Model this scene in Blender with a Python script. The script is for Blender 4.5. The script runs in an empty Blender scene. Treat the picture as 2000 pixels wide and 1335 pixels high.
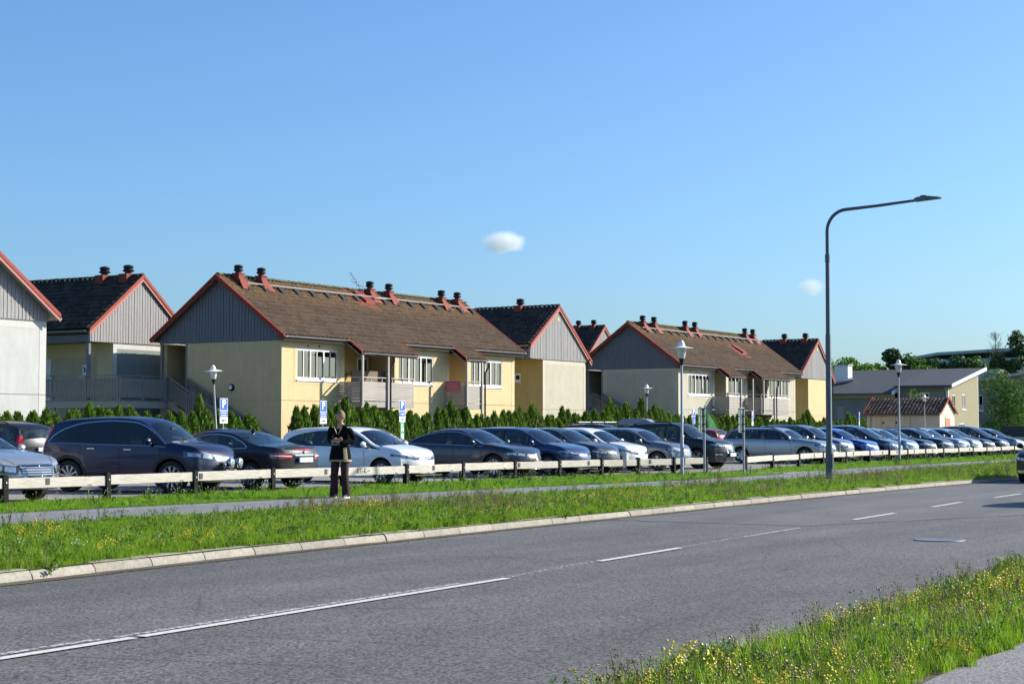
import bpy, bmesh, math, random
from math import sin, cos, pi, radians, sqrt, atan2, exp
from mathutils import Vector, Matrix, noise
from mathutils.bvhtree import BVHTree
R = random.Random(7)
sc = bpy.context.scene
COL = sc.collection

# ------------------------------------------------------------------ camera, sky, sun, exposure
# world axes: x runs along the road, y away from the camera across it, z up (metres)
cam_d = bpy.data.cameras.new('camera'); cam_d.sensor_width = 36; cam_d.lens = 60.48
cam_d.clip_start = 0.1; cam_d.clip_end = 6000
cam = bpy.data.objects.new('camera', cam_d); COL.objects.link(cam); sc.camera = cam
cam.location = (0, 0, 1.4)
_yaw = math.atan(2030 / 3360.); _pit = math.atan(170.5 / 3360.)
_f = Vector((cos(_yaw) * cos(_pit), sin(_yaw) * cos(_pit), sin(_pit)))
cam.rotation_euler = (-_f).to_track_quat('Z', 'Y').to_euler()

SUN_EL = radians(27); SUN = Vector((.76, -.65, 0)).normalized()
SUNV = Vector((SUN.x * cos(SUN_EL), SUN.y * cos(SUN_EL), sin(SUN_EL)))
world = bpy.data.worlds.new('World'); sc.world = world; world.use_nodes = True
wn = world.node_tree.nodes; wl = world.node_tree.links
sky = wn.new('ShaderNodeTexSky'); sky.sky_type = 'NISHITA'; sky.sun_disc = False
sky.sun_elevation = SUN_EL; sky.sun_rotation = atan2(SUN.x, SUN.y)
sky.altitude = 0; sky.air_density = 1.0; sky.dust_density = 1.3; sky.ozone_density = 5.0
grade = wn.new('ShaderNodeVectorMath'); grade.operation = 'MULTIPLY'; grade.inputs[1].default_value = (.70, .88, 1.02)   # the photograph's cool white balance
wl.new(sky.outputs[0], grade.inputs[0]); wl.new(grade.outputs[0], wn['Background'].inputs[0]); wn['Background'].inputs[1].default_value = 0.11
sun_d = bpy.data.lights.new('sun', 'SUN'); sun_d.energy = 4.8; sun_d.angle = radians(0.55); sun_d.color = (1.0, .93, .80)
sun = bpy.data.objects.new('sun', sun_d); COL.objects.link(sun)
sun.rotation_euler = SUNV.to_track_quat('Z', 'Y').to_euler(); sun.location = (0, 0, 60)
sc.view_settings.view_transform = 'Standard'; sc.view_settings.look = 'None'
sc.view_settings.exposure = 0.78; sc.view_settings.gamma = 1.0; sc.view_settings.use_curve_mapping = False
sc.cycles.max_bounces = 6; sc.cycles.transparent_max_bounces = 12; sc.cycles.diffuse_bounces = 3; sc.cycles.glossy_bounces = 3
sc.cycles.transmission_bounces = 4; sc.cycles.volume_bounces = 8
sc.cycles.use_adaptive_sampling = True; sc.cycles.adaptive_threshold = 0.015; sc.cycles.use_denoising = True
sc.cycles.caustics_reflective = False; sc.cycles.caustics_refractive = False; sc.cycles.sample_clamp_indirect = 4

# ------------------------------------------------------------------ materials
class NT:
    def __init__(s, name):
        s.m = bpy.data.materials.new(name); s.m.use_nodes = True; s.t = s.m.node_tree
        s.n = s.t.nodes; s.l = s.t.links; s.b = s.n['Principled BSDF']; s.out = s.n['Material Output']
    def node(s, t, **k):
        n = s.n.new(t)
        for a, v in k.items(): setattr(n, a, v)
        return n
    def link(s, a, b): s.l.new(a, b)
    def coord(s, kind='Object', scale=(1, 1, 1)):
        tc = s.node('ShaderNodeTexCoord'); mp = s.node('ShaderNodeMapping'); mp.inputs['Scale'].default_value = scale
        s.link(tc.outputs[kind], mp.inputs['Vector']); return mp.outputs[0]
    def noise(s, vec, scale, detail=3, rough=.55, out=0):
        n = s.node('ShaderNodeTexNoise'); n.inputs['Scale'].default_value = scale; n.inputs['Detail'].default_value = detail
        n.inputs['Roughness'].default_value = rough; s.link(vec, n.inputs['Vector']); return n.outputs[out]
    def ramp(s, fac, stops):
        r = s.node('ShaderNodeValToRGB'); cr = r.color_ramp
        while len(cr.elements) < len(stops): cr.elements.new(0.5)
        for e, (p, c) in zip(cr.elements, stops): e.position = p; e.color = tuple(c) + (1,) if len(c) == 3 else c
        s.link(fac, r.inputs[0]); return r.outputs[0]
    def mix(s, fac, a, b, mode='MIX'):
        n = s.node('ShaderNodeMix', data_type='RGBA', blend_type=mode)
        for v, i in ((fac, 0), (a, 6), (b, 7)):
            if hasattr(v, 'links'): s.link(v, n.inputs[i])
            else: n.inputs[i].default_value = v if i == 0 else (tuple(v) + (1,) if len(v) == 3 else v)
        return n.outputs[2]
    def bump(s, h, strength=.3, dist=.02):
        n = s.node('ShaderNodeBump'); n.inputs['Strength'].default_value = strength; n.inputs['Distance'].default_value = dist
        s.link(h, n.inputs['Height']); s.link(n.outputs[0], s.b.inputs['Normal'])
    def set(s, col=None, rough=None, metal=None, spec=None, coat=None, **k):
        for v, i in ((col, 'Base Color'), (rough, 'Roughness'), (metal, 'Metallic'), (spec, 'Specular IOR Level'), (coat, 'Coat Weight')):
            if v is None: continue
            if hasattr(v, 'links'): s.link(v, s.b.inputs[i])
            else: s.b.inputs[i].default_value = (tuple(v) + (1,) if i == 'Base Color' else v)
        return s
M = {}
def flat(name, col, rough=.6, metal=0., var=.12, scale=6, bump=0., bscale=60, spec=.5, coat=0.):
    n = NT(name); v = n.coord()
    f = n.noise(v, scale, 4)
    c = n.ramp(f, [(.25, [x * (1 - var) for x in col]), (.75, [min(1, x * (1 + var)) for x in col])])
    n.set(c, rough, metal, spec, coat)
    if bump: n.bump(n.noise(v, bscale, 3), bump, .01)
    M[name] = n.m; return n.m

def asphalt(name, dark, light, sc_=(1, 1, 1), grain=95, patch=None, tint=(1, 1, 1)):
    n = NT(name); v = n.coord('Object', sc_)
    g = n.noise(v, grain, 2, .7)
    c = n.ramp(g, [(.33, dark), (.5, [(a + b) / 2 for a, b in zip(dark, light)]), (.66, light)])
    st = n.coord('Object', (.045, .5, 1))
    big = n.noise(st, 2.2, 4, .6)
    c = n.mix(1, c, n.ramp(big, [(.3, (.74, .74, .75)), (.7, (1.16, 1.15, 1.14))]), 'MULTIPLY')
    b2 = n.noise(v, .7, 5, .65)
    c = n.mix(1, c, n.ramp(b2, [(.3, (.88, .88, .88)), (.7, (1.1, 1.1, 1.08))]), 'MULTIPLY')
    vo = n.node('ShaderNodeTexVoronoi', feature='DISTANCE_TO_EDGE'); vo.inputs['Scale'].default_value = .33
    wv = n.node('ShaderNodeMix', data_type='RGBA'); wv.inputs[0].default_value = .10; n.link(v, wv.inputs[6]); wn_ = n.node('ShaderNodeTexNoise'); wn_.inputs['Scale'].default_value = 1.1; wn_.inputs['Detail'].default_value = 6; n.link(v, wn_.inputs['Vector']); n.link(wn_.outputs['Color'], wv.inputs[7]); n.link(wv.outputs[2], vo.inputs['Vector'])
    msk = n.ramp(n.noise(v, .16, 2), [(.50, (1, 1, 1)), (.56, (0, 0, 0))])
    crk = n.mix(1, n.ramp(vo.outputs['Distance'], [(.0015, (1, 1, 1)), (.004, (0, 0, 0))]), n.ramp(n.noise(v, .2, 2), [(.50, (0, 0, 0)), (.58, (.7, .7, .7))]), 'MULTIPLY')
    c = n.mix(crk, c, (.02, .02, .02))
    n.set(c, .82, 0, .35); n.bump(g, .35, .006); M[name] = n.m; return n
a_ = asphalt('road_asphalt', (.020, .020, .020), (.215, .208, .20), grain=42)
asphalt('fine_asphalt', (.07, .07, .071), (.19, .186, .183), grain=60)
asphalt('path_asphalt', (.09, .09, .092), (.34, .335, .335), grain=50)
asphalt('lot_asphalt', (.17, .16, .145), (.38, .355, .325), grain=50)

def grass_ground(name, c1, c2, c3):
    n = NT(name); v = n.coord()
    f = n.noise(v, 3, 6, .7); g = n.noise(v, 40, 3, .7)
    c = n.ramp(f, [(.3, c1), (.55, c2), (.75, c3)])
    c = n.mix(1, c, n.ramp(g, [(.3, (.55, .55, .55)), (.7, (1.3, 1.3, 1.2))]), 'MULTIPLY')
    n.set(c, .9, 0, .2); n.bump(g, .8, .03); M[name] = n.m
grass_ground('turf', (.05, .085, .014), (.075, .125, .02), (.11, .11, .035))
grass_ground('dirt', (.09, .075, .05), (.15, .13, .10), (.22, .19, .15))

def stucco(name, col, var=.10):
    n = NT(name); v = n.coord()
    f = n.noise(v, 1.3, 6, .7); g = n.noise(v, 45, 3, .7)
    c = n.ramp(f, [(.25, [x * (1 - var) for x in col]), (.5, col), (.75, [min(1, x * (1 + var * .8)) for x in col])])
    c = n.mix(1, c, n.ramp(g, [(.3, (.90, .90, .88)), (.7, (1.06, 1.06, 1.06))]), 'MULTIPLY')
    # rain streaks: stretched vertically, kept weak
    s_ = n.noise(n.coord('Object', (2.2, 2.2, .6)), 1.6, 4, .6)
    c = n.mix(1, c, n.ramp(s_, [(.35, (.95, .94, .92)), (.6, (1, 1, 1))]), 'MULTIPLY')
    n.set(c, .92, 0, .2); n.bump(g, .5, .012); M[name] = n.m
stucco('stucco_yellow', (.64, .50, .285)); stucco('stucco_yellow_trim', (.62, .51, .30), .05)
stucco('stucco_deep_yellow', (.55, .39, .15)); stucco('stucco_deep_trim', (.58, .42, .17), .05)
stucco('stucco_cream', (.47, .44, .35)); stucco('stucco_cream_trim', (.54, .50, .41), .05)
stucco('stucco_white', (.47, .48, .465)); stucco('stucco_white_trim', (.53, .53, .51), .05)
stucco('stucco_grey_green', (.22, .25, .235)); stucco('stucco_olive', (.30, .275, .185)); stucco('stucco_shed', (.60, .55, .46))
stucco('stucco_tan', (.50, .42, .27))

def wood(name, col, col2, vec=(14, 14, .8), scale=3, rough=.8, knots=False):
    n = NT(name); v = n.coord('Object', vec)
    f = n.noise(v, scale, 5, .65)
    c = n.ramp(f, [(.25, col), (.7, col2)])
    if knots:
        k = n.noise(n.coord('Object', (1.2, 5, 5)), 2.2, 3, .6)
        c = n.mix(n.ramp(k, [(.64, (0, 0, 0)), (.70, (1, 1, 1))]), c, (.22, .17, .12))
        k2 = n.noise(n.coord('Object', (.6, 6, 30)), 3, 3, .6)
        c = n.mix(n.ramp(k2, [(.66, (0, 0, 0)), (.72, (.8, .8, .8))]), c, (.16, .12, .09))
    n.set(c, rough, 0, .3); n.bump(f, .3, .004); M[name] = n.m
wood('cladding_grey', (.105, .115, .14), (.215, .225, .25))
wood('cladding_pale', (.22, .215, .22), (.36, .35, .345))
wood('deck_wood', (.13, .125, .125), (.30, .285, .275))
wood('plank_grey', (.21, .19, .165), (.52, .48, .435), (1.2, 14, 14))
wood('rail_wood', (.33, .30, .25), (.58, .54, .48), (1.0, 9, 12), 3, .75, True)
wood('fascia_grey', (.24, .23, .21), (.36, .35, .32), (1.2, 14, 14))
wood('bark', (.06, .045, .035), (.16, .13, .10), (8, 8, 1.5))

def tiles_mat(name, cols, lichen=None):
    n = NT(name); v = n.coord()
    vo = n.node('ShaderNodeTexVoronoi'); vo.inputs['Scale'].default_value = 3.3; n.link(v, vo.inputs['Vector'])
    sep = n.node('ShaderNodeSeparateColor'); n.link(vo.outputs['Color'], sep.inputs[0])
    c = n.ramp(sep.outputs[0], [(.1, cols[0]), (.5, cols[1]), (.9, cols[2])])
    f = n.noise(v, 14, 5, .7)
    c = n.mix(1, c, n.ramp(f, [(.3, (.72, .72, .72)), (.7, (1.2, 1.17, 1.13))]), 'MULTIPLY')
    if lichen:
        l = n.noise(v, 9, 6, .75)
        c = n.mix(n.ramp(l, [(.52, (0, 0, 0)), (.68, (.75, .75, .75))]), c, lichen)
        # more lichen near the ridge (height in the roof's own frame)
        sx = n.node('ShaderNodeSeparateXYZ'); n.link(v, sx.inputs[0])
        mr = n.node('ShaderNodeMapRange'); mr.inputs[1].default_value = 7.1; mr.inputs[2].default_value = 8.1; n.link(sx.outputs[2], mr.inputs[0])
        l2 = n.noise(v, 7, 4, .8)
        mm = n.node('ShaderNodeMath', operation='MULTIPLY'); n.link(mr.outputs[0], mm.inputs[0]); n.link(n.ramp(l2, [(.42, (0, 0, 0)), (.62, (1, 1, 1))]), mm.inputs[1])
        c = n.mix(mm.outputs[0], c, (.30, .17, .06))
    n.set(c, .85, 0, .25); n.bump(f, .3, .01); M[name] = n.m
tiles_mat('tile_brown', [(.095, .062, .042), (.115, .076, .052), (.14, .095, .066)], (.19, .14, .065))
tiles_mat('tile_black', [(.030, .025, .021), (.046, .038, .032), (.068, .056, .047)])
tiles_mat('tile_shed', [(.07, .05, .042), (.11, .08, .065), (.17, .12, .10)])
def mossy():
    n = NT('ridge_moss'); v = n.coord(); f = n.noise(v, 6, 5, .7)
    n.set(n.ramp(f, [(.35, (.06, .045, .03)), (.52, (.10, .085, .035)), (.68, (.18, .15, .05))]), .9, 0, .2); M['ridge_moss'] = n.m
mossy()
flat('barge_red', (.28, .042, .026), .6, spec=.25); flat('chimney_red', (.22, .04, .026), .65, spec=.25); flat('barge_pink', (.36, .13, .10), .6)
flat('white_paint', (.80, .79, .76), .45, var=.03); flat('gutter_metal', (.45, .47, .48), .4, .6); flat('pipe_dark', (.03, .035, .04), .35, .3)
flat('black_metal', (.018, .018, .02), .4, .4); flat('snow_rail', (.30, .30, .30), .6); flat('galv', (.33, .35, .37), .45, .7)
flat('lamp_grey', (.10, .115, .13), .45, .5); flat('lamp_hat', (.78, .78, .76), .35, var=.03); flat('post_black', (.009, .009, .009), .8, spec=.2)
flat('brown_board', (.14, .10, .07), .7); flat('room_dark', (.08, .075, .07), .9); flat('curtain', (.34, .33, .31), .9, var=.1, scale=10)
flat('door_white', (.72, .70, .64), .5, var=.03); flat('concrete', (.42, .40, .37), .9, var=.15, scale=5, bump=.3)
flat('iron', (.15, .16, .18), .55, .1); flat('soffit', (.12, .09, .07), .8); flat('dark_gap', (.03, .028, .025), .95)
def kerbmat():
    n = NT('kerb_stone'); v = n.coord('Object'); oi = n.node('ShaderNodeObjectInfo')
    f = n.noise(v, 9, 6, .75); g = n.noise(v, 90, 2, .7)
    c = n.ramp(f, [(.3, (.23, .21, .175)), (.5, (.33, .305, .26)), (.72, (.42, .39, .335))])
    c = n.mix(1, c, n.ramp(g, [(.3, (.72, .72, .72)), (.7, (1.15, 1.15, 1.15))]), 'MULTIPLY')
    c = n.mix(1, c, n.ramp(oi.outputs['Random'], [(0, (.86, .85, .84)), (1, (1.08, 1.07, 1.05))]), 'MULTIPLY')
    n.set(c, .9, 0, .2); n.bump(g, .5, .01); M['kerb_stone'] = n.m
kerbmat()
def road_paint(name, wear):
    n = NT(name); v = n.coord(); f = n.noise(v, 28, 3, .75); g = n.noise(v, 42, 2, .7)
    c = n.mix(1, (.66, .64, .60), n.ramp(g, [(.3, (.82, .82, .82)), (.7, (1.1, 1.1, 1.1))]), 'MULTIPLY')
    n.set(c, .8, 0, .3); n.link(n.ramp(f, [(wear - .06, (0, 0, 0)), (wear + .06, (1, 1, 1))]), n.b.inputs['Alpha']); M[name] = n.m
road_paint('road_paint', .36); road_paint('road_paint_worn', .52); road_paint('road_paint_faint', .60)

def glass_mat(name, tint, refl=1.0, rough=.0, ior=1.5):
    n = NT(name); n.n.remove(n.b)
    tr = n.node('ShaderNodeBsdfTransparent'); tr.inputs[0].default_value = tint + (1,)
    gl = n.node('ShaderNodeBsdfGlossy'); gl.inputs['Roughness'].default_value = rough; gl.inputs[0].default_value = (refl, refl, refl, 1)
    fr = n.node('ShaderNodeFresnel'); ge = n.node('ShaderNodeNewGeometry'); mr = n.node('ShaderNodeMapRange')
    mr.inputs[3].default_value = ior; mr.inputs[4].default_value = 1 / ior; n.link(ge.outputs['Backfacing'], mr.inputs[0]); n.link(mr.outputs[0], fr.inputs[0])   # same sheet seen from either side
    mx = n.node('ShaderNodeMixShader'); n.link(fr.outputs[0], mx.inputs[0]); n.link(tr.outputs[0], mx.inputs[1]); n.link(gl.outputs[0], mx.inputs[2])
    n.link(mx.outputs[0], n.out.inputs[0]); M[name] = n.m
glass_mat('window_glass', (.26, .30, .30), 1.0, 0, 2.0)
glass_mat('car_glass', (.40, .50, .47), 1.0, 0, 1.75)
glass_mat('car_glass_dark', (.10, .12, .13), 1.0, 0, 1.65)

def leafmat(name, cols, trans=.25, rough=.55):
    n = NT(name); g = n.node('ShaderNodeNewGeometry'); oi = n.node('ShaderNodeObjectInfo')
    c = n.ramp(g.outputs['Random Per Island'], [(0, cols[0]), (.5, cols[1]), (1, cols[2])])
    c = n.mix(1, c, n.ramp(oi.outputs['Random'], [(0, (.8, .84, .8)), (1, (1.16, 1.1, 1.05))]), 'MULTIPLY')
    n.set(c, rough, 0, .3)
    tl = n.node('ShaderNodeBsdfTranslucent'); n.link(c, tl.inputs[0]); mx = n.node('ShaderNodeMixShader'); mx.inputs[0].default_value = trans
    n.link(n.b.outputs[0], mx.inputs[1]); n.link(tl.outputs[0], mx.inputs[2]); n.link(mx.outputs[0], n.out.inputs[0]); M[name] = n.m
leafmat('grass_green', [(.11, .25, .010), (.21, .38, .015), (.36, .50, .04)], .45)
leafmat('grass_lawn', [(.10, .26, .010), (.18, .38, .015), (.28, .46, .035)], .45)
leafmat('grass_dry', [(.20, .17, .06), (.30, .25, .09), (.38, .33, .14)], .3)
leafmat('weed_leaf', [(.05, .12, .015), (.08, .17, .02), (.13, .22, .03)], .35)
leafmat('flower_yellow', [(.65, .50, .03), (.75, .60, .05), (.80, .70, .12)], .2)
leafmat('flower_white', [(.6, .6, .55), (.7, .7, .65), (.75, .75, .7)], .1)
leafmat('flower_mauve', [(.30, .12, .16), (.35, .17, .22), (.42, .25, .28)], .1)
leafmat('seed_brown', [(.06, .035, .02), (.10, .06, .035), (.16, .10, .05)], .0)
leafmat('thuja', [(.028, .075, .008), (.06, .14, .012), (.12, .21, .02)], .3)
leafmat('thuja_bright', [(.05, .12, .01), (.10, .20, .016), (.18, .29, .03)], .3)
leafmat('thuja_brown', [(.05, .035, .015), (.10, .07, .03), (.13, .10, .04)], .05)
leafmat('leaf_mid', [(.035, .10, .014), (.07, .16, .02), (.12, .23, .035)], .4)
leafmat('leaf_bright', [(.06, .15, .014), (.11, .23, .02), (.18, .31, .04)], .45)
leafmat('leaf_dark', [(.018, .05, .014), (.035, .085, .022), (.06, .12, .035)], .25)

# ------------------------------------------------------------------ mesh builder
class MB:
    def __init__(s): s.v = []; s.f = []; s.m = []; s.mi = 0
    def quad(s, *p): 
        b = len(s.v); s.v += [tuple(q) for q in p]; s.f.append(tuple(range(b, b + len(p)))); s.m.append(s.mi)
    def box(s, x0, x1, y0, y1, z0, z1):
        b = len(s.v)
        s.v += [(x0, y0, z0), (x1, y0, z0), (x1, y1, z0), (x0, y1, z0), (x0, y0, z1), (x1, y0, z1), (x1, y1, z1), (x0, y1, z1)]
        s.f += [tuple(b + i for i in q) for q in ((0, 3, 2, 1), (4, 5, 6, 7), (0, 1, 5, 4), (1, 2, 6, 5), (2, 3, 7, 6), (3, 0, 4, 7))]; s.m += [s.mi] * 6
    def bar(s, a, b_, w, h, up=(0, 0, 1)):
        a = Vector(a); b_ = Vector(b_); d = (b_ - a).normalized(); up = Vector(up)
        sd = d.cross(up)
        if sd.length < 1e-4: sd = Vector((1, 0, 0))
        sd.normalize(); u = sd.cross(d).normalized(); b = len(s.v)
        for p in (a, b_):
            for q in ((-1, -1), (1, -1), (1, 1), (-1, 1)): s.v.append(tuple(p + sd * q[0] * w / 2 + u * q[1] * h / 2))
        s.f += [tuple(b + i for i in q) for q in ((0, 1, 2, 3), (7, 6, 5, 4), (0, 4, 5, 1), (1, 5, 6, 2), (2, 6, 7, 3), (3, 7, 4, 0))]; s.m += [s.mi] * 6
    def tube(s, pts, r, n=8, caps=True):
        pts = [Vector(p) for p in pts]; rs = r if isinstance(r, (list, tuple)) else [r] * len(pts); rings = []
        for i, p in enumerate(pts):
            d = (pts[min(i + 1, len(pts) - 1)] - pts[max(i - 1, 0)]).normalized()
            a = d.orthogonal().normalized() if i == 0 else (a - d * a.dot(d)).normalized()
            c = d.cross(a); b = len(s.v)
            for k in range(n):
                t = 2 * pi * k / n; s.v.append(tuple(p + (a * cos(t) + c * sin(t)) * rs[i]))
            rings.append(b)
        for b0, b1 in zip(rings, rings[1:]):
            for k in range(n):
                j = (k + 1) % n; s.f.append((b0 + k, b0 + j, b1 + j, b1 + k)); s.m.append(s.mi)
        if caps:
            s.f.append(tuple(rings[0] + k for k in range(n - 1, -1, -1))); s.m.append(s.mi)
            s.f.append(tuple(rings[-1] + k for k in range(n))); s.m.append(s.mi)
    def lathe(s, prof, n=16, axis='z', c=(0, 0, 0)):
        rings = []
        for r, h in prof:
            b = len(s.v); r = max(r, 1e-4)
            for k in range(n):
                t = 2 * pi * k / n
                q = (r * cos(t), r * sin(t), h) if axis == 'z' else (r * cos(t), h, r * sin(t))
                s.v.append((q[0] + c[0], q[1] + c[1], q[2] + c[2]))
            rings.append(b)
        for b0, b1 in zip(rings, rings[1:]):
            for k in range(n):
                j = (k + 1) % n; s.f.append((b0 + k, b0 + j, b1 + j, b1 + k)); s.m.append(s.mi)
    def grid(s, rows):
        b = len(s.v); nr = len(rows); nc = len(rows[0])
        for r in rows: s.v += [tuple(p) for p in r]
        for i in range(nr - 1):
            for j in range(nc - 1):
                s.f.append((b + i * nc + j, b + i * nc + j + 1, b + (i + 1) * nc + j + 1, b + (i + 1) * nc + j)); s.m.append(s.mi)
    def prism(s, outline, axis, t0, t1):
        """outline of 2D points extruded along axis 'x' (pts are y,z), 'y' (pts are x,z) or 'z' (x,y)"""
        def P(q, t): return (t, q[0], q[1]) if axis == 'x' else ((q[0], t, q[1]) if axis == 'y' else (q[0], q[1], t))
        n = len(outline); b = len(s.v)
        s.v += [P(q, t0) for q in outline] + [P(q, t1) for q in outline]
        s.f += [tuple(range(b, b + n)), tuple(range(b + 2 * n - 1, b + n - 1, -1))]; s.m += [s.mi] * 2
        for i in range(n):
            j = (i + 1) % n; s.f.append((b + i, b + j, b + n + j, b + n + i)); s.m.append(s.mi)
    def mesh(s, name, mats, smooth=False, fix=True):
        me = bpy.data.meshes.new(name); me.from_pydata(s.v, [], s.f)
        for m in (mats if isinstance(mats, (list, tuple)) else [mats]): me.materials.append(M[m] if isinstance(m, str) else m)
        if any(s.m): me.polygons.foreach_set('material_index', s.m)
        if fix:
            bm = bmesh.new(); bm.from_mesh(me); bmesh.ops.recalc_face_normals(bm, faces=bm.faces); bm.to_mesh(me); bm.free()
        if smooth:
            me.polygons.foreach_set('use_smooth', [True] * len(me.polygons))
            if smooth != 'all': me.set_sharp_from_angle(angle=radians(38))
        me.update(); return me
    def build(s, name, mats, parent=None, smooth=False, fix=True):
        o = bpy.data.objects.new(name, s.mesh(name, mats, smooth, fix)); COL.objects.link(o)
        if parent is not None: o.parent = parent
        return o
def tag(o, label=None, cat=None, group=None, kind=None):
    if label: o['label'] = label
    if cat: o['category'] = cat
    if group: o['group'] = group
    if kind: o['kind'] = kind
    return o
def empty(name, loc=(0, 0, 0), rz=0, label=None, cat=None, group=None):
    o = bpy.data.objects.new(name, None); COL.objects.link(o); o.location = loc; o.rotation_euler = (0, 0, rz); o.empty_display_size = .2
    return tag(o, label, cat, group)
KIDS = {}
def copy_tree(o, parent=None):
    c = o.copy(); COL.objects.link(c)
    if parent is not None: c.parent = parent
    for ch in list(o.children): copy_tree(ch, c)
    return c
def structure(mb, name, mat, smooth=False, label=None):
    o = mb.build(name, mat, smooth=smooth); o['kind'] = 'structure'
    if label: o['label'] = label
    return o
def lerp(a, b, t): return a + (b - a) * t
def curve(pts):
    """monotone cubic through (x, y) points"""
    xs = [p[0] for p in pts]; ys = [p[1] for p in pts]; n = len(xs)
    d = [(ys[i + 1] - ys[i]) / (xs[i + 1] - xs[i]) for i in range(n - 1)]
    m = [d[0]] + [0 if d[i - 1] * d[i] <= 0 else 2 * d[i - 1] * d[i] / (d[i - 1] + d[i]) for i in range(1, n - 1)] + [d[-1]]
    def f(x):
        if x <= xs[0]: return ys[0]
        if x >= xs[-1]: return ys[-1]
        i = 0
        while x > xs[i + 1]: i += 1
        h = xs[i + 1] - xs[i]; t = (x - xs[i]) / h
        return (2 * t**3 - 3 * t**2 + 1) * ys[i] + (t**3 - 2 * t**2 + t) * h * m[i] + (3 * t**2 - 2 * t**3) * ys[i + 1] + (t**3 - t**2) * h * m[i + 1]
    return f
def linear(pts):
    def f(x):
        if x <= pts[0][0]: return pts[0][1]
        for (a, b), (c, d) in zip(pts, pts[1:]):
            if x <= c: return b + (d - b) * (x - a) / (c - a)
        return pts[-1][1]
    return f

# ------------------------------------------------------------------ ground, road, kerb, paths
kerb_y = curve([(-20, 12.0), (5, 12.75), (11, 13.0), (16, 13.4), (20, 13.55), (26, 13.75), (34, 14.0), (42, 14.1), (51, 13.9), (60, 13.4), (80, 12.3), (130, 9)])
near_y = curve([(-20, 4.2), (5, 4.5), (9, 4.62), (14, 4.75), (20, 5.0), (26, 5.15), (40, 4.8), (60, 4), (130, 0)])
path_near = curve([(-20, 18.6), (17, 18.7), (25, 18.7), (33, 18.6), (40, 18.2), (46, 17.9), (52, 18.2), (60, 18.9), (75, 19.1), (130, 17.5)])
path_far = curve([(-20, 22.6), (17, 22.3), (20, 22.2), (28, 21.75), (33, 21.5), (39.5, 20.9), (45, 20.5), (50, 20.7), (56, 21.2), (62, 21.7), (80, 21.6), (130, 20.6)])
fence_y = curve([(-20, 24.7), (36, 24.8), (41, 24.95), (46, 24.4), (50, 23.4), (52, 22.9), (58, 23.7), (62, 24.2), (70, 24.7), (100, 25.1), (130, 25)])
RZ = -0.11
def strip(name, x0, x1, f0, f1, z, mat, step=1.0, cols=1, wob=0.0, z1=None):
    mb = MB(); rows = []; n = max(1, int((x1 - x0) / step))
    for i in range(n + 1):
        x = lerp(x0, x1, i / n); a = f0(x) if callable(f0) else f0; b = f1(x) if callable(f1) else f1
        a += wob * noise.noise((x * 1.7, 3.1, z * 50)); b += wob * noise.noise((x * 1.7, 9.1, z * 50))
        rows.append([(x, lerp(a, b, j / cols), z if z1 is None else lerp(z, z1, j / cols)) for j in range(cols + 1)])
    mb.grid(rows); return structure(mb, name, mat)
mb = MB(); mb.box(-1500, 2500, -1500, 2500, -1.2, -.16); structure(mb, 'ground', 'turf')
strip('road', -120, 320, near_y, kerb_y, RZ, 'road_asphalt', 2)
strip('road_patch', 25.5, 320, lambda x: kerb_y(x) - 3.7 - max(0, min(4.4, (x - 25.5) * .42)), lambda x: kerb_y(x) - .25, RZ + .004, 'fine_asphalt', 1, wob=.12)
strip('gutter_grit', -20, 110, lambda x: kerb_y(x) - .23, lambda x: kerb_y(x) - .02, RZ + .008, 'dirt', .25, wob=.07)
strip('verge', -120, 320, lambda x: kerb_y(x) + .02, lambda x: path_near(x) + .02, -.005, 'turf', 2)
strip('footpath', -120, 320, path_near, path_far, 0.0, 'path_asphalt', .5, wob=.05)
strip('lawn_strip', -120, 51.3, path_far, lambda x: fence_y(x) + .55, .004, 'turf', 1)
strip('lawn_strip', 55.5, 320, path_far, lambda x: fence_y(x) + .55, .004, 'turf', 1)
strip('parking_lot', -120, 320, lambda x: path_far(x) - .05, 45.4, -.004, 'lot_asphalt', 2)
strip('planting_bed', -120, 320, 45.2, 49.3, 0.01, 'dirt', 2)
strip('yard', -120, 320, 49.2, 150, 0.0, 'turf', 10)
strip('near_verge', -120, 320, lambda x: 3.0, lambda x: near_y(x) - .25, 0.0, 'dirt', 1, cols=3, z1=-.07)
strip('near_verge_edge', -120, 320, lambda x: near_y(x) - .25, lambda x: near_y(x) + .1, -.07, 'dirt', .3, wob=.05, z1=RZ + .004)
strip('near_footpath', -120, 320, -1.5, lambda x: 3.02, 0.004, 'path_asphalt', .25, wob=.05)
strip('near_yard', -120, 320, -40, -1.4, 0.0, 'turf', 10)
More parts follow.
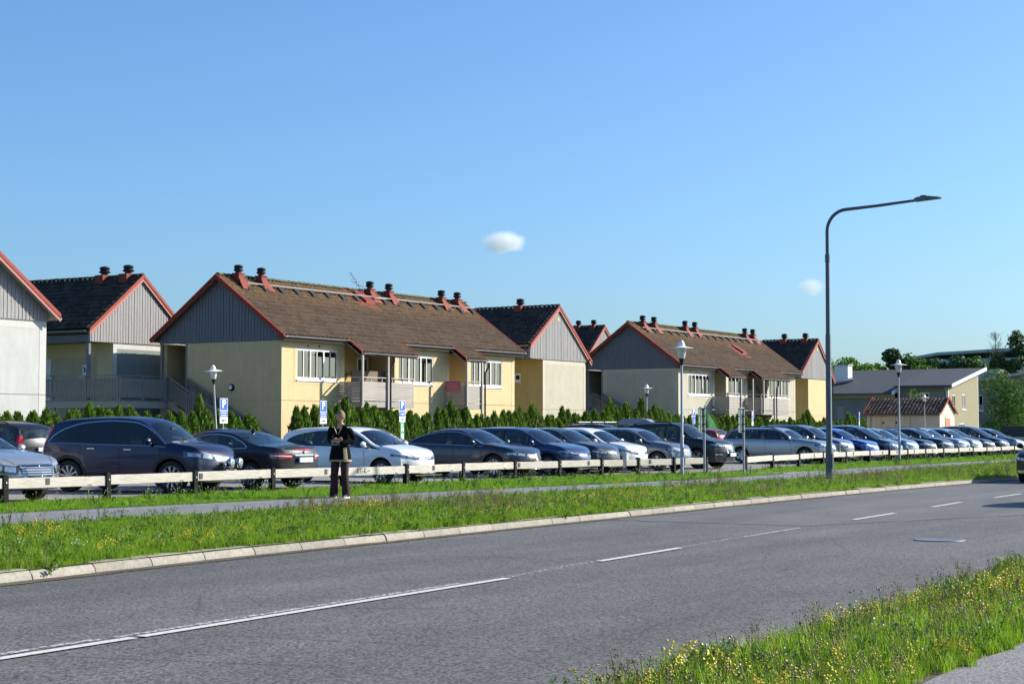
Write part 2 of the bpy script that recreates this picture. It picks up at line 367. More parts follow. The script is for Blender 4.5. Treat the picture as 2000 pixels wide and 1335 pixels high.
# centre line dashes
def dash(x0, x1, y0, y1, w, mat, name='lane_marking'):
    mb = MB(); n = 8
    mb.grid([[(lerp(x0, x1, i / n), lerp(y0, y1, i / n) + d, RZ + .012) for d in (-w / 2, w / 2)] for i in range(n + 1)])
    structure(mb, name, mat)
cl = linear([(-10, 8.1), (7.97, 8.75), (14.9, 9.08), (17.4, 9.35), (19.85, 9.52), (24.9, 9.86), (30, 10.15), (35.3, 10.5), (60, 11.2)])
for a, b, m, off, w in ((3.0, 9.30, 'road_paint', 0, .10), (9.38, 14.95, 'road_paint', 0, .10), (17.4, 19.9, 'road_paint', 0, .10), (22.3, 24.9, 'road_paint_worn', .02, .08),
                        (27.6, 30.1, 'road_paint', 0, .10), (32.9, 35.3, 'road_paint', 0, .1), (38.1, 40.6, 'road_paint', 0, .1), (43.3, 45.8, 'road_paint', 0, .1),
                        (3.0, 9.1, 'road_paint_worn', .16, .08), (9.25, 14.2, 'road_paint_worn', .13, .07), (15.0, 17.4, 'road_paint_faint', .06, .14), (20, 22.2, 'road_paint_faint', .04, .12)):
    dash(a, b, cl(a) + off, cl(b) + off, w, m)
mb = MB(); mb.lathe([(0, .006), (.30, .006), (.31, .008), (.34, .008), (.345, 0)], 24)
o = mb.build('manhole_cover', 'iron', smooth=True); o.location = (23.2, 7.2, RZ + .004); tag(o, 'round grey manhole cover set in the road beside the near verge', 'manhole cover')
# kerb stones
kerb = empty('kerb'); kerb['kind'] = 'structure'
mb = MB()
prof = [(-.02, -.11), (.0, -.05), (.035, -.012), (.07, .0), (.20, .0), (.20, -.3), (-.02, -.3)]
mb.prism(prof, 'x', .008, .952)
kme = mb.mesh('kerb_stone', 'kerb_stone', True)
x = -3.0
while x < 130:
    y0, y1 = kerb_y(x), kerb_y(x + .96); a = atan2(y1 - y0, .96)
    o = bpy.data.objects.new('kerb_stone', kme); COL.objects.link(o); o.parent = kerb
    o.location = (x, y0 + R.uniform(-.006, .006), R.uniform(-.006, .004)); o.rotation_euler = (R.uniform(-.02, .02), R.uniform(-.004, .004), a + R.uniform(-.006, .006))
    x += .96
# ------------------------------------------------------------------ buildings
def wall_boxes(mb, a0, a1, z0, z1, t0, t1, openings, axis='x'):
    """wall along axis from a0..a1, thickness t0..t1 on the other axis, rectangular openings (a,b,zlo,zhi)"""
    zs = sorted({z0, z1} | {z for o in openings for z in o[2:4] if z0 < z < z1})
    for lo, hi in zip(zs, zs[1:]):
        cuts = sorted([(o[0], o[1]) for o in openings if o[2] < hi - 1e-4 and o[3] > lo + 1e-4])
        a = a0
        for c0, c1 in cuts + [(a1, a1)]:
            if c0 > a + 1e-4:
                if axis == 'x': mb.box(a, c0, t0, t1, lo, hi)
                else: mb.box(t0, t1, a, c0, lo, hi)
            a = max(a, c1)

def tile_slope(mb, x0, x1, y0, z0, y1, z1, tile=.30, row=.34, amp=.055, seg=5, rnd=.006, axis='x'):
    """pantiles from the eave (y0,z0) up to the ridge (y1,z1), running x0..x1; axis='y' swaps x and y"""
    L = sqrt((y1 - y0)**2 + (z1 - z0)**2); nr = max(1, round(L / row)); nu = max(1, round((x1 - x0) / tile)); tw = (x1 - x0) / nu
    ny, nz = -(z1 - z0) / L, (y1 - y0) / L
    if nz < 0: ny, nz = -ny, -nz
    P = (lambda x, y, z: (x, y, z)) if axis == 'x' else (lambda x, y, z: (y, x, z))
    prof = [0.0, .55, 1.0, .8, .2][:seg] if seg == 5 else [0, 1]
    for r in range(nr):
        ta, tb = r / nr, (r + 1.08) / nr
        rows = [[], [], []]
        offs = [R.uniform(-rnd, rnd) for _ in range(nu + 1)]
        for u in range(nu * len(prof) + 1):
            k = u % len(prof); h = prof[k] * amp; x = x0 + tw * u / len(prof); o = offs[u // len(prof)]
            for q, (t, e) in enumerate(((ta, -.005), (ta, .035), (min(tb, 1), .0))):
                hh = h + e + o
                rows[q].append(P(x, lerp(y0, y1, t) + ny * hh, lerp(z0, z1, t) + nz * hh))
        mb.grid(rows)

def cladding(mb, x0, x1, zbot, zfun, y, t=.022, bw=.092, gap=.012, axis='x'):
    """vertical boards from zbot up to zfun(x); y is the outer face"""
    x = x0
    while x < x1 - .01:
        xb = min(x + bw - gap, x1); d = R.uniform(0, .008) + (.014 if int((x - x0) / bw + .5) % 2 else 0)
        za, zb = zfun(x), zfun(xb)
        if min(za, zb) > zbot + .02:
            if axis == 'x': mb.prism([(x, zbot), (xb, zbot), (xb, zb), (x, za)], 'y', y - t - d, y)
            else: mb.prism([(x, zbot), (xb, zbot), (xb, zb), (x, za)], 'x', y - t - d, y)
        x += bw

def window(parent, x0, x1, z0, z1, y, nsec, axis='x', muntin=True, inset=.07, curtains=True, name='window'):
    """casement window in a wall whose outer face is y: frame (window) with pane children"""
    def B(mb, a, b, c, d, e, f):
        if axis == 'x': mb.box(a, b, c, d, e, f)
        else: mb.box(c, d, a, b, e, f)
    f = MB(); w = .065; yo = y + inset - .05; yi = y + inset + .05
    B(f, x0, x1, yo, yi, z0, z0 + w); B(f, x0, x1, yo, yi, z1 - w, z1)
    B(f, x0, x0 + w, yo, yi, z0 + w, z1 - w); B(f, x1 - w, x1, yo, yi, z0 + w, z1 - w)
    sw = (x1 - x0 - w) / nsec; panes = []
    for k in range(nsec):
        a = x0 + w / 2 + k * sw; b = a + sw
        if k: B(f, a - w * .6, a + w * .6, yo, yi, z0 + w, z1 - w)
        a2, b2 = a + w * .5, b - w * .5; s_ = .045
        B(f, a2, b2, yo + .012, yi - .01, z0 + w, z0 + w + s_); B(f, a2, b2, yo + .012, yi - .01, z1 - w - s_, z1 - w)
        if muntin:
            c = (a + b) / 2; B(f, c - .02, c + .02, yo + .012, yi - .01, z0 + w + s_, z1 - w - s_); panes += [(a2, c - .02), (c + .02, b2)]
        else: panes.append((a2, b2))
    B(f, x0 - .05, x1 + .05, y - .06, y + .02, z0 - .07, z0 - .003)   # sill
    wo = f.build(name, 'white_paint', parent)
    for a, b in panes:
        p = MB(); yy = (yo + yi) / 2
        if axis == 'x': p.quad((a, yy, z0 + w), (b, yy, z0 + w), (b, yy, z1 - w), (a, yy, z1 - w))
        else: p.quad((yy, a, z0 + w), (yy, b, z0 + w), (yy, b, z1 - w), (yy, a, z1 - w))
        p.build('pane', 'window_glass', wo)
    if curtains:
        yc = yi + .12
        for k in range(nsec):
            c = MB()
            if R.random() < .6: continue
            a = x0 + w + k * sw; cw = sw * R.uniform(.18, .38); side = R.random() < .5
            s0 = a if side else a + sw - w - cw
            pts = [(s0 + cw * i / 8, yc + .03 * (i % 2)) for i in range(9)]
            for (p0, q0), (p1, q1) in zip(pts, pts[1:]):
                if axis == 'x': c.quad((p0, q0, z0), (p1, q1, z0), (p1, q1, z1), (p0, q0, z1))
                else: c.quad((q0, p0, z0), (q1, p1, z0), (q1, p1, z1), (q0, p0, z1))
            c.build('curtain', 'curtain', wo)
    return wo

def chimney(parent, x, y, zb, ztop, w=.38):
    m = MB(); h = w / 2
    m.box(x - h, x + h, y - h, y + h, zb, ztop - .02)
    m.quad((x - h, y - h - .003, zb + .55), (x + h, y - h - .003, zb + .55), (x + h + .16, y - h - .42, zb + .0), (x - h - .16, y - h - .42, zb + .0))
    m.box(x - h - .03, x + h + .03, y - h - .03, y + h + .03, ztop - .02, ztop + .03)
    c = m.build('chimney', 'chimney_red', parent)
    k = MB(); k.lathe([(.15, 0), (.15, .10), (.21, .10), (.23, .14), (.20, .20), (.17, .24), (.21, .26), (.22, .30), (.17, .37), (.0, .40)], 14, c=(x, y, ztop + .03))
    k.build('chimney_cap', 'black_metal', c, smooth=True)

def downpipe(parent, x, y, ztop, gx=0, gy=.0):
    m = MB(); m.tube([(x + gx, y + gy, ztop), (x + gx, y + gy, ztop - .25), (x, y, ztop - .55), (x, y, .05)], .05, 8)
    m.build('downpipe', 'pipe_dark', parent, smooth=True)

def gutter(parent, x0, x1, y, z, mat='gutter_metal', axis='x', name='gutter'):
    m = MB(); n = 7; rows = [[], []]
    for k in range(n):
        t = pi + pi * k / (n - 1)
        for r, a in zip(rows, (x0, x1)):
            q = (y - cos(t) * .07 * -1, z + sin(t) * .07)
            r.append((a, q[0], q[1]) if axis == 'x' else (q[0], a, q[1]))
    m.grid(rows); 
    for a in (x0, x1):
        m.box(*( (a - .01, a + .01, y - .07, y + .07, z - .06, z) if axis == 'x' else (y - .07, y + .07, a - .01, a + .01, z - .06, z)))
    m.build(name, mat, parent, smooth=True)

SL = .717    # roof slope
def main_house(x0, y0, label, wallm, trimm, wins, balcs, right_yellow, hatch, antenna, chims, recess_mat):
    """ridge along x. local origin = front wall's left corner on the ground. D: gable span"""
    h = empty('row_house', (x0, y0, 0), 0, label, 'house', 'gabled row houses')
    L = 20.35; YR = 3.55; ZE = 5.57; YE = -.43; ZR = ZE + SL * (YR - YE); YB = 7.3; FZ = 2.71; ZT = 5.41
    zr = lambda y: ZE + SL * (y - YE) if y <= YR else ZR - SL * (y - YR)
    # front wall with openings for windows and balcony recesses
    ops = [(a, b, c, d) for a, b, c, d, n in wins]
    rec = [(a, b, 2.62, ZT + .1) for a, b, *_ in balcs] + [(a, b, -.1, 2.3) for a, b, *_ in balcs]
    w = MB()
    for z0, z1 in ((0, FZ - .012), (FZ + .012, ZT + .25)):
        wall_boxes(w, 0, L, z0, z1, 0, .25, ops + rec)
    w.box(0, L, .03, .25, FZ - .012, FZ + .012)
    # gable (end) walls and back
    for z0, z1, e in ((0, FZ - .012, 0), (FZ + .012, ZT, 0), (FZ - .012, FZ + .012, .03)):
        w.box(0 + e, .25, .25, 5.6, z0, z1); w.box(L - .25, L - e, .25, YB, z0, z1)
    w.box(0.25, .5, 5.35, 5.6, 0, ZT); w.box(.25, 4.0, 5.6, 5.8, 0, ZT); w.box(4, 4.2, 5.6, YB, 0, ZT)
    w.box(.25, L, YB - .2, YB, 0, ZT)
    w.box(.25, L - .25, .25, YB - .2, FZ - .2, FZ - .02)   # intermediate floor
    for a, b, *_ in balcs:   # recess side walls and back
        w.box(a - .12, a, .25, 1.55, 0, ZT); w.box(b, b + .12, .25, 1.55, 0, ZT); 
    w.build('wall', wallm, h)
    for a, b, *_ in balcs:
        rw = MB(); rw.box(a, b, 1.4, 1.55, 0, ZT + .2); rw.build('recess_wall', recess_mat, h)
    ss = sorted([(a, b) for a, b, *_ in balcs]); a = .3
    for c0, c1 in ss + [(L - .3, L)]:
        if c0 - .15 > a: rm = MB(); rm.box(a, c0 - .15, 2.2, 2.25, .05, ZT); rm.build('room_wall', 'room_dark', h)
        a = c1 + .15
    # smooth rendered borders, proud of the rough panels
    t = MB(); gt = MB(); P = .008
    edges = [0.0] + [e for a, b, *_ in ss for e in (a, b)] + [L]
    for z0, z1 in ((0, FZ - .012), (FZ + .012, ZT)):
        segs = [(edges[i], edges[i + 1]) for i in range(0, len(edges), 2)]
        for a, b in segs:
            t.box(a if a else -P, a + .36, -P, 0.0, z0, z1); t.box(b - .3, b if b < L else L + P, -P, 0.0, z0, z1)
            wins_here = [wn_ for wn_ in wins if a < wn_[0] < b and z0 < wn_[2] < z1]
            for (wa, wb, wc, wd, n) in wins_here:
                t.box(wa - .02 if wa - .2 < a + .36 else wa - .2, wa, -P - .002, -.002, wc - .2, min(z1, wd + .0)) if wa - .2 > a + .37 else None
                t.box(wa, wb, -P - .002, -.002, wc - .2, wc)
            if z0 > 1: t.box(a + .36, b - .3, -P, 0.0, ZT - .28, ZT) if b - a > 1.2 else None
        # left gable wall
        gt.box(-P, 0.0, 0.0, .38, z0, z1); gt.box(-P, 0.0, 5.25, 5.6, z0, z1)
        if z0 > 1: gt.box(-P, 0, .38, 5.25, ZT - .2, ZT)
        t.box(L, L + P, 0.0, .38, z0, z1)
    t.build('wall_trim', trimm, h); gt.build('gable_trim', trimm, h)
    # balcony openings, doors, windows
    for (a, b, c, d, n) in wins: window(h, a, b, c, d, 0, n)
    for (a, b, x1, pxs, pipe, towel) in balcs:
        dw = min(1.0, (b - a) * .45)
        window(h, a + .25, a + .25 + dw, 2.95, 4.95, 1.4, 1, muntin=False, inset=.0, name='balcony_door', curtains=False)
        if b - a > 2.5:
            window(h, b - 1.25, b - .35, 3.7, 4.95, 1.4, 1, muntin=False, inset=0, curtains=False)
            sc_ = MB(); sc_.box(a + 1.35, b, .55, .6, 2.75, 4.25); sc_.build('privacy_screen', 'brown_board', h)
        window(h, a + .3, a + .3 + dw, .25, 2.15, 1.4, 1, muntin=False, inset=0, curtains=False, name='patio_door')
        bx0, bx1 = a - .35, x1; yf = -1.2
        s_ = MB(); s_.box(bx0, bx1, yf, 1.4, FZ - .12, FZ - .002); s_.build('balcony_floor', 'concrete', h)
        s_ = MB(); s_.box(bx0 - .02, bx1 + .02, yf - .035, yf - .005, FZ - .27, FZ + .0); s_.box(bx0 - .035, bx0 - .005, yf, 0, FZ - .27, FZ + .0); s_.box(bx1 + .005, bx1 + .035, yf, 0, FZ - .27, FZ)
        s_.build('balcony_fascia', 'fascia_grey', h)
        mid = (bx0 + bx1) / 2
        plk = MB(); plk.box(0, 1, -.02, 0, 0, .100); pme = plk.mesh('plank', 'plank_grey')
        for k in range(8):
            z = FZ + .045 + k * .112
            for (q0, q1, ax) in ((bx0, bx1, 'x'), (-1.2, 0, 'l'), (-1.2, 0, 'r')):
                o = bpy.data.objects.new('plank', pme); COL.objects.link(o); o.parent = h
                if ax == 'x': o.location = (q0, yf - .015 - R.uniform(0, .008), z + R.uniform(-.004, .004)); o.scale = (q1 - q0, 1, 1)
                else:
                    o.location = ((bx0 - .015) if ax == 'l' else (bx1 + .035), 0, z + R.uniform(-.004, .004)); o.rotation_euler = (0, 0, -pi / 2); o.scale = (1.2, 1, 1)
        hr = MB(); hr.box(bx0 - .05, bx1 + .05, yf - .06, yf + .06, 3.83, 3.87); hr.box(bx0 - .05, bx0 + .05, yf + .06, 0, 3.83, 3.87); hr.box(bx1 - .05, bx1 + .05, yf + .06, 0, 3.83, 3.87)
        nst = max(2, round((bx1 - bx0) / .9))
        for k in range(nst + 1):
            xx = lerp(bx0 + .03, bx1 - .03, k / nst); hr.box(xx - .02, xx + .02, yf + .0, yf + .04, FZ, 3.83)
        hr.build('handrail', 'rail_wood', h)
        for px_ in pxs:
            p = MB(); p.box(px_ - .055, px_ + .055, yf - .13, yf - .04, 0 if px_ != pxs[0] else FZ - .2, 4.92); p.build('balcony_post', 'plank_grey', h)
        if pipe is not None: downpipe(h, pipe, yf - .12, 4.86, .12, -.12)
        if towel:
            q = MB(); tx = bx0 - .075; rows = []
            for i in range(13):
                yv = lerp(-.9, -.1, i / 12)
                rows.append([(tx - .012 - .012 * sin(i * 1.3), yv, 3.89), (tx - .02 - .015 * sin(i * 1.1 + 1), yv, 3.6), (tx - .02 - .02 * sin(i * .9), yv - .02, 3.3 + .05 * (i / 12))])
            q.grid([[(r[0][0] + .12, r[0][1], 3.60), (r[0][0] + .11, r[0][1], 3.885)] + r for r in rows])
            to = q.build('towel', flat('towel_pink', (.55, .16, .20), .9), None, smooth='all'); to.location = (x0, y0, 0)
            tag(to, 'pink towel hung over the rail of the narrow balcony on the yellow house', 'towel')
        # roof carried down over the balcony
        ex0, ex1 = a - .35, x1 + .25; ye = -1.28; ze = ZE + SL * (ye - YE)
        tm = MB(); tile_slope(tm, ex0, ex1, ye, ze + .06, YE + .02, ZE + .06 + .014)
        o = tm.build('roof_tiles', 'tile_brown', h); o['kind'] = 'stuff'
        e = MB(); e.prism([(ye, ze), (YE + .2, ZE + SL * .2), (YE + .2, ZE + SL * .2 - .1), (ye + .03, ze - .1)], 'x', ex0 + .02, ex1 - .02); e.build('roof_underside', 'soffit', h)
        for xx in (ex0, ex1):
            e = MB(); e.prism([(ye - .03, ze + .02), (YE + .15, ZE + SL * .15 + .045), (YE + .15, ZE + SL * .15 + .13), (ye - .03, ze + .12)], 'x', xx - .03, xx + .03); e.build('barge_board', 'barge_red', h)
            e = MB(); e.prism([(ye - .0, ze - .16), (YE + .3, ZE + SL * .3 - .2), (YE + .3, ZE + SL * .3), (ye - .0, ze + .0)], 'x', xx + (.02 if xx == ex0 else -.05), xx + (.05 if xx == ex0 else -.02)); e.build('side_board', 'fascia_grey', h)
        gutter(h, ex0 + .05, ex1 - .02, ye - .09, ze + .03)
    # main roof
    OV = .42
    tm = MB(); tile_slope(tm, -OV + .06, L + OV - .06, YE, ZE + .07, YR, ZR + .07)
    o = tm.build('roof_tiles', 'tile_brown', h); o['kind'] = 'stuff'
    YBE = YR + (YR - YE)
    tm = MB(); tile_slope(tm, -OV + .06, L + OV - .06, YBE, ZE + .07, YR, ZR + .07, seg=2)
    o = tm.build('roof_tiles', 'tile_brown', h); o['kind'] = 'stuff'
    u = MB()
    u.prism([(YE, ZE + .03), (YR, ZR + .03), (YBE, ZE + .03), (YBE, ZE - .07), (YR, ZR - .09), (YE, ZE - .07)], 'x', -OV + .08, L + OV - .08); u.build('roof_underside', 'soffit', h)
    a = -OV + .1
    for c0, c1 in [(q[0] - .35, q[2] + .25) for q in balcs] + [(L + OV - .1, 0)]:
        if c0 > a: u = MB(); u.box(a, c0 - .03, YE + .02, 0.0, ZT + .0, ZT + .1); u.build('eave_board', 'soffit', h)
        a = c1 + .03
    rt = MB(); xx = -OV + .1
    while xx < L + OV - .2:
        z = ZR + .1 + R.uniform(-.006, .006); dz = .015
        pr = [(YR + cos(t) * .12, z + sin(t) * .10) for t in [pi * k / 6 for k in range(7)]]
        rt.grid([[(xx, p[0], p[1] + dz) for p in pr], [(xx + .42, p[0], p[1]) for p in pr]]); rt.quad(*[(xx, p[0], p[1] + dz) for p in pr]); xx += .4
    o = rt.build('ridge_tiles', 'ridge_moss', h); o['kind'] = 'stuff'
    for xx, sgn in ((-OV, -1), (L + OV, 1)):
        for ys, ye2 in ((YE - .06, YR), (YBE + .06, YR)):
            za = ZR - SL * abs(YR - ys)
            e = MB(); e.prism([(ys, za + .02), (ye2, ZR + .02), (ye2, ZR + .14), (ys, za + .12)], 'x', xx - .03, xx + .05 if sgn < 0 else xx + .03); e.build('barge_board', 'barge_red', h)
            e = MB(); e.prism([(ys + (.1 if ys < YR else -.1), za - .06), (ye2, ZR - .11), (ye2, ZR + .015), (ys, za + .015)], 'x', xx, xx + .03 if sgn < 0 else xx + .028); e.build('barge_board', 'barge_red', h)
    # gable cladding
    c = MB(); cladding(c, 0, YB, ZT, lambda y: zr(y) - .05, -.005, axis='y'); o = c.build('board_cladding', 'cladding_grey', h); o['kind'] = 'stuff'
    c = MB(); c.prism([(0, ZT + .01), (YB, ZT + .01), (YB, zr(YB) - .08), (YR, ZR - .08), (0, zr(0) - .08)], 'x', -.004, .12); c.prism([(0, ZT), (YB, ZT), (YB, zr(YB) - .08), (YR, ZR - .08), (0, zr(0) - .08)], 'x', L - .1, L + .02); c.build('gable_board', 'cladding_grey', h)
    p = MB(); p.box(.0, .12, YB - .12, YB, 0, ZT); p.build('porch_post', 'deck_wood', h)
    p = MB(); p.box(.0, .12, 5.62, 5.72, 0, ZT); p.build('porch_post', 'deck_wood', h)
    # snow guard along the roof
    ys = 2.85; zs = ZE + SL * (ys - YE)
    g = MB(); g.tube([(.45, ys - .03, zs + .28), (L + .3, ys - .03, zs + .28)], .035, 6)
    g.build('snow_rail', 'snow_rail', h, smooth=True)
    n = 17; br = MB(); br.prism([(ys - .42, zs - .22), (ys + .05, zs + .14), (ys - .02, zs + .27), (ys - .30, zs + .02)], 'x', -.16, .16); bme = br.mesh('rail_bracket', 'dark_gap')
    for k in range(n):
        o = bpy.data.objects.new('rail_bracket', bme); COL.objects.link(o); o.parent = h; o.location = (lerp(.9, L - .1, k / (n - 1)), 0, 0)
    for cx in chims: chimney(h, cx, 3.15, ZE + SL * (3.15 - YE) - .25, 8.62)
    gutter(h, -OV + .05, [q[0] for q in balcs][0] - .4, YE - .09, ZE + .03)
    es = [q[2] + .25 for q in balcs]; st = [q[0] - .35 for q in balcs][1:] + [L + OV - .02]
    for a, b in zip(es, st): gutter(h, a + .05, b - .05, YE - .09, ZE + .03)
    if hatch is not None:
        hx, hy = hatch; hz = ZE + SL * (hy - YE) + .1
        m = MB(); m.prism([(hy - .45, hz - .32), (hy + .45, hz + .32), (hy + .45, hz + .45), (hy - .45, hz - .12)], 'x', hx - .35, hx + .35); m.prism([(hy - .8, hz - .56), (hy - .45, hz - .32), (hy - .45, hz - .30), (hy - .8, hz - .53)], 'x', hx - .5, hx + .5); m.prism([(hy - .6, hz - .4), (hy + .6, hz + .44), (hy + .6, hz + .46), (hy - .6, hz - .37)], 'x', hx - 1.1, hx - .35)
        m.build('roof_hatch', 'chimney_red', h)
    if antenna is not None:
        ax_, ay = antenna; az = ZE + SL * (ay - YE)
        m = MB(); m.tube([(ax_, ay, az - .05), (ax_, ay, az + .9)], .015, 6)
        m.tube([(ax_ - .7, ay - .1, az + 1.25), (ax_ + .6, ay + .1, az + .35)], .022, 6); m.tube([(ax_ - .1, ay - .5, az + .5), (ax_ + .2, ay + .5, az + .9)], .012, 6)
        m.tube([(ax_ + .55, ay, az - .1), (ax_ + .55, ay, az + 1.0)], .012, 6)
        for k in range(5): q = lerp(-.5, .5, k / 4); m.bar((ax_ + q, ay - .22, az + .8 - q * .62), (ax_ + q, ay + .22, az + .8 - q * .62), .012, .012)
        m.build('antenna', 'galv', h)
        m = MB(); m.box(ax_ + .9, ax_ + 1.9, ay - .5, ay - .46, az + .02, az + .06); m.build('roof_step', 'snow_rail', h)
    # small fittings
    for wx in (1.9, 2.75): 
        m = MB(); m.box(wx - .05, wx + .05, -.03, 0, 5.2, 5.28); m.build('vent', 'dark_gap', h)
        m = MB(); m.box(wx - .03, wx + .03, -.07, 0, 2.32, 2.42); m.build('wall_hook', 'black_metal', h)
    m = MB(); m.lathe([(.0, -.10), (.13, -.10), (.165, -.06), (.17, 0)], 16, 'y'); o = m.build('wall_lamp', 'black_metal', h, smooth=True); o.location = (-.01, 2.9, 3.32); o.rotation_euler = (0, 0, -pi / 2)
    m = MB(); m.lathe([(.0, -.115), (.07, -.112), (.11, -.10)], 16, 'y'); o2 = m.build('lamp_glass', 'lamp_hat', o, smooth=True)
    return h

W1 = [(1.1, 4.2, 3.68, 5.12, 3), (9.05, 12.3, 3.68, 5.12, 3), (15.7, 19.05, 3.68, 5.12, 3),
      (1.1, 4.2, .75, 2.1, 3), (9.05, 12.3, .75, 2.1, 3), (15.7, 19.05, .75, 2.1, 3)]
H1 = main_house(61.0, 49.0, 'yellow row house whose long brown tiled roof carries an antenna, with pink towel on balcony', 'stucco_yellow', 'stucco_yellow_trim', W1,
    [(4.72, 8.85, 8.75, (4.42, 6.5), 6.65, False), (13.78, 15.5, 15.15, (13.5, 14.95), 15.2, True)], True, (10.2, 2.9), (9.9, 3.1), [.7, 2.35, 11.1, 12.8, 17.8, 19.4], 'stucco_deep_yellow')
W2 = [(1.5, 5.0, 3.68, 5.12, 3), (8.0, 10.6, 3.68, 5.12, 2), (15.2, 19.0, 3.68, 5.12, 3), (1.5, 5.0, .75, 2.1, 3), (8.6, 11.2, .25, 2.1, 3), (15.2, 19.0, .75, 2.1, 3)]
H2 = main_house(102.2, 49.0, 'cream row house farther along, red hatch in its brown roof, behind green flag', 'stucco_cream', 'stucco_cream_trim', W2,
    [(5.7, 7.6, 7.5, (7.25, 9.3), 9.5, False), (11.3, 14.9, 15.9, (11.2, 13.2), 13.5, False)], True, (13.6, 1.6), None, [1.1, 2.8, 7.7, 9.3, 18.2, 19.7], 'stucco_yellow')

def link_house(x0, y0, label, side_mat, side_trim, front_mat, front_trim, chims, door=False, depth=11.0, W=8.0, apex=3.65, zleft=6.75, zright=5.95, zap=9.28, wall0=1.75, badge=False, wz=4.3, ZT=5.88, FZ=2.68):
    """ridge along y. origin: left verge of the front gable on the ground"""
    h = empty('link_house', (x0, y0, 0), 0, label, 'house', 'black roofed houses between the row houses')
    wr = W - .45
    w = MB()
    for z0, z1 in ((0, FZ - .012), (FZ + .012, ZT + .05)):
        wall_boxes(w, 0, depth, z0, z1, wall0, wall0 + .25, [(1.55, 1.98, wz, wz + .5)] if z0 > 1 else [], axis='y')
    w.box(wall0 + .03, wall0 + .25, 0, depth, FZ - .012, FZ + .012)
    w.build('side_wall', side_mat, h)
    w = MB()
    for z0, z1, e in ((0, FZ - .012, 0), (FZ - .012, FZ + .012, .03), (FZ + .012, ZT + .02, 0)):
        w.box(wall0 + .002 + e, wr - e, -.012 + e, .22, z0, z1)
    w.box(wr - .22, wr, .22, depth, 0, ZT); w.box(wall0 + .25, wr, depth - .2, depth, 0, ZT)
    w.build('front_wall', front_mat, h)
    t = MB()
    for z0, z1 in ((0, FZ - .012), (FZ + .012, ZT)):
        t.box(wall0 - .008, wall0 + .0, 0, 1.0, z0, z1)
    t.box(wall0 - .008, wall0, 1, depth, ZT - .62, ZT)
    t.box(wall0 - .008, wall0, 1.35, 2.18, wz - .2, wz)
    t.build('side_trim', side_trim, h)
    t = MB()
    for z0, z1 in ((0, FZ - .012), (FZ + .012, ZT)):
        t.box(wall0 + .002, wall0 + .25, -.02, -.012, z0, z1); t.box(wr - .25, wr, -.02, -.012, z0, z1)
    t.box(wall0 + .25, wr - .25, -.02, -.012, ZT - .28, ZT)
    t.build('front_trim', front_trim, h)
    window(h, 1.56, 1.97, wz + .01, wz + .49, wall0, 1, 'y', muntin=False, curtains=False)
    if door:
        d = MB(); d.box(wall0 - .03, wall0 + .01, 4.0, 5.05, FZ + .1, FZ + 2.25); dd = d.build('door', 'door_white', h)
        d = MB(); d.lathe([(0, -.05), (.035, -.05), (.035, 0)], 8, 'y'); k = d.build('door_handle', 'black_metal', dd); k.location = (wall0 - .03, 4.95, FZ + 1.1); k.rotation_euler = (0, 0, -pi / 2)
    # gable boards
    zf = lambda x: (zleft + (zap - zleft) * x / apex if x < apex else zap - (zap - zright) * (x - apex) / (W - apex)) - .06
    c = MB(); cladding(c, 0.06, W - .4, ZT, zf, -.05); o = c.build('board_cladding', 'cladding_pale', h); o['kind'] = 'stuff'
    c = MB(); c.prism([(0.06, ZT + .01), (W - .4, ZT + .01), (W - .4, zf(W - .4)), (apex, zf(apex)), (0.06, zf(.06))], 'y', -.049, .06); c.build('gable_board', 'cladding_pale', h)
    c = MB(); n = 6
    for k in range(n):
        z = ZT + k * (zleft - .25 - ZT) / n; c.box(.045, .075, .06, depth, z, z + (zleft - .25 - ZT) / n - .012)
    c.build('eave_fascia', 'cladding_grey', h)
    c = MB(); c.box(.075, wall0, .06, depth, ZT + .01, ZT + .04); c.build('soffit', 'fascia_grey', h)
    tm = MB(); tile_slope(tm, -.15, depth, -.12, zleft + .0, apex, zap + .05, axis='y'); o = tm.build('roof_tiles', 'tile_black', h); o['kind'] = 'stuff'
    tm = MB(); tile_slope(tm, -.15, depth, W + .1, zright - .02, apex, zap + .05, axis='y', seg=2); o = tm.build('roof_tiles', 'tile_black', h); o['kind'] = 'stuff'
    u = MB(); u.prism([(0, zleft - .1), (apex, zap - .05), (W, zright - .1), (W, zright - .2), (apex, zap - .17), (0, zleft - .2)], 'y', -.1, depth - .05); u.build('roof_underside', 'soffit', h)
    rt = MB(); yy = -.15
    while yy < depth - .3:
        z = zap + .07 + R.uniform(-.008, .008)
        pr = [(apex + cos(t) * .12, z + sin(t) * .09) for t in [pi * k / 6 for k in range(7)]]
        rt.grid([[(p[0], yy, p[1] + .03) for p in pr], [(p[0], yy + .42, p[1]) for p in pr]]); rt.quad(*[(p[0], yy, p[1] + .03) for p in pr]); yy += .4
    o = rt.build('ridge_tiles', 'ridge_moss' if door else 'tile_black', h); o['kind'] = 'stuff'
    for (xa, za) in ((-.1, zleft - .07), (W + .1, zright - .07)):
        e = MB(); e.prism([(xa, za - .08), (apex, zap - .06), (apex, zap + .13), (xa, za + .09)], 'y', -.22, -.14); e.build('barge_board', 'barge_red', h)
        e = MB(); e.prism([(xa + (.05 if xa < 0 else -.05), za - .22), (apex, zap - .22), (apex, zap - .065), (xa, za - .085)], 'y', -.19, -.15); e.build('barge_board', 'barge_pink', h)
    if badge:
        e = MB(); e.lathe([(0, -.02), (.10, -.02), (.10, 0)], 10, 'y'); o = e.build('house_badge', flat('badge_yellow', (.75, .6, .05)), h); o.location = (apex, -.075, zap - .75)
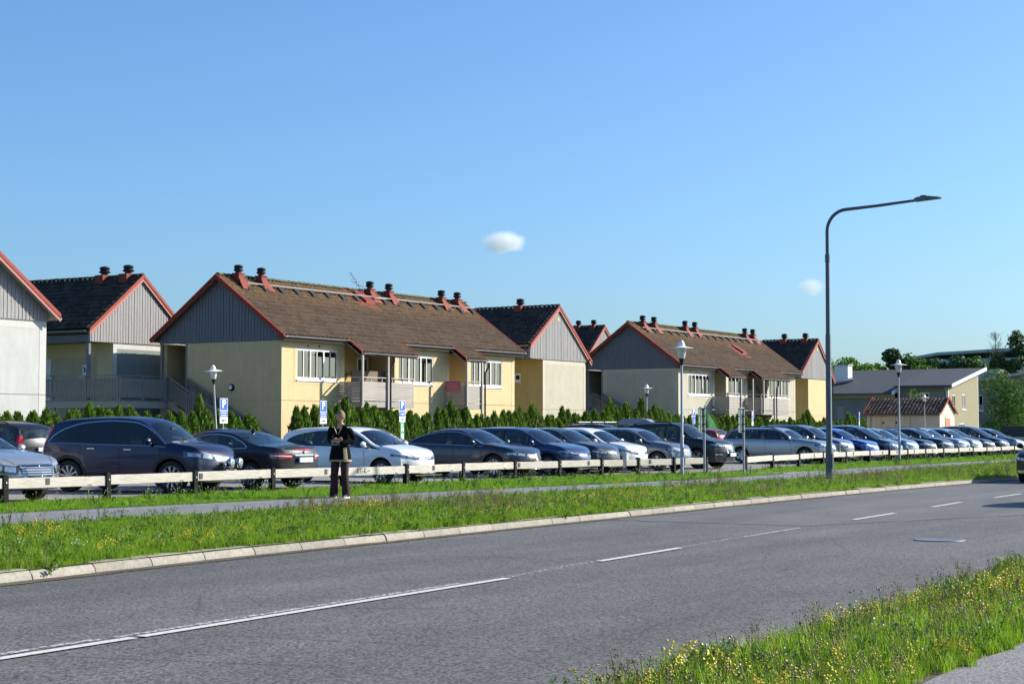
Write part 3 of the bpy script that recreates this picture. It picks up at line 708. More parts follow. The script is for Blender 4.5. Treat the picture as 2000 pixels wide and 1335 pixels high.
    for cy in chims:
        m = MB(); m.box(apex - .45, apex + .35, cy - .26, cy + .26, zap - .6, zap + .17); o = m.build('chimney', 'chimney_red', h)
        m = MB(); m.lathe([(.17, 0), (.17, .12), (.26, .12), (.28, .17), (.22, .24), (.2, .28), (.25, .30), (.26, .34), (.2, .42), (0, .46)], 14, c=(apex - .05, cy, zap + .17)); m.build('chimney_cap', 'black_metal', o, smooth=True)
    gutter(h, -.05, depth, -.2, zleft - .08, axis='y')
    m = MB(); m.tube([(W - .3, -.2, 5.8), (W - .3, -.1, 5.4), (W - .3, -.1, 0.1)], .05, 8); m.build('downpipe', 'pipe_dark', h, smooth=True)
    return h
L0 = link_house(57.5, 57.5, 'pale gabled house with black roof and white upstairs door, behind the wooden deck', 'stucco_tan', 'stucco_yellow_trim', 'stucco_grey_green', 'stucco_white_trim', (.75, 2.3), door=True, zap=8.65, zleft=6.02, zright=5.4, apex=3.4, W=7.4, wall0=1.6, ZT=5.44, FZ=2.5, depth=12, wz=3.95)
L1 = link_house(88.0, 52.0, 'black roofed house with tall pale wall adjoining the yellow house', 'stucco_deep_yellow', 'stucco_deep_trim', 'stucco_cream', 'stucco_cream_trim', (2.6,), apex=3.42, zap=8.87, zleft=6.48, zright=5.68, W=7.45, badge=True, ZT=5.62, FZ=2.6, wall0=1.63, depth=12)
L2 = link_house(126.9, 50.3, 'black roofed yellow house beside the far end of the cream row house', 'stucco_deep_yellow', 'stucco_deep_trim', 'stucco_yellow', 'stucco_yellow_trim', (.9, 2.7), apex=3.5, zap=8.5, zleft=5.9, zright=5.4, W=7.1, badge=True, ZT=5.4, FZ=2.5, wall0=1.6)
L3 = link_house(127.5, 70.0, 'small distant gabled house peeking between the two long roofs', 'stucco_tan', 'stucco_yellow_trim', 'stucco_cream', 'stucco_cream_trim', (.9, 2.4), depth=14, zap=10.25, zleft=7.2, zright=6.6, W=8.0, apex=3.6)
# white gabled house at the left edge
def white_house():
    h = empty('white_house', (30.0, 49.0, 0), 0, 'white rendered house with grey board gable, cut by left picture edge', 'house')
    Wd = 16.8; xr = 16.8; ap = 8.4; ZT = 5.5; FZ = 2.71; s = .70
    w = MB()
    for z0, z1, e in ((0, FZ - .012, 0), (FZ - .012, FZ + .012, .03), (FZ + .012, ZT, 0)): w.box(0, xr - e, e, 9, z0, z1)
    w.build('wall', 'stucco_white', h)
    t = MB()
    for z0, z1 in ((0, FZ - .012), (FZ + .012, ZT)): t.box(xr - .33, xr + .006, -.008, 0, z0, z1)
    t.box(0, xr - .33, -.008, 0, ZT - .3, ZT); t.build('wall_trim', 'stucco_white_trim', h)
    zr = lambda x: 5.68 + s * (min(x + .3, Wd + .3 - x))
    c = MB(); cladding(c, 0, xr + .05, ZT, lambda x: zr(x) - .1, -.03); o = c.build('board_cladding', 'cladding_pale', h); o['kind'] = 'stuff'
    c = MB(); c.prism([(0, ZT + .01), (xr, ZT + .01), (xr, zr(xr) - .1), (ap, zr(ap) - .1), (0, zr(0) - .1)], 'y', -.029, .1); c.build('gable_board', 'cladding_pale', h)
    za = zr(ap)
    for xe, sg in ((Wd + .3, 1), (-.3, -1)):
        e = MB(); e.prism([(xe, 5.62), (ap, za - .05), (ap, za + .12), (xe, 5.79)], 'y', -.48, -.42); e.build('barge_board', 'barge_red', h)
        e = MB(); e.prism([(xe, 5.48), (ap, za - .20), (ap, za - .055), (xe, 5.615)], 'y', -.46, -.43); e.build('barge_board', 'barge_pink', h)
        tm = MB(); tile_slope(tm, -.42, 9.4, xe, 5.76, ap, za + .02, axis='y'); o = tm.build('roof_tiles', 'tile_black', h); o['kind'] = 'stuff'
    e = MB(); e.prism([(-.4, 5.62), (ap, za - .1), (Wd + .4, 5.62), (Wd + .4, 5.55), (ap, za - .2), (-.4, 5.55)], 'y', -.42, 9.3); e.build('roof_underside', 'fascia_grey', h)
white_house()

# wooden deck with railings and stairs left of the yellow house
slat = MB(); slat.prism([(-.05, 0), (.05, 0), (.05, .80), (.028, .83), (.028, .88), (-.028, .88), (-.028, .83), (-.05, .80)], 'y', -.012, .012); SLAT = slat.mesh('slat', 'deck_wood')
def railing(parent, p0, p1, z0, z1, step=.132):
    d = Vector((p1[0] - p0[0], p1[1] - p0[1], 0)); L = d.length; a = atan2(d.y, d.x); n = max(1, int(L / step))
    for k in range(n):
        t = (k + .5) / n; o = bpy.data.objects.new('slat', SLAT); COL.objects.link(o); o.parent = parent
        o.location = (lerp(p0[0], p1[0], t), lerp(p0[1], p1[1], t), lerp(z0, z1, t) + .12 + R.uniform(-.01, .01)); o.rotation_euler = (0, R.uniform(-.02, .02), a)
    m = MB()
    m.bar((p0[0], p0[1], z0 + 1.10), (p1[0], p1[1], z1 + 1.10), .11, .045); m.build('handrail', 'deck_wood', parent)
    m = MB(); nx, ny = -d.y / L * .03, d.x / L * .03
    m.bar((p0[0] + nx, p0[1] + ny, z0 + .88), (p1[0] + nx, p1[1] + ny, z1 + .88), .035, .09); m.bar((p0[0] + nx, p0[1] + ny, z0 + .22), (p1[0] + nx, p1[1] + ny, z1 + .22), .035, .09)
    m.build('railing_bar', 'deck_wood', parent)
    npst = max(1, round(L / 1.5))
    for k in range(npst + 1):
        t = k / npst; m = MB(); x, y, z = lerp(p0[0], p1[0], t) + nx * 2, lerp(p0[1], p1[1], t) + ny * 2, lerp(z0, z1, t)
        m.box(x - .045, x + .045, y - .045, y + .045, z - .15, z + 1.08); m.build('railing_post', 'deck_wood', parent)
def deck(x0, y0, label, front, left_back, side_back, stair_x, slope_to):
    """front: x from..to of the deck's front edge (local), y=0; left edge runs to left_back"""
    d = empty('wooden_deck', (x0, y0, 0), 0, label, 'deck')
    Z = 2.70; a, b = front; lx, ly = left_back
    n = int((side_back) / .15)
    fl = MB(); fl.prism([(a, 0), (b, 0), (b + .2, side_back), (lx, ly), ], 'z', Z - .05, Z); fl.build('deck_floor', 'deck_wood', d)
    m = MB(); m.bar((a, .02, Z - .2), (b, .02, Z - .2), .05, .28); m.build('deck_beam', 'fascia_grey', d)
    m = MB(); m.bar((lx, ly, Z - .2), (a, .0, Z - .2), .05, .28); m.build('deck_beam', 'fascia_grey', d)
    for px_, py_ in ((a + .1, .1), (b - .1, .15), (lerp(a, lx, .5) + .1, ly * .5), (lx + .1, ly - .1), (b - .1, side_back * .6)):
        m = MB(); m.box(px_ - .06, px_ + .06, py_ - .06, py_ + .06, 0, Z - .05); m.build('deck_post', 'fascia_grey', d)
    railing(d, (a, 0), (b, 0), Z, Z); railing(d, (lx, ly), (a, 0), Z, Z)
    # stairs going down towards the car park
    sx0, sx1 = stair_x; run = slope_to; ns = 15
    st = empty('stair', (0, 0, 0)); st.parent = d
    for k in range(ns):
        m = MB(); y = -run * (k + 1) / ns; z = Z * (1 - (k + 1) / (ns + .0)) + .02; m.box(sx0 + .03, sx1 - .03, y, y + run / ns + .03, z - .04, z); m.build('stair_tread', 'plank_grey', st)
    for sx in (sx0, sx1):
        m = MB(); m.bar((sx, 0, Z - .12), (sx, -run, -.02), .045, .27); m.build('stair_stringer', 'fascia_grey', st)
    railing(st, (sx0, 0), (sx0, -run), Z, .1); railing(st, (sx1 - .02, 0), (sx1 - .02, -run), Z, .1, step=.4)
    return d
deck(56.4, 54.5, 'weathered wooden deck and stairs between white house and yellow house', (0, 3.15), (-1.6, 6.5), 5.5, (3.2, 4.45), 4.9)
deck(97.6, 54.5, 'wooden landing with stairs at the left gable of the cream row house', (0, 3.1), (-.1, 1.2), 4, (3.1, 4.45), 4.9)
m = MB(); m.box(-.07, .07, -.07, .07, 0, 5.4); o = m.build('porch_post', 'cladding_grey', L0); o.location = (.15, .1, 0)
# ------------------------------------------------------------------ cars
def paint(name, col, metal=.0, rough=.28, coat=1.0, flake=.0):
    n = NT(name); v = n.coord()
    f = n.noise(v, 2.5, 3)
    c = n.ramp(f, [(.3, [x * .94 for x in col]), (.7, [min(1, x * 1.05) for x in col])])
    g = n.node('ShaderNodeNewGeometry')
    c = n.mix(g.outputs['Backfacing'], c, (.02, .02, .022))     # unpainted inner side of the panels
    # road dust, low on the body
    sx = n.node('ShaderNodeSeparateXYZ'); n.link(v, sx.inputs[0])
    mr = n.node('ShaderNodeMapRange'); mr.inputs[1].default_value = .62; mr.inputs[2].default_value = .2; mr.inputs[3].default_value = 0; mr.inputs[4].default_value = .15; n.link(sx.outputs[2], mr.inputs[0])
    c = n.mix(mr.outputs[0], c, (.16, .15, .13))
    n.set(c, rough, metal, .5, coat); n.b.inputs['Coat Roughness'].default_value = .02
    if flake: n.bump(n.noise(v, 700, 1), flake, .0005)
    M[name] = n.m
paint('p_navy', (.002, .006, .042), .0, .4, .35); paint('p_black', (.004, .004, .006), .0, .4, .4); paint('p_white', (.84, .84, .83), 0, .3)
paint('p_graphite', (.012, .020, .038), .2, .35, .7); paint('p_blue', (.02, .042, .12), .4, .35); paint('p_royal', (.012, .075, .38), .3, .3)
paint('p_steel', (.04, .06, .11), .4, .35); paint('p_silver', (.38, .40, .42), .6, .36); paint('p_grey', (.16, .18, .21), .6, .36)
paint('p_lightblue', (.20, .26, .34), .55, .36); paint('p_red', (.30, .012, .018), .2, .3); paint('p_darkgrey', (.028, .031, .037), .3, .35, .8)
paint('p_beige', (.52, .50, .46), .4, .35)
def emless(name, col, rough, metal=0, spec=.5, coat=0):
    n = NT(name); v = n.coord('Object'); f = n.noise(v, 26, 2)
    n.set(n.ramp(f, [(.35, [x * .55 for x in col]), (.65, col)]), rough, metal, spec, coat); M[name] = n.m
emless('headlight', (.62, .64, .66), .12, .75, .5, 1); emless('headlight_dark', (.10, .105, .115), .10, .5, .5, 1); emless('taillight', (.50, .012, .015), .15, 0, .5, 1)
flat('chrome', (.62, .63, .64), .12, 1.0, .04); flat('trim_black', (.012, .012, .013), .35, 0, .1); flat('plastic_grey', (.035, .036, .037), .75)
flat('tyre', (.018, .018, .018), .85, bump=.2); flat('alloy', (.42, .43, .45), .32, .85, .05); flat('alloy_dark', (.06, .062, .068), .4, .6)
flat('plate_white', (.75, .75, .74), .5, var=.02); flat('plate_blue', (.01, .05, .35), .5); flat('seam', (.006, .006, .007), .8); flat('seat_cloth', (.035, .034, .034), .9); flat('amber', (.6, .2, .02), .2)
flat('white_seat', (.35, .34, .32), .7)

def car_mesh(sp):
    """lofted body: x forward (nose +), y left, z up. returns dict of meshes and the finished body BVH"""
    X0, X1 = sp['x0'], sp['x1']; zt = curve(sp['top']) if not sp.get('lin') else linear(sp['top']); zb = curve(sp['belt']); W = curve(sp['plan'])
    zw = curve(sp['dlo']); wx = sp['wheels']; rw = sp['rw']; ra = rw + sp.get('gap', .055); sill = curve(sp.get('sill', [(X0, .34), (X0 + .5, .24), (X1 - .6, .22), (X1, .26)]))
    ws0, ws1 = sp['ws']; rs0, rs1 = sp['rs']       # windshield (top x, base x), rear glass (base x, top x)
    dl0, dl1 = sp['dlo'][0][0], sp['dlo'][-1][0]; pill = sp['pillars']; tum = sp.get('tum', .36)
    st = set()
    x = X0
    while x < X1: st.add(round(x, 4)); x += .13
    for w in wx:
        for k in range(15): st.add(round(w + ra * cos(pi * k / 14), 4))
    for a in (ws0, ws1, rs0, rs1, dl0, dl1, X0, X1, X0 + .015, X0 + .05, X0 + .11, X1 - .015, X1 - .05, X1 - .11, X1 - .19): st.add(round(a, 4))
    for q in sp['top'] + sp['belt']: 
        if X0 < q[0] < X1: st.add(round(q[0], 4))
    for a, b in pill: st.add(round(a, 4)); st.add(round(b, 4))
    st = sorted(st); out = [st[0]]
    keyx = [round(v, 4) for v in (ws0, ws1, rs0, rs1, dl0, dl1) + tuple(v for p in pill for v in p)]
    for s_ in st[1:]:
        if s_ - out[-1] > .022 or s_ == st[-1]: out.append(s_)
        elif s_ in keyx: out[-1] = s_
    st = out
    kf, kr = sp.get('cf', .26), sp.get('cr', .16)
    ax1, ax0 = wx[1] + ra * .9, wx[0] - ra * .9
    def shift(x, fy):
        t = max(0, min(1, (x - ax1) / (X1 - ax1))); t2 = max(0, min(1, (ax0 - x) / (ax0 - X0)))
        f2 = fy * fy
        d = -kf * t * t * f2 + kr * t2 * t2 * f2
        return d
    rows = []; info = []
    for x in st:
        w = W(x); top = zt(x); b = min(zb(x), top - .015)
        zbo = sill(x)
        for wc in wx:
            if abs(x - wc) < ra: zbo = max(zbo, rw + sqrt(max(0, ra * ra - (x - wc)**2)))
        wsc = .10     # windshield / rear glass bow
        ze = top
        if x > (ws0 + rs1) / 2: ze = min(top, zt(x + wsc * max(0, min(1, (x - ws0 + .4) / .4)))) if x < ws1 else top
        else: ze = min(top, zt(x - wsc * .7)) if x > rs0 else top
        H = top - b; crown = min(.05, H * .25); z6 = max(ze - crown, b + .01)
        t6 = z6 - b
        y6 = w - .055 - tum * t6 - .04 * min(1, t6 / .3)
        z5 = min(zw(x) if dl0 <= x <= dl1 else b, z6 - .045 if z6 - .045 > b else b + .004); z5 = max(z5, b + .008)
        y4 = w - .05; fr = min(1, max(0, (z5 - b) / max(t6, .01))); y5 = lerp(y4 + .0, y6, fr)
        if t6 > .25: y5 += .012 * sin(pi * fr)
        endf = max(0, 1 - (x - X0) / .11, 1 - (X1 - x) / .11); inn = .05 * endf**2
        z1 = max(.33, zbo + .03); z2 = max(.58, z1 + .03); z3 = max(lerp(.58, b, .6), z2 + .02)
        bz = b - .02
        z1, z2, z3 = min(z1, bz - .03), min(z2, bz - .02), min(z3, bz - .01)
        tuck = .055 if zbo < .4 else .012
        pts = [(w - tuck, zbo), (w - .012, z1), (w, z2), (w - .004, z3), (w - .028, bz), (y4, b + .004), (y5, z5), (y6 + .0, z6), (y6 - .055, z6 + crown * .25), (y6 * .6, z6 + (top - z6) * .72), (0, top)]
        pts = [(max(p[0] - inn, 0) if i < 10 else 0, p[1]) for i, p in enumerate(pts)]
        rows.append([(x + shift(x, p[0] / w), p[0], p[1]) for p in pts]); info.append(x)
    names = ['body', 'side_glass', 'windscreen', 'rear_glass', 'pillar', 'under']
    from collections import defaultdict
    mbs = defaultdict(MB)
    allm = MB()
    nj = len(rows[0])
    inside = lambda a, m: any(p[0] - .001 <= m <= p[1] + .001 for p in a)
    for sgn in (1, -1):
        for i in range(len(rows) - 1):
            xm = (info[i] + info[i + 1]) / 2
            for j in range(nj - 1):
                k = 'body'
                if j == 5 and dl0 < xm < dl1: k = 'pillar' if inside(pill, xm) else 'side_glass'
                elif j >= 8 and ws0 < xm < ws1: k = 'windscreen'
                elif j >= 8 and rs0 < xm < rs1: k = 'rear_glass'
                q = [rows[i][j], rows[i + 1][j], rows[i + 1][j + 1], rows[i][j + 1]]
                q = [(p[0], p[1] * sgn, p[2]) for p in q]
                if sgn < 0: q.reverse()
                key = (k,) if k in ('body', 'windscreen', 'rear_glass') else (k, sgn, sum(1 for p in pill if (p[0] + p[1]) / 2 < xm - (.03 if k == 'pillar' else 0)))
                mbs[key].quad(*q); allm.quad(*q)
    for i in range(len(rows) - 1):
        a, b = rows[i][0], rows[i + 1][0]
        mbs[('under',)].quad((a[0], a[1], a[2]), (b[0], b[1], b[2]), (b[0], -b[1], b[2]), (a[0], -a[1], a[2]))
    for e, sg in ((0, 1), (-1, -1)):        # end caps
        r = rows[e]; x = info[e]; w = W(x); top = r[-1]
        fr = [-1, -r[8][1] / r[7][1], -r[9][1] / r[7][1], 0, r[9][1] / r[7][1], r[8][1] / r[7][1], 1]
        g = []
        for j in range(8):
            y = r[j][1]; g.append([(x + shift(x, y * f / w), y * f, r[j][2]) for f in fr])
        g[7] = [(r[7][0], -r[7][1], r[7][2]), (r[8][0], -r[8][1], r[8][2]), (r[9][0], -r[9][1], r[9][2]), r[10], r[9], r[8], r[7]]
        mbs[('body',)].grid(g); allm.grid(g)
    res = []
    for key in mbs:
        k = key[0]
        me = bpy.data.meshes.new(k); me.from_pydata(mbs[key].v, [], mbs[key].f)
        bm = bmesh.new(); bm.from_mesh(me); bmesh.ops.remove_doubles(bm, verts=bm.verts, dist=.0012)
        if k == 'body': bmesh.ops.recalc_face_normals(bm, faces=bm.faces)
        bm.to_mesh(me); bm.free()
        me.polygons.foreach_set('use_smooth', [True] * len(me.polygons))
        if k == 'body': me.set_sharp_from_angle(angle=radians(34))
        mt = {'body': 'p_silver', 'side_glass': sp.get('glass', 'car_glass'), 'windscreen': 'car_glass', 'rear_glass': sp.get('glass', 'car_glass'), 'pillar': 'trim_black', 'under': 'trim_black'}[k]
        me.materials.append(M[mt]); me.update(); res.append((k, me))
    me = bpy.data.meshes.new('tmp'); me.from_pydata(allm.v, [], allm.f); bm = bmesh.new(); bm.from_mesh(me)
    bvh = BVHTree.FromBMesh(bm); bm.free()
    return res, bvh

def decal(bvh, corners, dirv, nu=6, nv=4, off=.006, thick=.0, edge=None):
    """bilinear patch of corner points (3D, roughly over the body) projected along dirv onto the body"""
    d = Vector(dirv).normalized(); m = MB(); rows = []
    c = [Vector(p) for p in corners]
    for i in range(nv + 1):
        r = []
        for j in range(nu + 1):
            u, v = j / nu, i / nv
            if edge: u, v = edge(u, v)
            p = c[0].lerp(c[1], u).lerp(c[3].lerp(c[2], u), v)
            h = bvh.ray_cast(p - d * 2.0, d)
            q = h[0] if h[0] is not None else p
            n_ = h[1] if h[0] is not None else -d
            if n_.dot(d) > 0: n_ = -n_
            r.append(tuple(q - d * off * .4 + n_ * off))
        rows.append(r)
    m.grid(rows); return m
def ribbon(bvh, pts, dirv, width=.012, off=.003, seg=8):
    """thin strip following 3D points projected on the body"""
    d = Vector(dirv).normalized(); P = [Vector(p) for p in pts]; out = []
    for a, b in zip(P, P[1:]):
        for k in range(seg): out.append(a.lerp(b, k / seg))
    out.append(P[-1]); m = MB(); rows = [[], []]
    for i, p in enumerate(out):
        t = (out[min(i + 1, len(out) - 1)] - out[max(0, i - 1)]).normalized(); s_ = t.cross(d).normalized() * width / 2
        for r, o_ in zip(rows, (-s_, s_)):
            h = bvh.ray_cast(p + o_ - d * 2.0, d); q = h[0] if h[0] is not None else p + o_
            n_ = h[1] if h[0] is not None else -d
            if n_.dot(d) > 0: n_ = -n_
            r.append(tuple(q + n_ * off))
    m.grid(rows); return m

def wheel_parts(rw, style, tw=.205):
    t = MB(); ri = rw - .11
    t.lathe([(ri, -.0), (ri + .02, -.0), (rw - .025, .0), (rw, .03), (rw, tw - .03), (rw - .025, tw), (ri, tw), (ri, .0)], 28, 'y')
    tm = t.mesh('tyre', 'tyre', True)
    r = MB(); r.lathe([(ri + .004, .004), (ri - .012, -.004), (ri - .025, .02), (ri - .03, .12)], 28, 'y')
    ns = {'5': 5, '10': 10, '7': 7, 'steel': 6}[style]
    for k in range(ns):
        a = 2 * pi * k / ns
        wd = {5: .055, 10: .026, 7: .04, 6: .05}[ns]; c_, s_ = cos(a), sin(a)
        for (r0, r1, w0, w1) in ((.035, ri - .02, wd * .8, wd),):
            pts = []
            for rr, ww, yy in ((r0, w0, .018), (r1, w1, .006)):
                pts.append([(rr * c_ - ww * s_, yy, rr * s_ + ww * c_), (rr * c_ + ww * s_, yy, rr * s_ - ww * c_)])
            a0, b0 = pts[0]; a1, b1 = pts[1]
            r.quad(a0, a1, b1, b0); 
            for (p, q) in ((a0, a1), (b0, b1)): r.quad(p, q, (q[0], q[1] + .035, q[2]), (p[0], p[1] + .035, p[2]))
    r.lathe([(0, .012), (.05, .012), (.06, .02), (.06, .05)], 14, 'y')
    rm = r.mesh('rim', 'alloy', False, fix=False)
    h = MB(); h.lathe([(0, .085), (ri - .02, .085)], 20, 'y'); h.lathe([(0, .06), (.15, .06), (.15, .08)], 18, 'y'); hm = h.mesh('brake_disc', 'alloy_dark', False)
    return tm, rm, hm

CARS = {}
def build_car(kind, sp, detail=2):
    """prototype car, kept unlinked from the scene until placed"""
    me, bvh = car_mesh(sp); X0, X1 = sp['x0'], sp['x1']; W = curve(sp['plan']); zb = curve(sp['belt']); zt = curve(sp['top'])
    P = {'parts': []}
    add = lambda name, mesh, loc=(0, 0, 0), rot=(0, 0, 0), kids=(), scale=(1, 1, 1), mat=None: P['parts'].append((name, mesh, loc, rot, kids, scale, mat))
    for k, me_ in me: add({'under': 'underbody', 'pillar': 'door_pillar'}.get(k, k), me_, mat='PAINT' if k == 'body' else None)
    rw = sp['rw']; tm, rm, hm = wheel_parts(rw, sp.get('rim', '5')); 
    for wx in sp['wheels']:
        for s_ in (1, -1):
            yw = (W(wx) - .035) * s_
            add('wheel', tm, (wx, yw, rw), (0, R.uniform(0, 3), 0) if s_ < 0 else (0, R.uniform(0, 3), pi), (('rim', rm), ('brake_disc', hm)))
    def mk(name, mb, mat, smooth=True, kids=()): add(name, mb.mesh(name, mat, smooth, fix=False), kids=kids)
    hl = sp['head']      # list of (outer/inner corners) headlight: (x_back, z) side point -> front
    for s_ in (1, -1):
        # headlight wraps the front corner: corners in front/side space
        (xa, ya, za), (xb, yb, zb1), (xc, yc, zc), (xd, yd, zd) = hl
        def edge(u, v): return u, v
        m = decal(bvh, [(xa, ya * s_, za), (xb, yb * s_, zb1), (xc, yc * s_, zc), (xd, yd * s_, zd)], (-1, -.75 * s_, -.12), 8, 4, .006)
        mk('headlight', m, 'headlight_dark')
        q = [Vector((xa, ya * s_, za)), Vector((xb, yb * s_, zb1)), Vector((xc, yc * s_, zc)), Vector((xd, yd * s_, zd))]
        for u0, u1 in ((.10, .46), (.54, .90)):
            L_ = lambda u, v: q[0].lerp(q[1], u).lerp(q[3].lerp(q[2], u), v)
            m = decal(bvh, [L_(u0, .18), L_(u1, .18), L_(u1, .85), L_(u0, .85)], (-1, -.75 * s_, -.12), 4, 3, .012); mk('lamp_lens', m, 'headlight')
        (xa, ya, za), (xb, yb, zb1), (xc, yc, zc), (xd, yd, zd) = sp['tail']
        m = decal(bvh, [(xa, ya * s_, za), (xb, yb * s_, zb1), (xc, yc * s_, zc), (xd, yd * s_, zd)], (1, -.75 * s_, -.05), 6, 6, .008)
        mk('taillight', m, 'taillight')
    for g in sp['grille']:      # (y half width bottom, y half top, z0, z1, mat)
        yb_, yt_, z0, z1, mt = g
        m = decal(bvh, [(X1, -yb_, z0), (X1, yb_, z0), (X1, yt_, z1), (X1, -yt_, z1)], (-1, 0, 0), 8, 4, .006)
        mk('grille' if mt != 'chrome' else 'grille_trim', m, mt, False)
    for (y0, y1, z, h, mt) in sp.get('bars', ()):
        m = decal(bvh, [(X1, y0, z), (X1, y1, z), (X1, y1, z + h), (X1, y0, z + h)], (-1, 0, 0), 8, 1, .014)
        mk('grille_bar', m, mt, False)
    for z, sgn in ((sp['plate'][0], 1), (sp['plate'][1], -1)):
        h = bvh.ray_cast(Vector((3 * sgn, 0, z)), Vector((-sgn, 0, 0))); xp = (h[0].x if h[0] is not None else X1 * sgn) + sgn * .02
        m = MB(); m.box(xp - .01, xp + .01, -.26, .26, z - .055, z + .055); pm = m.mesh('number_plate', 'plate_white')
        b = MB(); b.box(xp - .011, xp + .0115, .215 if sgn < 0 else -.262, .262 if sgn < 0 else -.215, z - .055, z + .055)
        add('number_plate', pm, kids=(('plate_band', b.mesh('plate_band', 'plate_blue')),))
    if detail >= 1:
        dl0, dl1 = sp['dlo'][0][0], sp['dlo'][-1][0]
        for s_ in (1, -1):       # mirrors
            m = MB(); mx_ = sp['mirror'][0]; mz = zb(mx_) + .10; my = (W(mx_) + .09) * s_
            rows = []
            for i in range(7):
                t = pi * i / 6; rr = sin(t)
                rows.append([(mx_ + .075 * rr * cos(a) * (1.0 if cos(a) > 0 else .45), my - cos(t) * .11, mz + .075 * rr * sin(a) + .01) for a in [2 * pi * k / 10 for k in range(11)]])
            m.grid(rows); m.box(mx_ - .02, mx_ + .05, min(my, my - .15 * s_), max(my, my - .15 * s_), mz - .07, mz - .04)
            mesh = m.mesh('mirror', 'p_silver', 'all'); add('mirror', mesh, mat='PAINT' if sp.get('mirpaint', True) else None)
        for s_ in (1, -1):       # seams and handles
            for dx in sp['doors']:
                m = ribbon(bvh, [(dx[0], s_, zb(dx[0]) - .01), (dx[1], s_, .62), (dx[2], s_, .28)], (0, -s_, 0), .011, .002, 5); mk('door_seam', m, 'seam', False)
            m = ribbon(bvh, [(sp['doors'][0][2] + .1, s_, .30), (sp['doors'][-1][2] - .05, s_, .29)], (0, -s_, 0), .012, .002, 8); mk('sill_seam', m, 'seam', False)
            for hx in sp['handles']:
                hz = zb(hx) - .10
                h = bvh.ray_cast(Vector((hx, 3 * s_, hz)), Vector((0, -s_, 0)))
                yy = h[0].y if h[0] is not None else W(hx) * s_
                m = MB(); m.box(hx - .095, hx + .095, min(yy, yy + .035 * s_), max(yy, yy + .035 * s_), hz - .013, hz + .013); mk('door_handle', m, 'chrome' if sp.get('chromehandle') else 'trim_black', False) if not sp.get('painthandle') else add('door_handle', m.mesh('door_handle', 'p_silver'), mat='PAINT')
        if sp.get('chrome_dlo'):
            for s_ in (1, -1):
                zw = curve(sp['dlo']); n = 26
                pts = [(lerp(dl0, dl1, k / n), s_, max(zw(lerp(dl0, dl1, k / n)), zb(lerp(dl0, dl1, k / n)) + .006) + .01) for k in range(n + 1)]
                mk('window_trim', ribbon(bvh, pts, (0, -s_, 0), .022, .004, 1), 'chrome', False)
                pts = [(lerp(dl0, dl1, k / n), s_, zb(lerp(dl0, dl1, k / n)) - .006) for k in range(n + 1)]
                mk('window_trim', ribbon(bvh, pts, (0, -s_, 0), .02, .005, 1), 'chrome', False)
        if sp.get('arch'):
            ra = rw + .055
            for wx in sp['wheels']:
                for s_ in (1, -1):
                    pts = [(wx + (ra + .035) * cos(t), s_, rw + (ra + .035) * sin(t)) for t in [pi * (-.04 + 1.08 * k / 18) for k in range(19)]]
                    mk('arch_trim', ribbon(bvh, pts, (0, -s_, 0), .06, .006, 1), 'plastic_grey', False)
            for s_ in (1, -1):
                mk('sill_trim', decal(bvh, [(sp['wheels'][0] + ra, s_, .25), (sp['wheels'][1] - ra, s_, .25), (sp['wheels'][1] - ra, s_, .40), (sp['wheels'][0] + ra, s_, .40)], (0, -s_, 0), 8, 2, .006), 'plastic_grey', False)
        for q in sp.get('lower', ()):     # lower bumper / fog inserts (front)
            m = decal(bvh, [(X1, q[0], q[2]), (X1, q[1], q[2]), (X1, q[1], q[3]), (X1, q[0], q[3])], (-1, 0, 0), 10, 3, .007); mk('bumper_intake', m, q[4], False)
        for q in sp.get('rearlow', ()):
            m = decal(bvh, [(X0, q[0], q[2]), (X0, q[1], q[2]), (X0, q[1], q[3]), (X0, q[0], q[3])], (1, 0, 0), 10, 3, .007); mk('rear_bumper_panel', m, q[4], False)
        # hood seam and wipers
        wsx = sp['ws'][1]
        for s_ in (1, -1):
            mk('bonnet_seam', ribbon(bvh, [(wsx + .06, s_ * (W(wsx) - .13), 1.4), ((wsx + X1) / 2, s_ * (W(wsx) - .15), 1.3), (X1 - .17, s_ * (W(X1) - .30), 1.2)], (0, 0, -1), .011, .003, 6), 'seam', False)
        m = MB()
        for yw in (-.1, .45):
            a = Vector((wsx + .03, yw, zt(wsx) + .03)); b = Vector((wsx - .10, yw - .5, zt(wsx - .12) + .012)); m.bar(a, b, .02, .02)
        mk('wiper', m, 'trim_black', False)
        # interior: seats, headrests, dash, wheel
        fx = sp['ws'][0] - .25; zs = zb(fx)
        for (xx, yy) in ((fx - .1, .36), (fx - .1, -.36), (fx - .95, .38), (fx - .95, -.38)):
            if xx - .3 < sp['x0'] + .6: continue
            m = MB(); m.prism([(xx - .25, .45), (xx + .28, .45), (xx + .28, .58), (xx - .05, .60), (xx - .17, zs + .12), (xx - .30, zs + .12)], 'y', yy - .24, yy + .24)
            m.box(xx - .33, xx - .23, yy - .13, yy + .13, zs + .15, zs + .30); m.box(xx - .29, xx - .27, yy - .06, yy + .06, zs + .08, zs + .17)
            mk('seat', m, sp.get('seat', 'seat_cloth'), False)
        m = MB(); wz = zt(sp['ws'][1]) - .05; m.prism([(sp['ws'][1] - .62, wz - .25), (sp['ws'][1] - .05, wz - .25), (sp['ws'][1] - .05, wz), (sp['ws'][1] - .6, wz + .02)], 'y', -.62, .62); mk('dashboard', m, 'plastic_grey', False)
        m = MB(); c = Vector((sp['ws'][1] - .78, .36, wz + .0)); pts = [c + Vector((sin(t) * .05, cos(t) * .18, sin(t) * .17)) for t in [2 * pi * k / 14 for k in range(15)]]; m.tube(pts, .014, 5, False); mk('steering_wheel', m, 'trim_black')
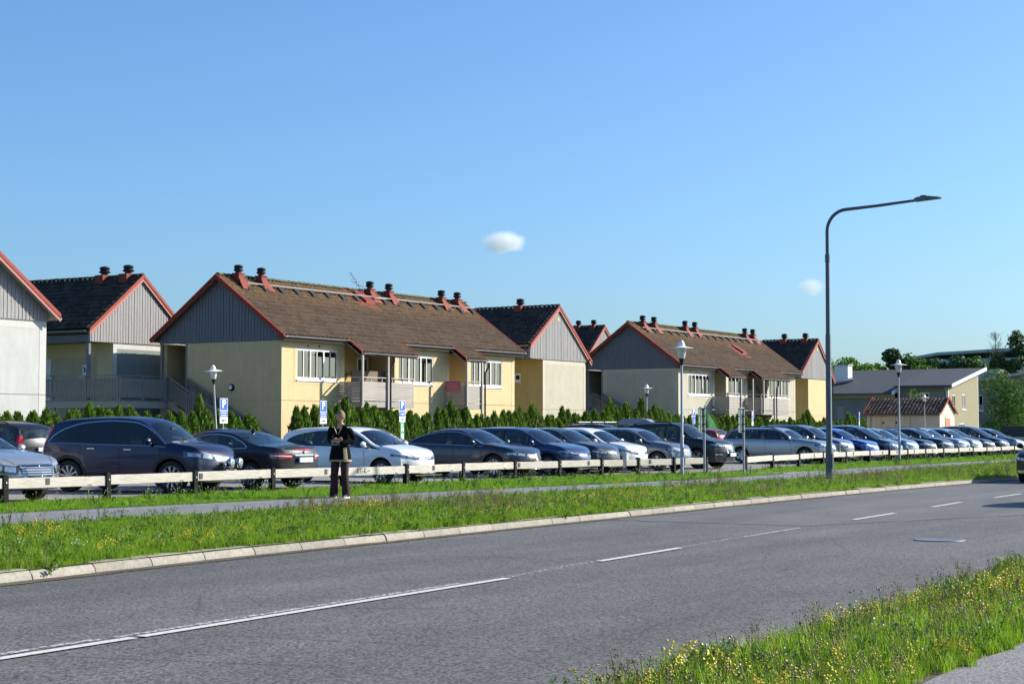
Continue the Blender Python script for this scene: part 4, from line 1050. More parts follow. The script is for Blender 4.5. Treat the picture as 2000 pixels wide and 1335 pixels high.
        m = MB(); m.box(sp['ws'][0] + .22, sp['ws'][0] + .25, -.12, .12, zt(sp['ws'][0]) - .20, zt(sp['ws'][0]) - .13); mk('rear_view_mirror', m, 'trim_black', False)
        m = MB(); m.box(sp['x0'] + .25, sp['ws'][1], -.7, .7, .40, .44); mk('cabin_floor', m, 'trim_black', False)
        if sp.get('rails'):
            ra_, rb_ = sp['rails'][:2]
            for s_ in (1, -1):
                pts = []
                for k in range(9):
                    xx = lerp(ra_, rb_, k / 8); h = bvh.ray_cast(Vector((xx, s_ * sp['rails'][2], 3)), Vector((0, 0, -1))); z = h[0].z if h[0] is not None else 1.5
                    pts.append((xx, s_ * sp['rails'][2], z + (.035 if 0 < k < 8 else -.005)))
                m = MB(); m.tube(pts, .017, 6); mk('roof_rail', m, sp['rails'][3])
        if sp.get('fin'):
            fx_ = sp['fin']; z = zt(fx_); m = MB(); m.prism([(fx_ - .08, z - .01), (fx_ + .09, z - .01), (fx_ - .05, z + .07), (fx_ - .08, z + .07)], 'y', -.012, .012); mk('roof_aerial', m, 'trim_black', False)
    if 'extra' in sp: sp['extra'](add, mk, bvh, sp)
    P['bvh'] = bvh; CARS[kind] = P
    return P
def place_car(kind, x, y, rz, label, matn, cat='car', group='cars parked behind the rail', z=.0, skip=(), name='parked_car'):
    t = empty(name, (x, y, z), rz, label, cat, group)
    for (nm, me, loc, rot, kids, scl, mat) in CARS[kind]['parts']:
        if nm in skip: continue
        o = bpy.data.objects.new(nm, me); COL.objects.link(o); o.parent = t; o.location = loc; o.rotation_euler = rot; o.scale = scl
        if mat == 'PAINT': o.material_slots[0].link = 'OBJECT'; o.material_slots[0].material = M[matn]
        for kn, km in kids:
            k = bpy.data.objects.new(kn, km); COL.objects.link(k); k.parent = o
    return t

# ---- car shapes (metres; nose at +x)
def base(**k):
    d = dict(doors=[(-.95, -.95, -.72), (.02, .05, .07), (1.0, 1.02, .98)], handles=[-.72, .22], mirror=(.78,), plate=(.42, .62)); d.update(k); return d
SUV = base(x0=-2.24, x1=2.27, wheels=(-1.33, 1.29), rw=.355, rim='10', tum=.30, arch=True, chrome_dlo=True, chromehandle=True, glass='car_glass_dark', cf=.30,
    top=[(-2.24, .88), (-2.20, 1.02), (-2.10, 1.32), (-1.93, 1.56), (-1.6, 1.645), (-.9, 1.69), (-.2, 1.70), (.30, 1.66), (.62, 1.575), (1.22, 1.165), (1.35, 1.12), (1.75, 1.06), (2.03, .97), (2.18, .86), (2.25, .72), (2.27, .60)],
    belt=[(-2.24, .86), (-2.0, 1.08), (-1.6, 1.10), (-.5, 1.065), (.8, 1.04), (1.25, 1.0), (1.9, .90), (2.27, .58)],
    plan=[(-2.24, .80), (-2.0, .875), (-1.4, .905), (0, .91), (1.3, .905), (1.8, .88), (2.1, .83), (2.27, .76)],
    dlo=[(-1.90, 1.10), (-1.78, 1.24), (-1.5, 1.40), (-1.0, 1.535), (-.3, 1.58), (.25, 1.55), (.55, 1.46), (1.15, 1.06)], ws=(.62, 1.24), rs=(-2.17, -1.97), pillars=[(-.06, .03), (-1.02, -.97), (.80, .84)],
    head=[(1.62, .89, .79), (2.2, .50, .715), (2.2, .48, .81), (1.62, .89, .92)], tail=[(-2.02, .90, .82), (-2.26, .60, .82), (-2.06, .52, 1.50), (-1.86, .74, 1.50)],
    grille=[(.40, .44, .60, .66, 'trim_black'), (.40, .43, .705, .79, 'chrome')], bars=[(-.4, .4, .62, .012, 'chrome')], lower=[(-.45, .45, .36, .54, 'plastic_grey'), (-.78, .78, .24, .34, 'plastic_grey')], rearlow=[(-.75, .75, .3, .55, 'plastic_grey')], plate=(.47, .78))
SUV['doors'] = [(-1.0, -1.0, -.75), (-.02, 0, .02), (1.0, 1.03, .95)]
NIS = dict(SUV); NIS.update(tail=[(-2.02, .90, .95), (-2.24, .74, .95), (-2.1, .72, 1.22), (-1.98, .80, 1.22)], chrome_dlo=False, rim='5', chromehandle=False, glass='car_glass', painthandle=True,
    top=[(-2.24, .88), (-2.20, 1.05), (-2.05, 1.38), (-1.9, 1.52), (-1.5, 1.60), (-.9, 1.65), (-.2, 1.66), (.30, 1.62), (.62, 1.52), (1.22, 1.125), (1.35, 1.08), (1.75, 1.02), (2.05, .94), (2.19, .84), (2.25, .72), (2.27, .60)],
    dlo=[(-1.88, 1.14), (-1.6, 1.36), (-1.0, 1.49), (-.3, 1.54), (.25, 1.51), (.55, 1.42), (1.15, 1.04)], head=[(1.75, .88, .82), (2.2, .40, .74), (2.2, .38, .82), (1.75, .88, .90)], headmat='headlight',
    grille=[(.22, .33, .52, .84, 'trim_black'), (.07, .12, .60, .78, 'chrome')], bars=[(.24, .30, .55, .25, 'chrome'), (-.30, -.24, .55, .25, 'chrome')], lower=[(-.45, .45, .28, .42, 'trim_black'), (.52, .8, .48, .53, 'chrome'), (-.8, -.52, .48, .53, 'chrome'), (-.6, .6, .235, .26, 'chrome')], rails=(-1.4, .2, .60, 'trim_black'), plate=(.50, .8))
COUPE = base(x0=-2.35, x1=2.35, wheels=(-1.38, 1.38), rw=.325, rim='10', tum=.42, chrome_dlo=True, cf=.28, cr=.20, fin=-.75,
    top=[(-2.35, .80), (-2.31, .93), (-2.22, .985), (-2.05, 1.0), (-1.75, 1.03), (-1.30, 1.16), (-.75, 1.35), (-.3, 1.395), (.1, 1.38), (.45, 1.30), (1.15, .95), (1.5, .90), (2.0, .80), (2.25, .68), (2.35, .55)],
    belt=[(-2.35, .76), (-2.1, .94), (-1.5, .965), (-.6, .945), (.6, .91), (1.2, .88), (1.9, .77), (2.35, .52)],
    plan=[(-2.35, .76), (-2.1, .84), (-1.5, .885), (0, .89), (1.4, .885), (2.0, .83), (2.35, .74)],
    dlo=[(-1.28, .97), (-1.0, 1.12), (-.6, 1.24), (-.1, 1.275), (.3, 1.23), (.95, .95)], ws=(.45, 1.15), rs=(-1.72, -.78), pillars=[(-.62, -.58), (.72, .76)],
    head=[(1.75, .86, .60), (2.25, .45, .57), (2.25, .45, .66), (1.75, .86, .70)], tail=[(-1.98, .84, .72), (-2.32, .44, .70), (-2.32, .44, .83), (-1.98, .86, .86)],
    grille=[(.30, .34, .5, .66, 'trim_black')], rearlow=[(-.3, .3, .60, .76, 'trim_black'), (-.55, .55, .28, .38, 'trim_black')], plate=(.40, .69), doors=[(-.72, -.72, -.55), (1.0, 1.02, .98)], handles=[-.5])
def coupe_extra(add, mk, bvh, sp):
    m = decal(bvh, [(-2.4, -.34, .785), (-2.4, .34, .785), (-2.4, .34, .81), (-2.4, -.34, .81)], (1, 0, 0), 8, 1, .02); mk('boot_trim', m, 'chrome', False)
    m = decal(bvh, [(-2.4, -.30, .915), (-2.4, .30, .915), (-2.4, .30, .94), (-2.4, -.30, .94)], (1, 0, 0), 8, 1, .012); mk('brake_light', m, 'taillight', False)
    m = MB(); m.lathe([(0, -.02), (.04, -.02), (.045, 0)], 14, 'y'); me = m.mesh('badge', 'chrome', True)
    h = bvh.ray_cast(Vector((-4, 0, .865)), Vector((1, 0, 0))); add('badge', me, (h[0].x - .005, 0, .865), (0, 0, -pi / 2))
    for s_ in (1, -1):
        m = decal(bvh, [(-2.0, .83 * s_, .775), (-2.34, .47 * s_, .76), (-2.34, .47 * s_, .785), (-2.0, .84 * s_, .80)], (1, -.75 * s_, -.05), 6, 1, .014); mk('light_strip', m, 'white_paint', False)
COUPE['extra'] = coupe_extra
MPV = base(x0=-2.28, x1=2.28, wheels=(-1.25, 1.35), rw=.315, rim='10', tum=.34, cf=.34, painthandle=True, fin=None,
    top=[(-2.28, .90), (-2.24, 1.02), (-2.12, 1.25), (-1.95, 1.38), (-1.6, 1.44), (-.9, 1.475), (-.2, 1.475), (.2, 1.45), (.5, 1.38), (1.30, 1.0), (1.45, .965), (1.85, .87), (2.08, .77), (2.2, .68), (2.27, .58), (2.28, .5)],
    belt=[(-2.28, .86), (-2.0, .99), (-1.2, .965), (0, .94), (.9, .90), (1.35, .87), (1.9, .76), (2.28, .48)],
    plan=[(-2.28, .78), (-2.0, .85), (-1.3, .88), (0, .88), (1.3, .875), (1.8, .84), (2.1, .78), (2.28, .70)],
    dlo=[(-1.95, 1.0), (-1.75, 1.17), (-1.3, 1.30), (-.7, 1.365), (-.1, 1.37), (.25, 1.33), (.6, 1.20), (1.32, .89)], ws=(.48, 1.32), rs=(-2.2, -1.98), pillars=[(-1.28, -1.22), (-.30, -.22), (.60, .68)],
    head=[(1.66, .85, .70), (2.2, .30, .60), (2.2, .28, .665), (1.66, .86, .76)], tail=[(-2.0, .84, .80), (-2.27, .6, .80), (-2.2, .6, 1.0), (-1.96, .84, .98)],
    grille=[(.30, .34, .60, .635, 'trim_black'), (.05, .07, .58, .65, 'chrome'), (.38, .44, .34, .46, 'trim_black')], bars=[(-.33, .33, .66, .012, 'chrome')], lower=[(-.62, .62, .20, .225, 'chrome'), (.55, .74, .34, .46, 'trim_black'), (-.74, -.55, .34, .46, 'trim_black')], plate=(.40, .8), mirror=(.86,), doors=[(-1.24, -1.24, -.92), (-.26, -.24, -.22), (.80, .84, .80)], handles=[-.98, -.02])
SED = base(x0=-2.40, x1=2.40, wheels=(-1.40, 1.42), rw=.33, rim='10', tum=.42, chrome_dlo=True, cf=.34, fin=-.95, painthandle=True,
    top=[(-2.40, .78), (-2.36, .95), (-2.25, 1.035), (-2.0, 1.06), (-1.75, 1.08), (-1.2, 1.28), (-.85, 1.38), (-.3, 1.44), (.1, 1.43), (.45, 1.345), (1.15, 1.0), (1.35, .965), (1.9, .87), (2.2, .76), (2.36, .66), (2.40, .52)],
    belt=[(-2.40, .74), (-2.1, .98), (-1.5, .99), (-.5, .96), (.6, .93), (1.2, .90), (1.9, .80), (2.3, .66), (2.40, .5)],
    plan=[(-2.40, .78), (-2.1, .86), (-1.4, .90), (0, .91), (1.4, .90), (2.0, .85), (2.40, .74)],
    dlo=[(-1.55, 1.0), (-1.3, 1.14), (-.9, 1.26), (-.3, 1.325), (.1, 1.31), (.4, 1.23), (1.05, .95)], ws=(.45, 1.15), rs=(-1.75, -.87), pillars=[(-.33, -.25), (-1.13, -1.09), (.66, .70)],
    head=[(1.80, .87, .66), (2.32, .42, .60), (2.32, .42, .69), (1.80, .88, .75)], tail=[(-2.0, .86, .78), (-2.38, .5, .78), (-2.36, .5, .93), (-2.0, .87, .95)], headmat='headlight_dark',
    grille=[(.30, .34, .50, .68, 'trim_black')], bars=[(-.03, .03, .50, .18, 'p_silver'), (-.36, .36, .68, .014, 'chrome'), (-.33, .33, .49, .012, 'chrome')], lower=[(-.5, .5, .24, .38, 'trim_black'), (.52, .8, .28, .36, 'chrome'), (-.8, -.52, .28, .36, 'chrome')], plate=(.42, .72))
MERC = dict(SED); MERC.update(headmat='headlight', chrome_dlo=True, grille=[(.36, .46, .49, .71, 'trim_black')], bars=[(-.42, .42, .70, .022, 'chrome'), (-.38, .38, .48, .018, 'chrome')] + [(-.40, .40, .52 + .045 * k, .016, 'chrome') for k in range(4)] + [(-.012, .012, .49, .21, 'chrome')],
    head=[(1.85, .87, .60), (2.33, .52, .54), (2.33, .50, .70), (1.85, .88, .74)], lower=[(-.45, .45, .27, .38, 'trim_black'), (-.75, .75, .415, .43, 'trim_black')])
HATCH = base(x0=-2.05, x1=2.05, wheels=(-1.28, 1.28), rw=.315, rim='5', tum=.36, cf=.32, painthandle=True,
    top=[(-2.05, .88), (-2.02, 1.0), (-1.9, 1.22), (-1.72, 1.36), (-1.4, 1.42), (-.8, 1.455), (-.2, 1.46), (.15, 1.43), (.45, 1.34), (1.12, .99), (1.25, .96), (1.6, .88), (1.85, .78), (1.98, .67), (2.04, .57), (2.05, .48)],
    belt=[(-2.05, .84), (-1.8, 1.0), (-1.2, .98), (0, .94), (.7, .91), (1.15, .88), (1.7, .77), (2.05, .46)],
    plan=[(-2.05, .76), (-1.8, .84), (-1.2, .87), (0, .875), (1.2, .87), (1.7, .82), (2.05, .70)],
    dlo=[(-1.65, 1.02), (-1.5, 1.17), (-1.1, 1.30), (-.5, 1.35), (0, 1.34), (.3, 1.26), (1.05, .93)], ws=(.42, 1.12), rs=(-1.98, -1.75), pillars=[(-.36, -.28), (-1.18, -1.12), (.58, .63)],
    head=[(1.45, .83, .70), (1.98, .34, .58), (1.98, .32, .67), (1.45, .84, .77)], tail=[(-1.85, .83, .80), (-2.04, .6, .80), (-1.98, .6, 1.0), (-1.82, .83, 1.0)],
    grille=[(.28, .32, .59, .64, 'trim_black'), (.06, .07, .56, .68, 'chrome')], bars=[(-.32, .32, .645, .012, 'chrome')], lower=[(-.42, .42, .30, .44, 'trim_black'), (-.6, .6, .22, .24, 'chrome')], plate=(.38, .8), doors=[(-1.2, -1.2, -.92), (-.32, -.3, -.28), (.72, .76, .74)], handles=[-.95, -.1], mirror=(.7,))
GOLF = dict(HATCH); GOLF.update(x1=2.12, top=[(-2.05, .88), (-2.02, 1.0), (-1.92, 1.25), (-1.76, 1.39), (-1.4, 1.43), (-.8, 1.46), (-.1, 1.455), (.3, 1.40), (.5, 1.33), (1.08, 1.02), (1.25, .985), (1.7, .90), (1.98, .78), (2.09, .66), (2.12, .5)],
    grille=[(.40, .42, .62, .66, 'trim_black'), (.045, .045, .60, .69, 'chrome')], bars=[(-.42, .42, .615, .01, 'chrome')], head=[(1.6, .83, .68), (2.05, .42, .61), (2.05, .42, .69), (1.6, .84, .75)])
CROSS = dict(MPV); CROSS.update(top=[(-2.28, .92), (-2.24, 1.05), (-2.12, 1.34), (-1.95, 1.50), (-1.6, 1.57), (-.9, 1.60), (-.2, 1.60), (.2, 1.56), (.5, 1.48), (1.22, 1.08), (1.38, 1.04), (1.8, .96), (2.08, .86), (2.2, .76), (2.27, .62), (2.28, .5)],
    belt=[(-2.28, .88), (-2.0, 1.06), (-1.2, 1.04), (0, 1.0), (.9, .97), (1.3, .94), (1.9, .84), (2.2, .7), (2.28, .48)], dlo=[(-1.95, 1.07), (-1.75, 1.27), (-1.3, 1.42), (-.7, 1.48), (-.1, 1.48), (.25, 1.44), (.6, 1.30), (1.24, .98)], ws=(.48, 1.24), rw=.335, rim='5',
    head=[(1.66, .85, .72), (2.2, .40, .66), (2.2, .38, .74), (1.66, .86, .82)], grille=[(.25, .28, .56, .66, 'trim_black')], bars=[(-.36, .36, .665, .014, 'chrome'), (-.34, .34, .59, .012, 'chrome')], rails=(-1.5, .1, .58, 'p_silver'), lower=[(-.62, .62, .20, .29, 'trim_black'), (-.45, .45, .32, .42, 'trim_black')])
WAGON = base(x0=-2.41, x1=2.41, wheels=(-1.40, 1.42), rw=.33, rim='5', tum=.38, cf=.34, glass='car_glass', painthandle=True,
    top=[(-2.41, .88), (-2.37, 1.03), (-2.22, 1.28), (-2.05, 1.42), (-1.7, 1.465), (-1, 1.49), (-.2, 1.49), (.15, 1.455), (.45, 1.37), (1.12, 1.03), (1.3, 1.0), (1.9, .91), (2.2, .82), (2.37, .70), (2.41, .52)],
    belt=[(-2.41, .84), (-2.2, 1.01), (-1.4, 1.01), (0, .98), (.8, .95), (1.2, .92), (1.9, .83), (2.3, .70), (2.41, .5)],
    plan=[(-2.41, .80), (-2.1, .87), (-1.4, .905), (0, .91), (1.4, .90), (2.0, .86), (2.41, .76)],
    dlo=[(-2.12, 1.02), (-1.98, 1.22), (-1.82, 1.33), (-1.2, 1.375), (-.5, 1.385), (0, 1.37), (.35, 1.27), (1.03, .965)], ws=(.43, 1.12), rs=(-2.33, -2.08), pillars=[(-1.28, -1.18), (-.36, -.27), (.60, .64)],
    head=[(1.86, .87, .70), (2.34, .46, .64), (2.34, .44, .745), (1.86, .88, .79)], tail=[(-2.2, .85, .78), (-2.40, .68, .78), (-2.1, .70, 1.38), (-2.06, .74, 1.38)],
    grille=[(.28, .33, .50, .72, 'trim_black')], bars=[(-.34, .34, .72, .02, 'chrome'), (-.30, .30, .49, .016, 'chrome'), (-.05, .05, .57, .09, 'chrome')], lower=[(-.5, .5, .26, .38, 'trim_black'), (-.85, .85, .42, .435, 'trim_black')], rails=(-1.9, .1, .60, 'trim_black'), plate=(.44, .74), doors=[(-1.24, -1.24, -.98), (-.32, -.3, -.28), (.78, .84, .82)], handles=[-.98, -.05])
MINI = dict(HATCH); MINI.update(x0=-2.0, x1=2.12, tum=.30, top=[(-2.0, .95), (-1.97, 1.1), (-1.88, 1.38), (-1.75, 1.50), (-1.4, 1.56), (-.8, 1.59), (-.2, 1.58), (.15, 1.53), (.4, 1.45), (1.3, .99), (1.42, .95), (1.75, .86), (1.95, .76), (2.07, .65), (2.12, .5)],
    belt=[(-2.0, .90), (-1.8, 1.02), (-1.2, 1.0), (0, .95), (.8, .90), (1.3, .86), (1.8, .74), (2.12, .46)], dlo=[(-1.7, 1.04), (-1.55, 1.28), (-1.1, 1.45), (-.5, 1.48), (0, 1.46), (.25, 1.38), (1.22, .89)], ws=(.38, 1.3), rs=(-1.95, -1.78), head=[(1.5, .83, .68), (2.05, .42, .56), (2.05, .42, .70), (1.5, .84, .82)], headmat='headlight')
PKW = dict(SUV); PKW.update(arch=True, chrome_dlo=False, rim='5', lin=False, glass='car_glass', rails=(-1.5, .2, .60, 'white_paint'))
# fog lamps and plate of the navy off-roader
def suv_extra(add, mk, bvh, sp):
    for s_ in (-.19, .19):
        m = MB(); m.lathe([(.0, -.075), (.05, -.085), (.10, -.07), (.105, -.05)], 18, 'y'); g = m.mesh('lamp_glass', 'headlight', True)
        m = MB(); m.lathe([(.105, -.055), (.112, -.06), (.115, -.04), (.09, .05), (.03, .08), (.0, .08)], 18, 'y'); add('spot_lamp', m.mesh('spot_lamp', 'chrome', True), (2.38, s_, .66), (0, 0, pi / 2), (('lamp_glass', g),))
    m = MB(); m.tube([(2.2, -.5, .54), (2.34, -.4, .54), (2.34, .4, .54), (2.2, .5, .54)], .018, 6); mk('lamp_bar', m, 'trim_black')
SUV['extra'] = suv_extra
for k, s_ in (('suv', SUV), ('nissan', NIS), ('coupe', COUPE), ('mpv', MPV), ('sedan', SED), ('merc', MERC), ('hatch', HATCH), ('golf', GOLF), ('cross', CROSS), ('wagon', WAGON), ('mini', MINI), ('tall', PKW)):
    build_car(k, s_)
NOSE = -pi / 2     # nose towards the road
def px_row(kind): return None
row = [  # kind, side-centre x, nose y, paint, label
    ('merc', 23.75, 24.95, 'p_silver', 'silver saloon with wide chrome slatted grille, cut by left picture edge'),
    ('suv', 29.1, 25.15, 'p_navy', 'dark navy off-roader with twin round spot lamps on its nose'),
    ('mpv', 37.43, 25.15, 'p_white', 'white estate parked behind the standing person'),
    ('sedan', 43.3, 25.3, 'p_graphite', 'dark blue-grey saloon with chrome window trim, right of the white estate'),
    ('mpv', 46.2, 25.2, 'p_blue', 'slate blue estate right of the dark blue-grey saloon'),
    ('golf', 48.4, 25.35, 'p_darkgrey', 'dark grey hatchback between the slate blue estate and the white hatchback'),
    ('hatch', 50.35, 25.35, 'p_white', 'white hatchback with dark headlamps, before the silver grey hatchback'),
    ('golf', 53.4, 25.2, 'p_grey', 'silver grey hatchback left of the black off-roader'),
    ('nissan', 56.8, 25.1, 'p_black', 'black off-roader with chrome V grille beside the sign posts'),
    ('wagon', 67.1, 25.1, 'p_silver', 'silver estate with black roof rails, first car right of the car park entrance'),
    ('cross', 69.55, 25.2, 'p_grey', 'grey crossover behind the tall street light'),
    ('hatch', 72.5, 25.15, 'p_royal', 'bright royal blue hatchback right of the street light pole'),
    ('mini', 75.7, 25.15, 'p_steel', 'steel blue people carrier next to the bright blue hatchback'),
    ('golf', 78.5, 25.3, 'p_lightblue', 'pale blue hatchback behind the lamp post'),
    ('sedan', 81.2, 25.3, 'p_navy', 'low navy saloon just right of the lamp post'),
    ('golf', 84.0, 25.3, 'p_graphite', 'blue-grey hatchback right of the low navy saloon'),
    ('wagon', 86.7, 25.3, 'p_silver', 'silver estate in front of the shed with orange door'),
    ('hatch', 89.0, 25.3, 'p_silver', 'silver hatchback before the shed gable'),
    ('sedan', 91.3, 25.3, 'p_black', 'black saloon between the silver hatchback and a dark people carrier'),
    ('mini', 94.2, 25.3, 'p_graphite', 'dark people carrier next to the last car at the right end'),
    ('mpv', 98.0, 25.4, 'p_lightblue', 'pale silver blue estate at the right end of the parked row'),
]
import itertools
for kind, x, ny, pm, lab in row:
    sp = {'merc': MERC, 'suv': SUV, 'mpv': MPV, 'sedan': SED, 'cross': CROSS, 'mini': MINI, 'hatch': HATCH, 'golf': GOLF, 'nissan': NIS, 'wagon': WAGON}[kind]
    place_car(kind, x, ny + sp['x1'], NOSE + (radians(12) if kind == 'suv' else R.uniform(-.015, .015)), lab, pm)
place_car('coupe', 32.15, 25.1 + 2.35, pi / 2, 'black two-door coupe parked tail towards the road, beside the navy off-roader', 'p_black')
# second row
back = [
    ('nissan', 37.25, 41.3, pi / 2, 'p_black', 'black off-roader in the back row seen over the silver saloon', 0),
    ('hatch', 26.0, 31.2, pi / 2, 'p_white', 'white hatchback with red lamp peeking in at the left picture edge', 0),
    ('sedan', 45.4, 38.6, -pi / 2, 'p_navy', 'dark blue saloon roof showing between off-roader and coupe', 0),
    ('hatch', 57.2, 41.2, -pi / 2, 'p_darkgrey', 'dark hatchback in the back row by the green striped parking sign', 0),
    ('sedan', 64.5, 41.3, -pi / 2, 'p_black', 'black saloon roof showing above the dark blue-grey saloon', 0),
    ('tall', 77.5, 41.5, -pi / 2, 'p_darkgrey', 'grey off-roader with white roof rack in the back row', 0),
    ('cross', 81.3, 41.5, -pi / 2, 'p_darkgrey', 'dark crossover carrying a grey roof box in the back row', 0),
    ('hatch', 86.4, 40.6, pi / 2, 'p_red', 'dark red hatchback in the back row beside the green flag', 0),
]
for kind, x, y, rz, pm, lab, _ in back: place_car(kind, x, y, rz + R.uniform(-.02, .02), lab, pm, group='cars in the back row')
# ------------------------------------------------------------------ parking rail
fence_groups = 'low wooden rails along the car park'
def rail_fence(pts, refl, label, scrawl=None):
    x0, y0 = pts[0]; f = empty('rail_fence', (x0, y0, 0), 0, label, 'fence')
    pm = MB(); pm.box(-.06, .06, -.06, .06, -.1, .52); pm.prism([(-.06, .52), (.06, .52), (.02, .545), (-.02, .545)], 'y', -.06, .06); pme = pm.mesh('post', 'post_black')
    bm_ = MB(); bm_.lathe([(0, -.012), (.02, -.012), (.02, 0)], 8, 'y'); bme = bm_.mesh('bolt', 'galv')
    for x, y in pts:
        o = bpy.data.objects.new('post', pme); COL.objects.link(o); o.parent = f; o.location = (x - x0, y - y0, R.uniform(-.015, .01)); o.rotation_euler = (R.uniform(-.015, .015), R.uniform(-.02, .02), R.uniform(-.05, .05))
        b = bpy.data.objects.new('bolt', bme); COL.objects.link(b); b.parent = o; b.location = (0, -.06, .40)
    for (xa, ya), (xb, yb) in zip(pts, pts[1:]):
        L = sqrt((xb - xa)**2 + (yb - ya)**2); a = atan2(yb - ya, xb - xa); m = MB(); n = 10; rows = []
        for i in range(n + 1):
            t = i / n; xx = lerp(.07, L - .07, t); wv = .004 * noise.noise((xx * 2, xa, 0))
            rows.append([(xx, yy + wv, zz + wv) for yy, zz in ((-.028, .30), (-.032, .305), (-.032, .485), (-.026, .492), (.026, .492), (.032, .485), (.032, .305), (.028, .30), (-.028, .30))])
        m.grid(rows); m.quad(*rows[0][:8]); m.quad(*rows[-1][:8])
        o = m.build('rail', 'rail_wood', f); o.location = (xa - x0, ya - y0, R.uniform(-.012, .008)); o.rotation_euler = (0, R.uniform(-.004, .004), a)
    rf = MB(); rf.box(-.05, .05, -.044, -.033, .345, .465); rme = rf.mesh('reflector', 'galv_dark')
    for r in refl:
        for (xa, ya), (xb, yb) in zip(pts, pts[1:]):
            if xa <= r < xb:
                t = (r - xa) / (xb - xa); o = bpy.data.objects.new('reflector', rme); COL.objects.link(o); o.parent = f
                o.location = (r - x0, lerp(ya, yb, t) - y0, 0); o.rotation_euler = (0, 0, atan2(yb - ya, xb - xa))
    if scrawl:
        for st in ([(0, .33), (.02, .46), (.09, .45), (.08, .40), (.02, .39), (.10, .33)], [(.24, .45), (.15, .46), (.13, .36), (.21, .34), (.24, .39), (.19, .40)], [(.29, .33), (.30, .46), (.37, .45), (.36, .40), (.30, .39), (.39, .34), (.47, .41), (.52, .37)]):
            m = MB(); m.tube([(scrawl - x0 + a, 24.8 - y0 - .036, z) for a, z in st], .0055, 4); m.build('scrawl', 'galv_dark', f)
    return f
flat('galv_dark', (.055, .06, .065), .5, .4)
rail_fence([(19.85, 24.77), (22.68, 24.78), (25.35, 24.78), (27.94, 24.79), (30.55, 24.79), (33.24, 24.8), (35.87, 24.8), (38.62, 24.88), (41.35, 24.91), (43.49, 24.68), (45.62, 24.44), (47.32, 24.07), (48.96, 23.66), (50.52, 23.27)],
    [23.73, 28.12, 32.51, 37.13, 41.53, 44.93, 47.84], 'low bare wood rail on black posts, left of the car park entrance', 33.75)
rail_fence([(53.19, 23.06), (56.63, 23.52), (60.24, 23.98), (63.52, 24.29), (66.59, 24.49), (70.0, 24.7), (72.58, 24.73), (75.19, 24.77), (77.87, 24.8), (80.72, 24.84), (83.31, 24.88), (85.85, 24.91), (88.44, 24.95), (91.21, 24.98), (93.98, 25.02), (96.6, 25.05), (99.2, 25.08)],
    [62.24, 67.6, 71.68, 73.65, 76.17, 78.99, 85.2, 89.63], 'low bare wood rail on black posts, right of the car park entrance')
# ------------------------------------------------------------------ lamps
def park_lamp(x, y, h, label, tilt=(0, 0)):
    t = empty('park_lamp', (x, y, 0), 0, label, 'lamp post', 'white hat lamps'); t.rotation_euler = (tilt[0], tilt[1], 0)
    m = MB(); m.tube([(0, 0, -.1), (0, 0, 1.15), (0, 0, 1.2), (0, 0, h - .72)], [.055, .055, .042, .036], 12); m.build('pole', 'galv', t, smooth=True)
    m = MB(); m.box(-.03, .03, -.06, -.045, .55, .85); m.build('hatch', 'galv_dark', t)
    m = MB(); m.lathe([(.036, h - .78), (.05, h - .70), (.085, h - .60), (.09, h - .57)], 16); m.build('collar', 'black_metal', t, smooth=True)
    m = MB(); m.lathe([(.0, h - .575), (.09, h - .57), (.115, h - .50), (.14, h - .38), (.15, h - .28), (.15, h - .24), (0, h - .24)], 18); m.build('globe', 'lamp_globe', t, smooth=True)
    m = MB(); m.lathe([(.0, h), (.03, h - .005), (.07, h - .05), (.10, h - .12), (.12, h - .19), (.20, h - .215), (.36, h - .245), (.37, h - .255), (.2, h - .235), (.12, h - .225), (0, h - .22)], 24); m.build('hat', 'lamp_hat', t, smooth=True)
    return t
flat('lamp_globe', (.62, .63, .62), .25, var=.03, coat=.5)
park_lamp(53.25, 46.0, 4.0, 'leaning white hat lamp before the shaded gable of the yellow house', (0, radians(-5)))
park_lamp(48.1, 22.95, 4.15, 'tall white hat lamp standing at the left end of the car park entrance')
park_lamp(94.2, 47.3, 4.15, 'small white hat lamp before the cream house gable', )
park_lamp(72.9, 24.35, 4.45, 'white hat lamp among the parked cars right of the street light')
park_lamp(130.3, 41.5, 4.1, 'far white hat lamp showing just above the shed roof')
def street_light():
    t = empty('street_light', (44.04, 16.65, 0), 0, 'tall grey street light with long curved arm reaching over the road', 'street light')
    m = MB(); m.tube([(0, 0, -.2), (0, 0, .9), (0, 0, .98), (0, 0, 3.9), (0, 0, 3.98), (0, 0, 5.95)], [.10, .10, .082, .075, .062, .055], 16); m.build('pole', 'lamp_grey', t, smooth=True)
    m = MB(); m.tube([(0, 0, 5.9), (0, 0, 6.12)], .068, 14); m.build('collar', 'lamp_grey', t, smooth=True)
    pts = [(0, 0, 6.0), (0, 0, 6.75)] + [(0, -.55 + .55 * cos(a), 6.75 + .55 * sin(a)) for a in [pi / 2 * k / 8 for k in range(1, 9)]] + [(0, -1.4, 7.34), (0, -2.55, 7.42)]
    m = MB(); m.tube(pts, [.05] * 2 + [.045] * 8 + [.04, .035], 12); m.build('arm', 'lamp_grey', t, smooth=True)
    m = MB(); m.prism([(-2.45, 7.38), (-3.1, 7.42), (-3.12, 7.45), (-2.8, 7.50), (-2.55, 7.49), (-2.45, 7.46)], 'x', -.12, .12); m.box(-.06, .06, -2.75, -2.6, 7.49, 7.53); m.build('lamp_head', 'lamp_grey', t)
    m = MB(); m.box(-.05, .05, -.106, -.098, .35, .75); m.build('hatch', 'galv_dark', t)
street_light()
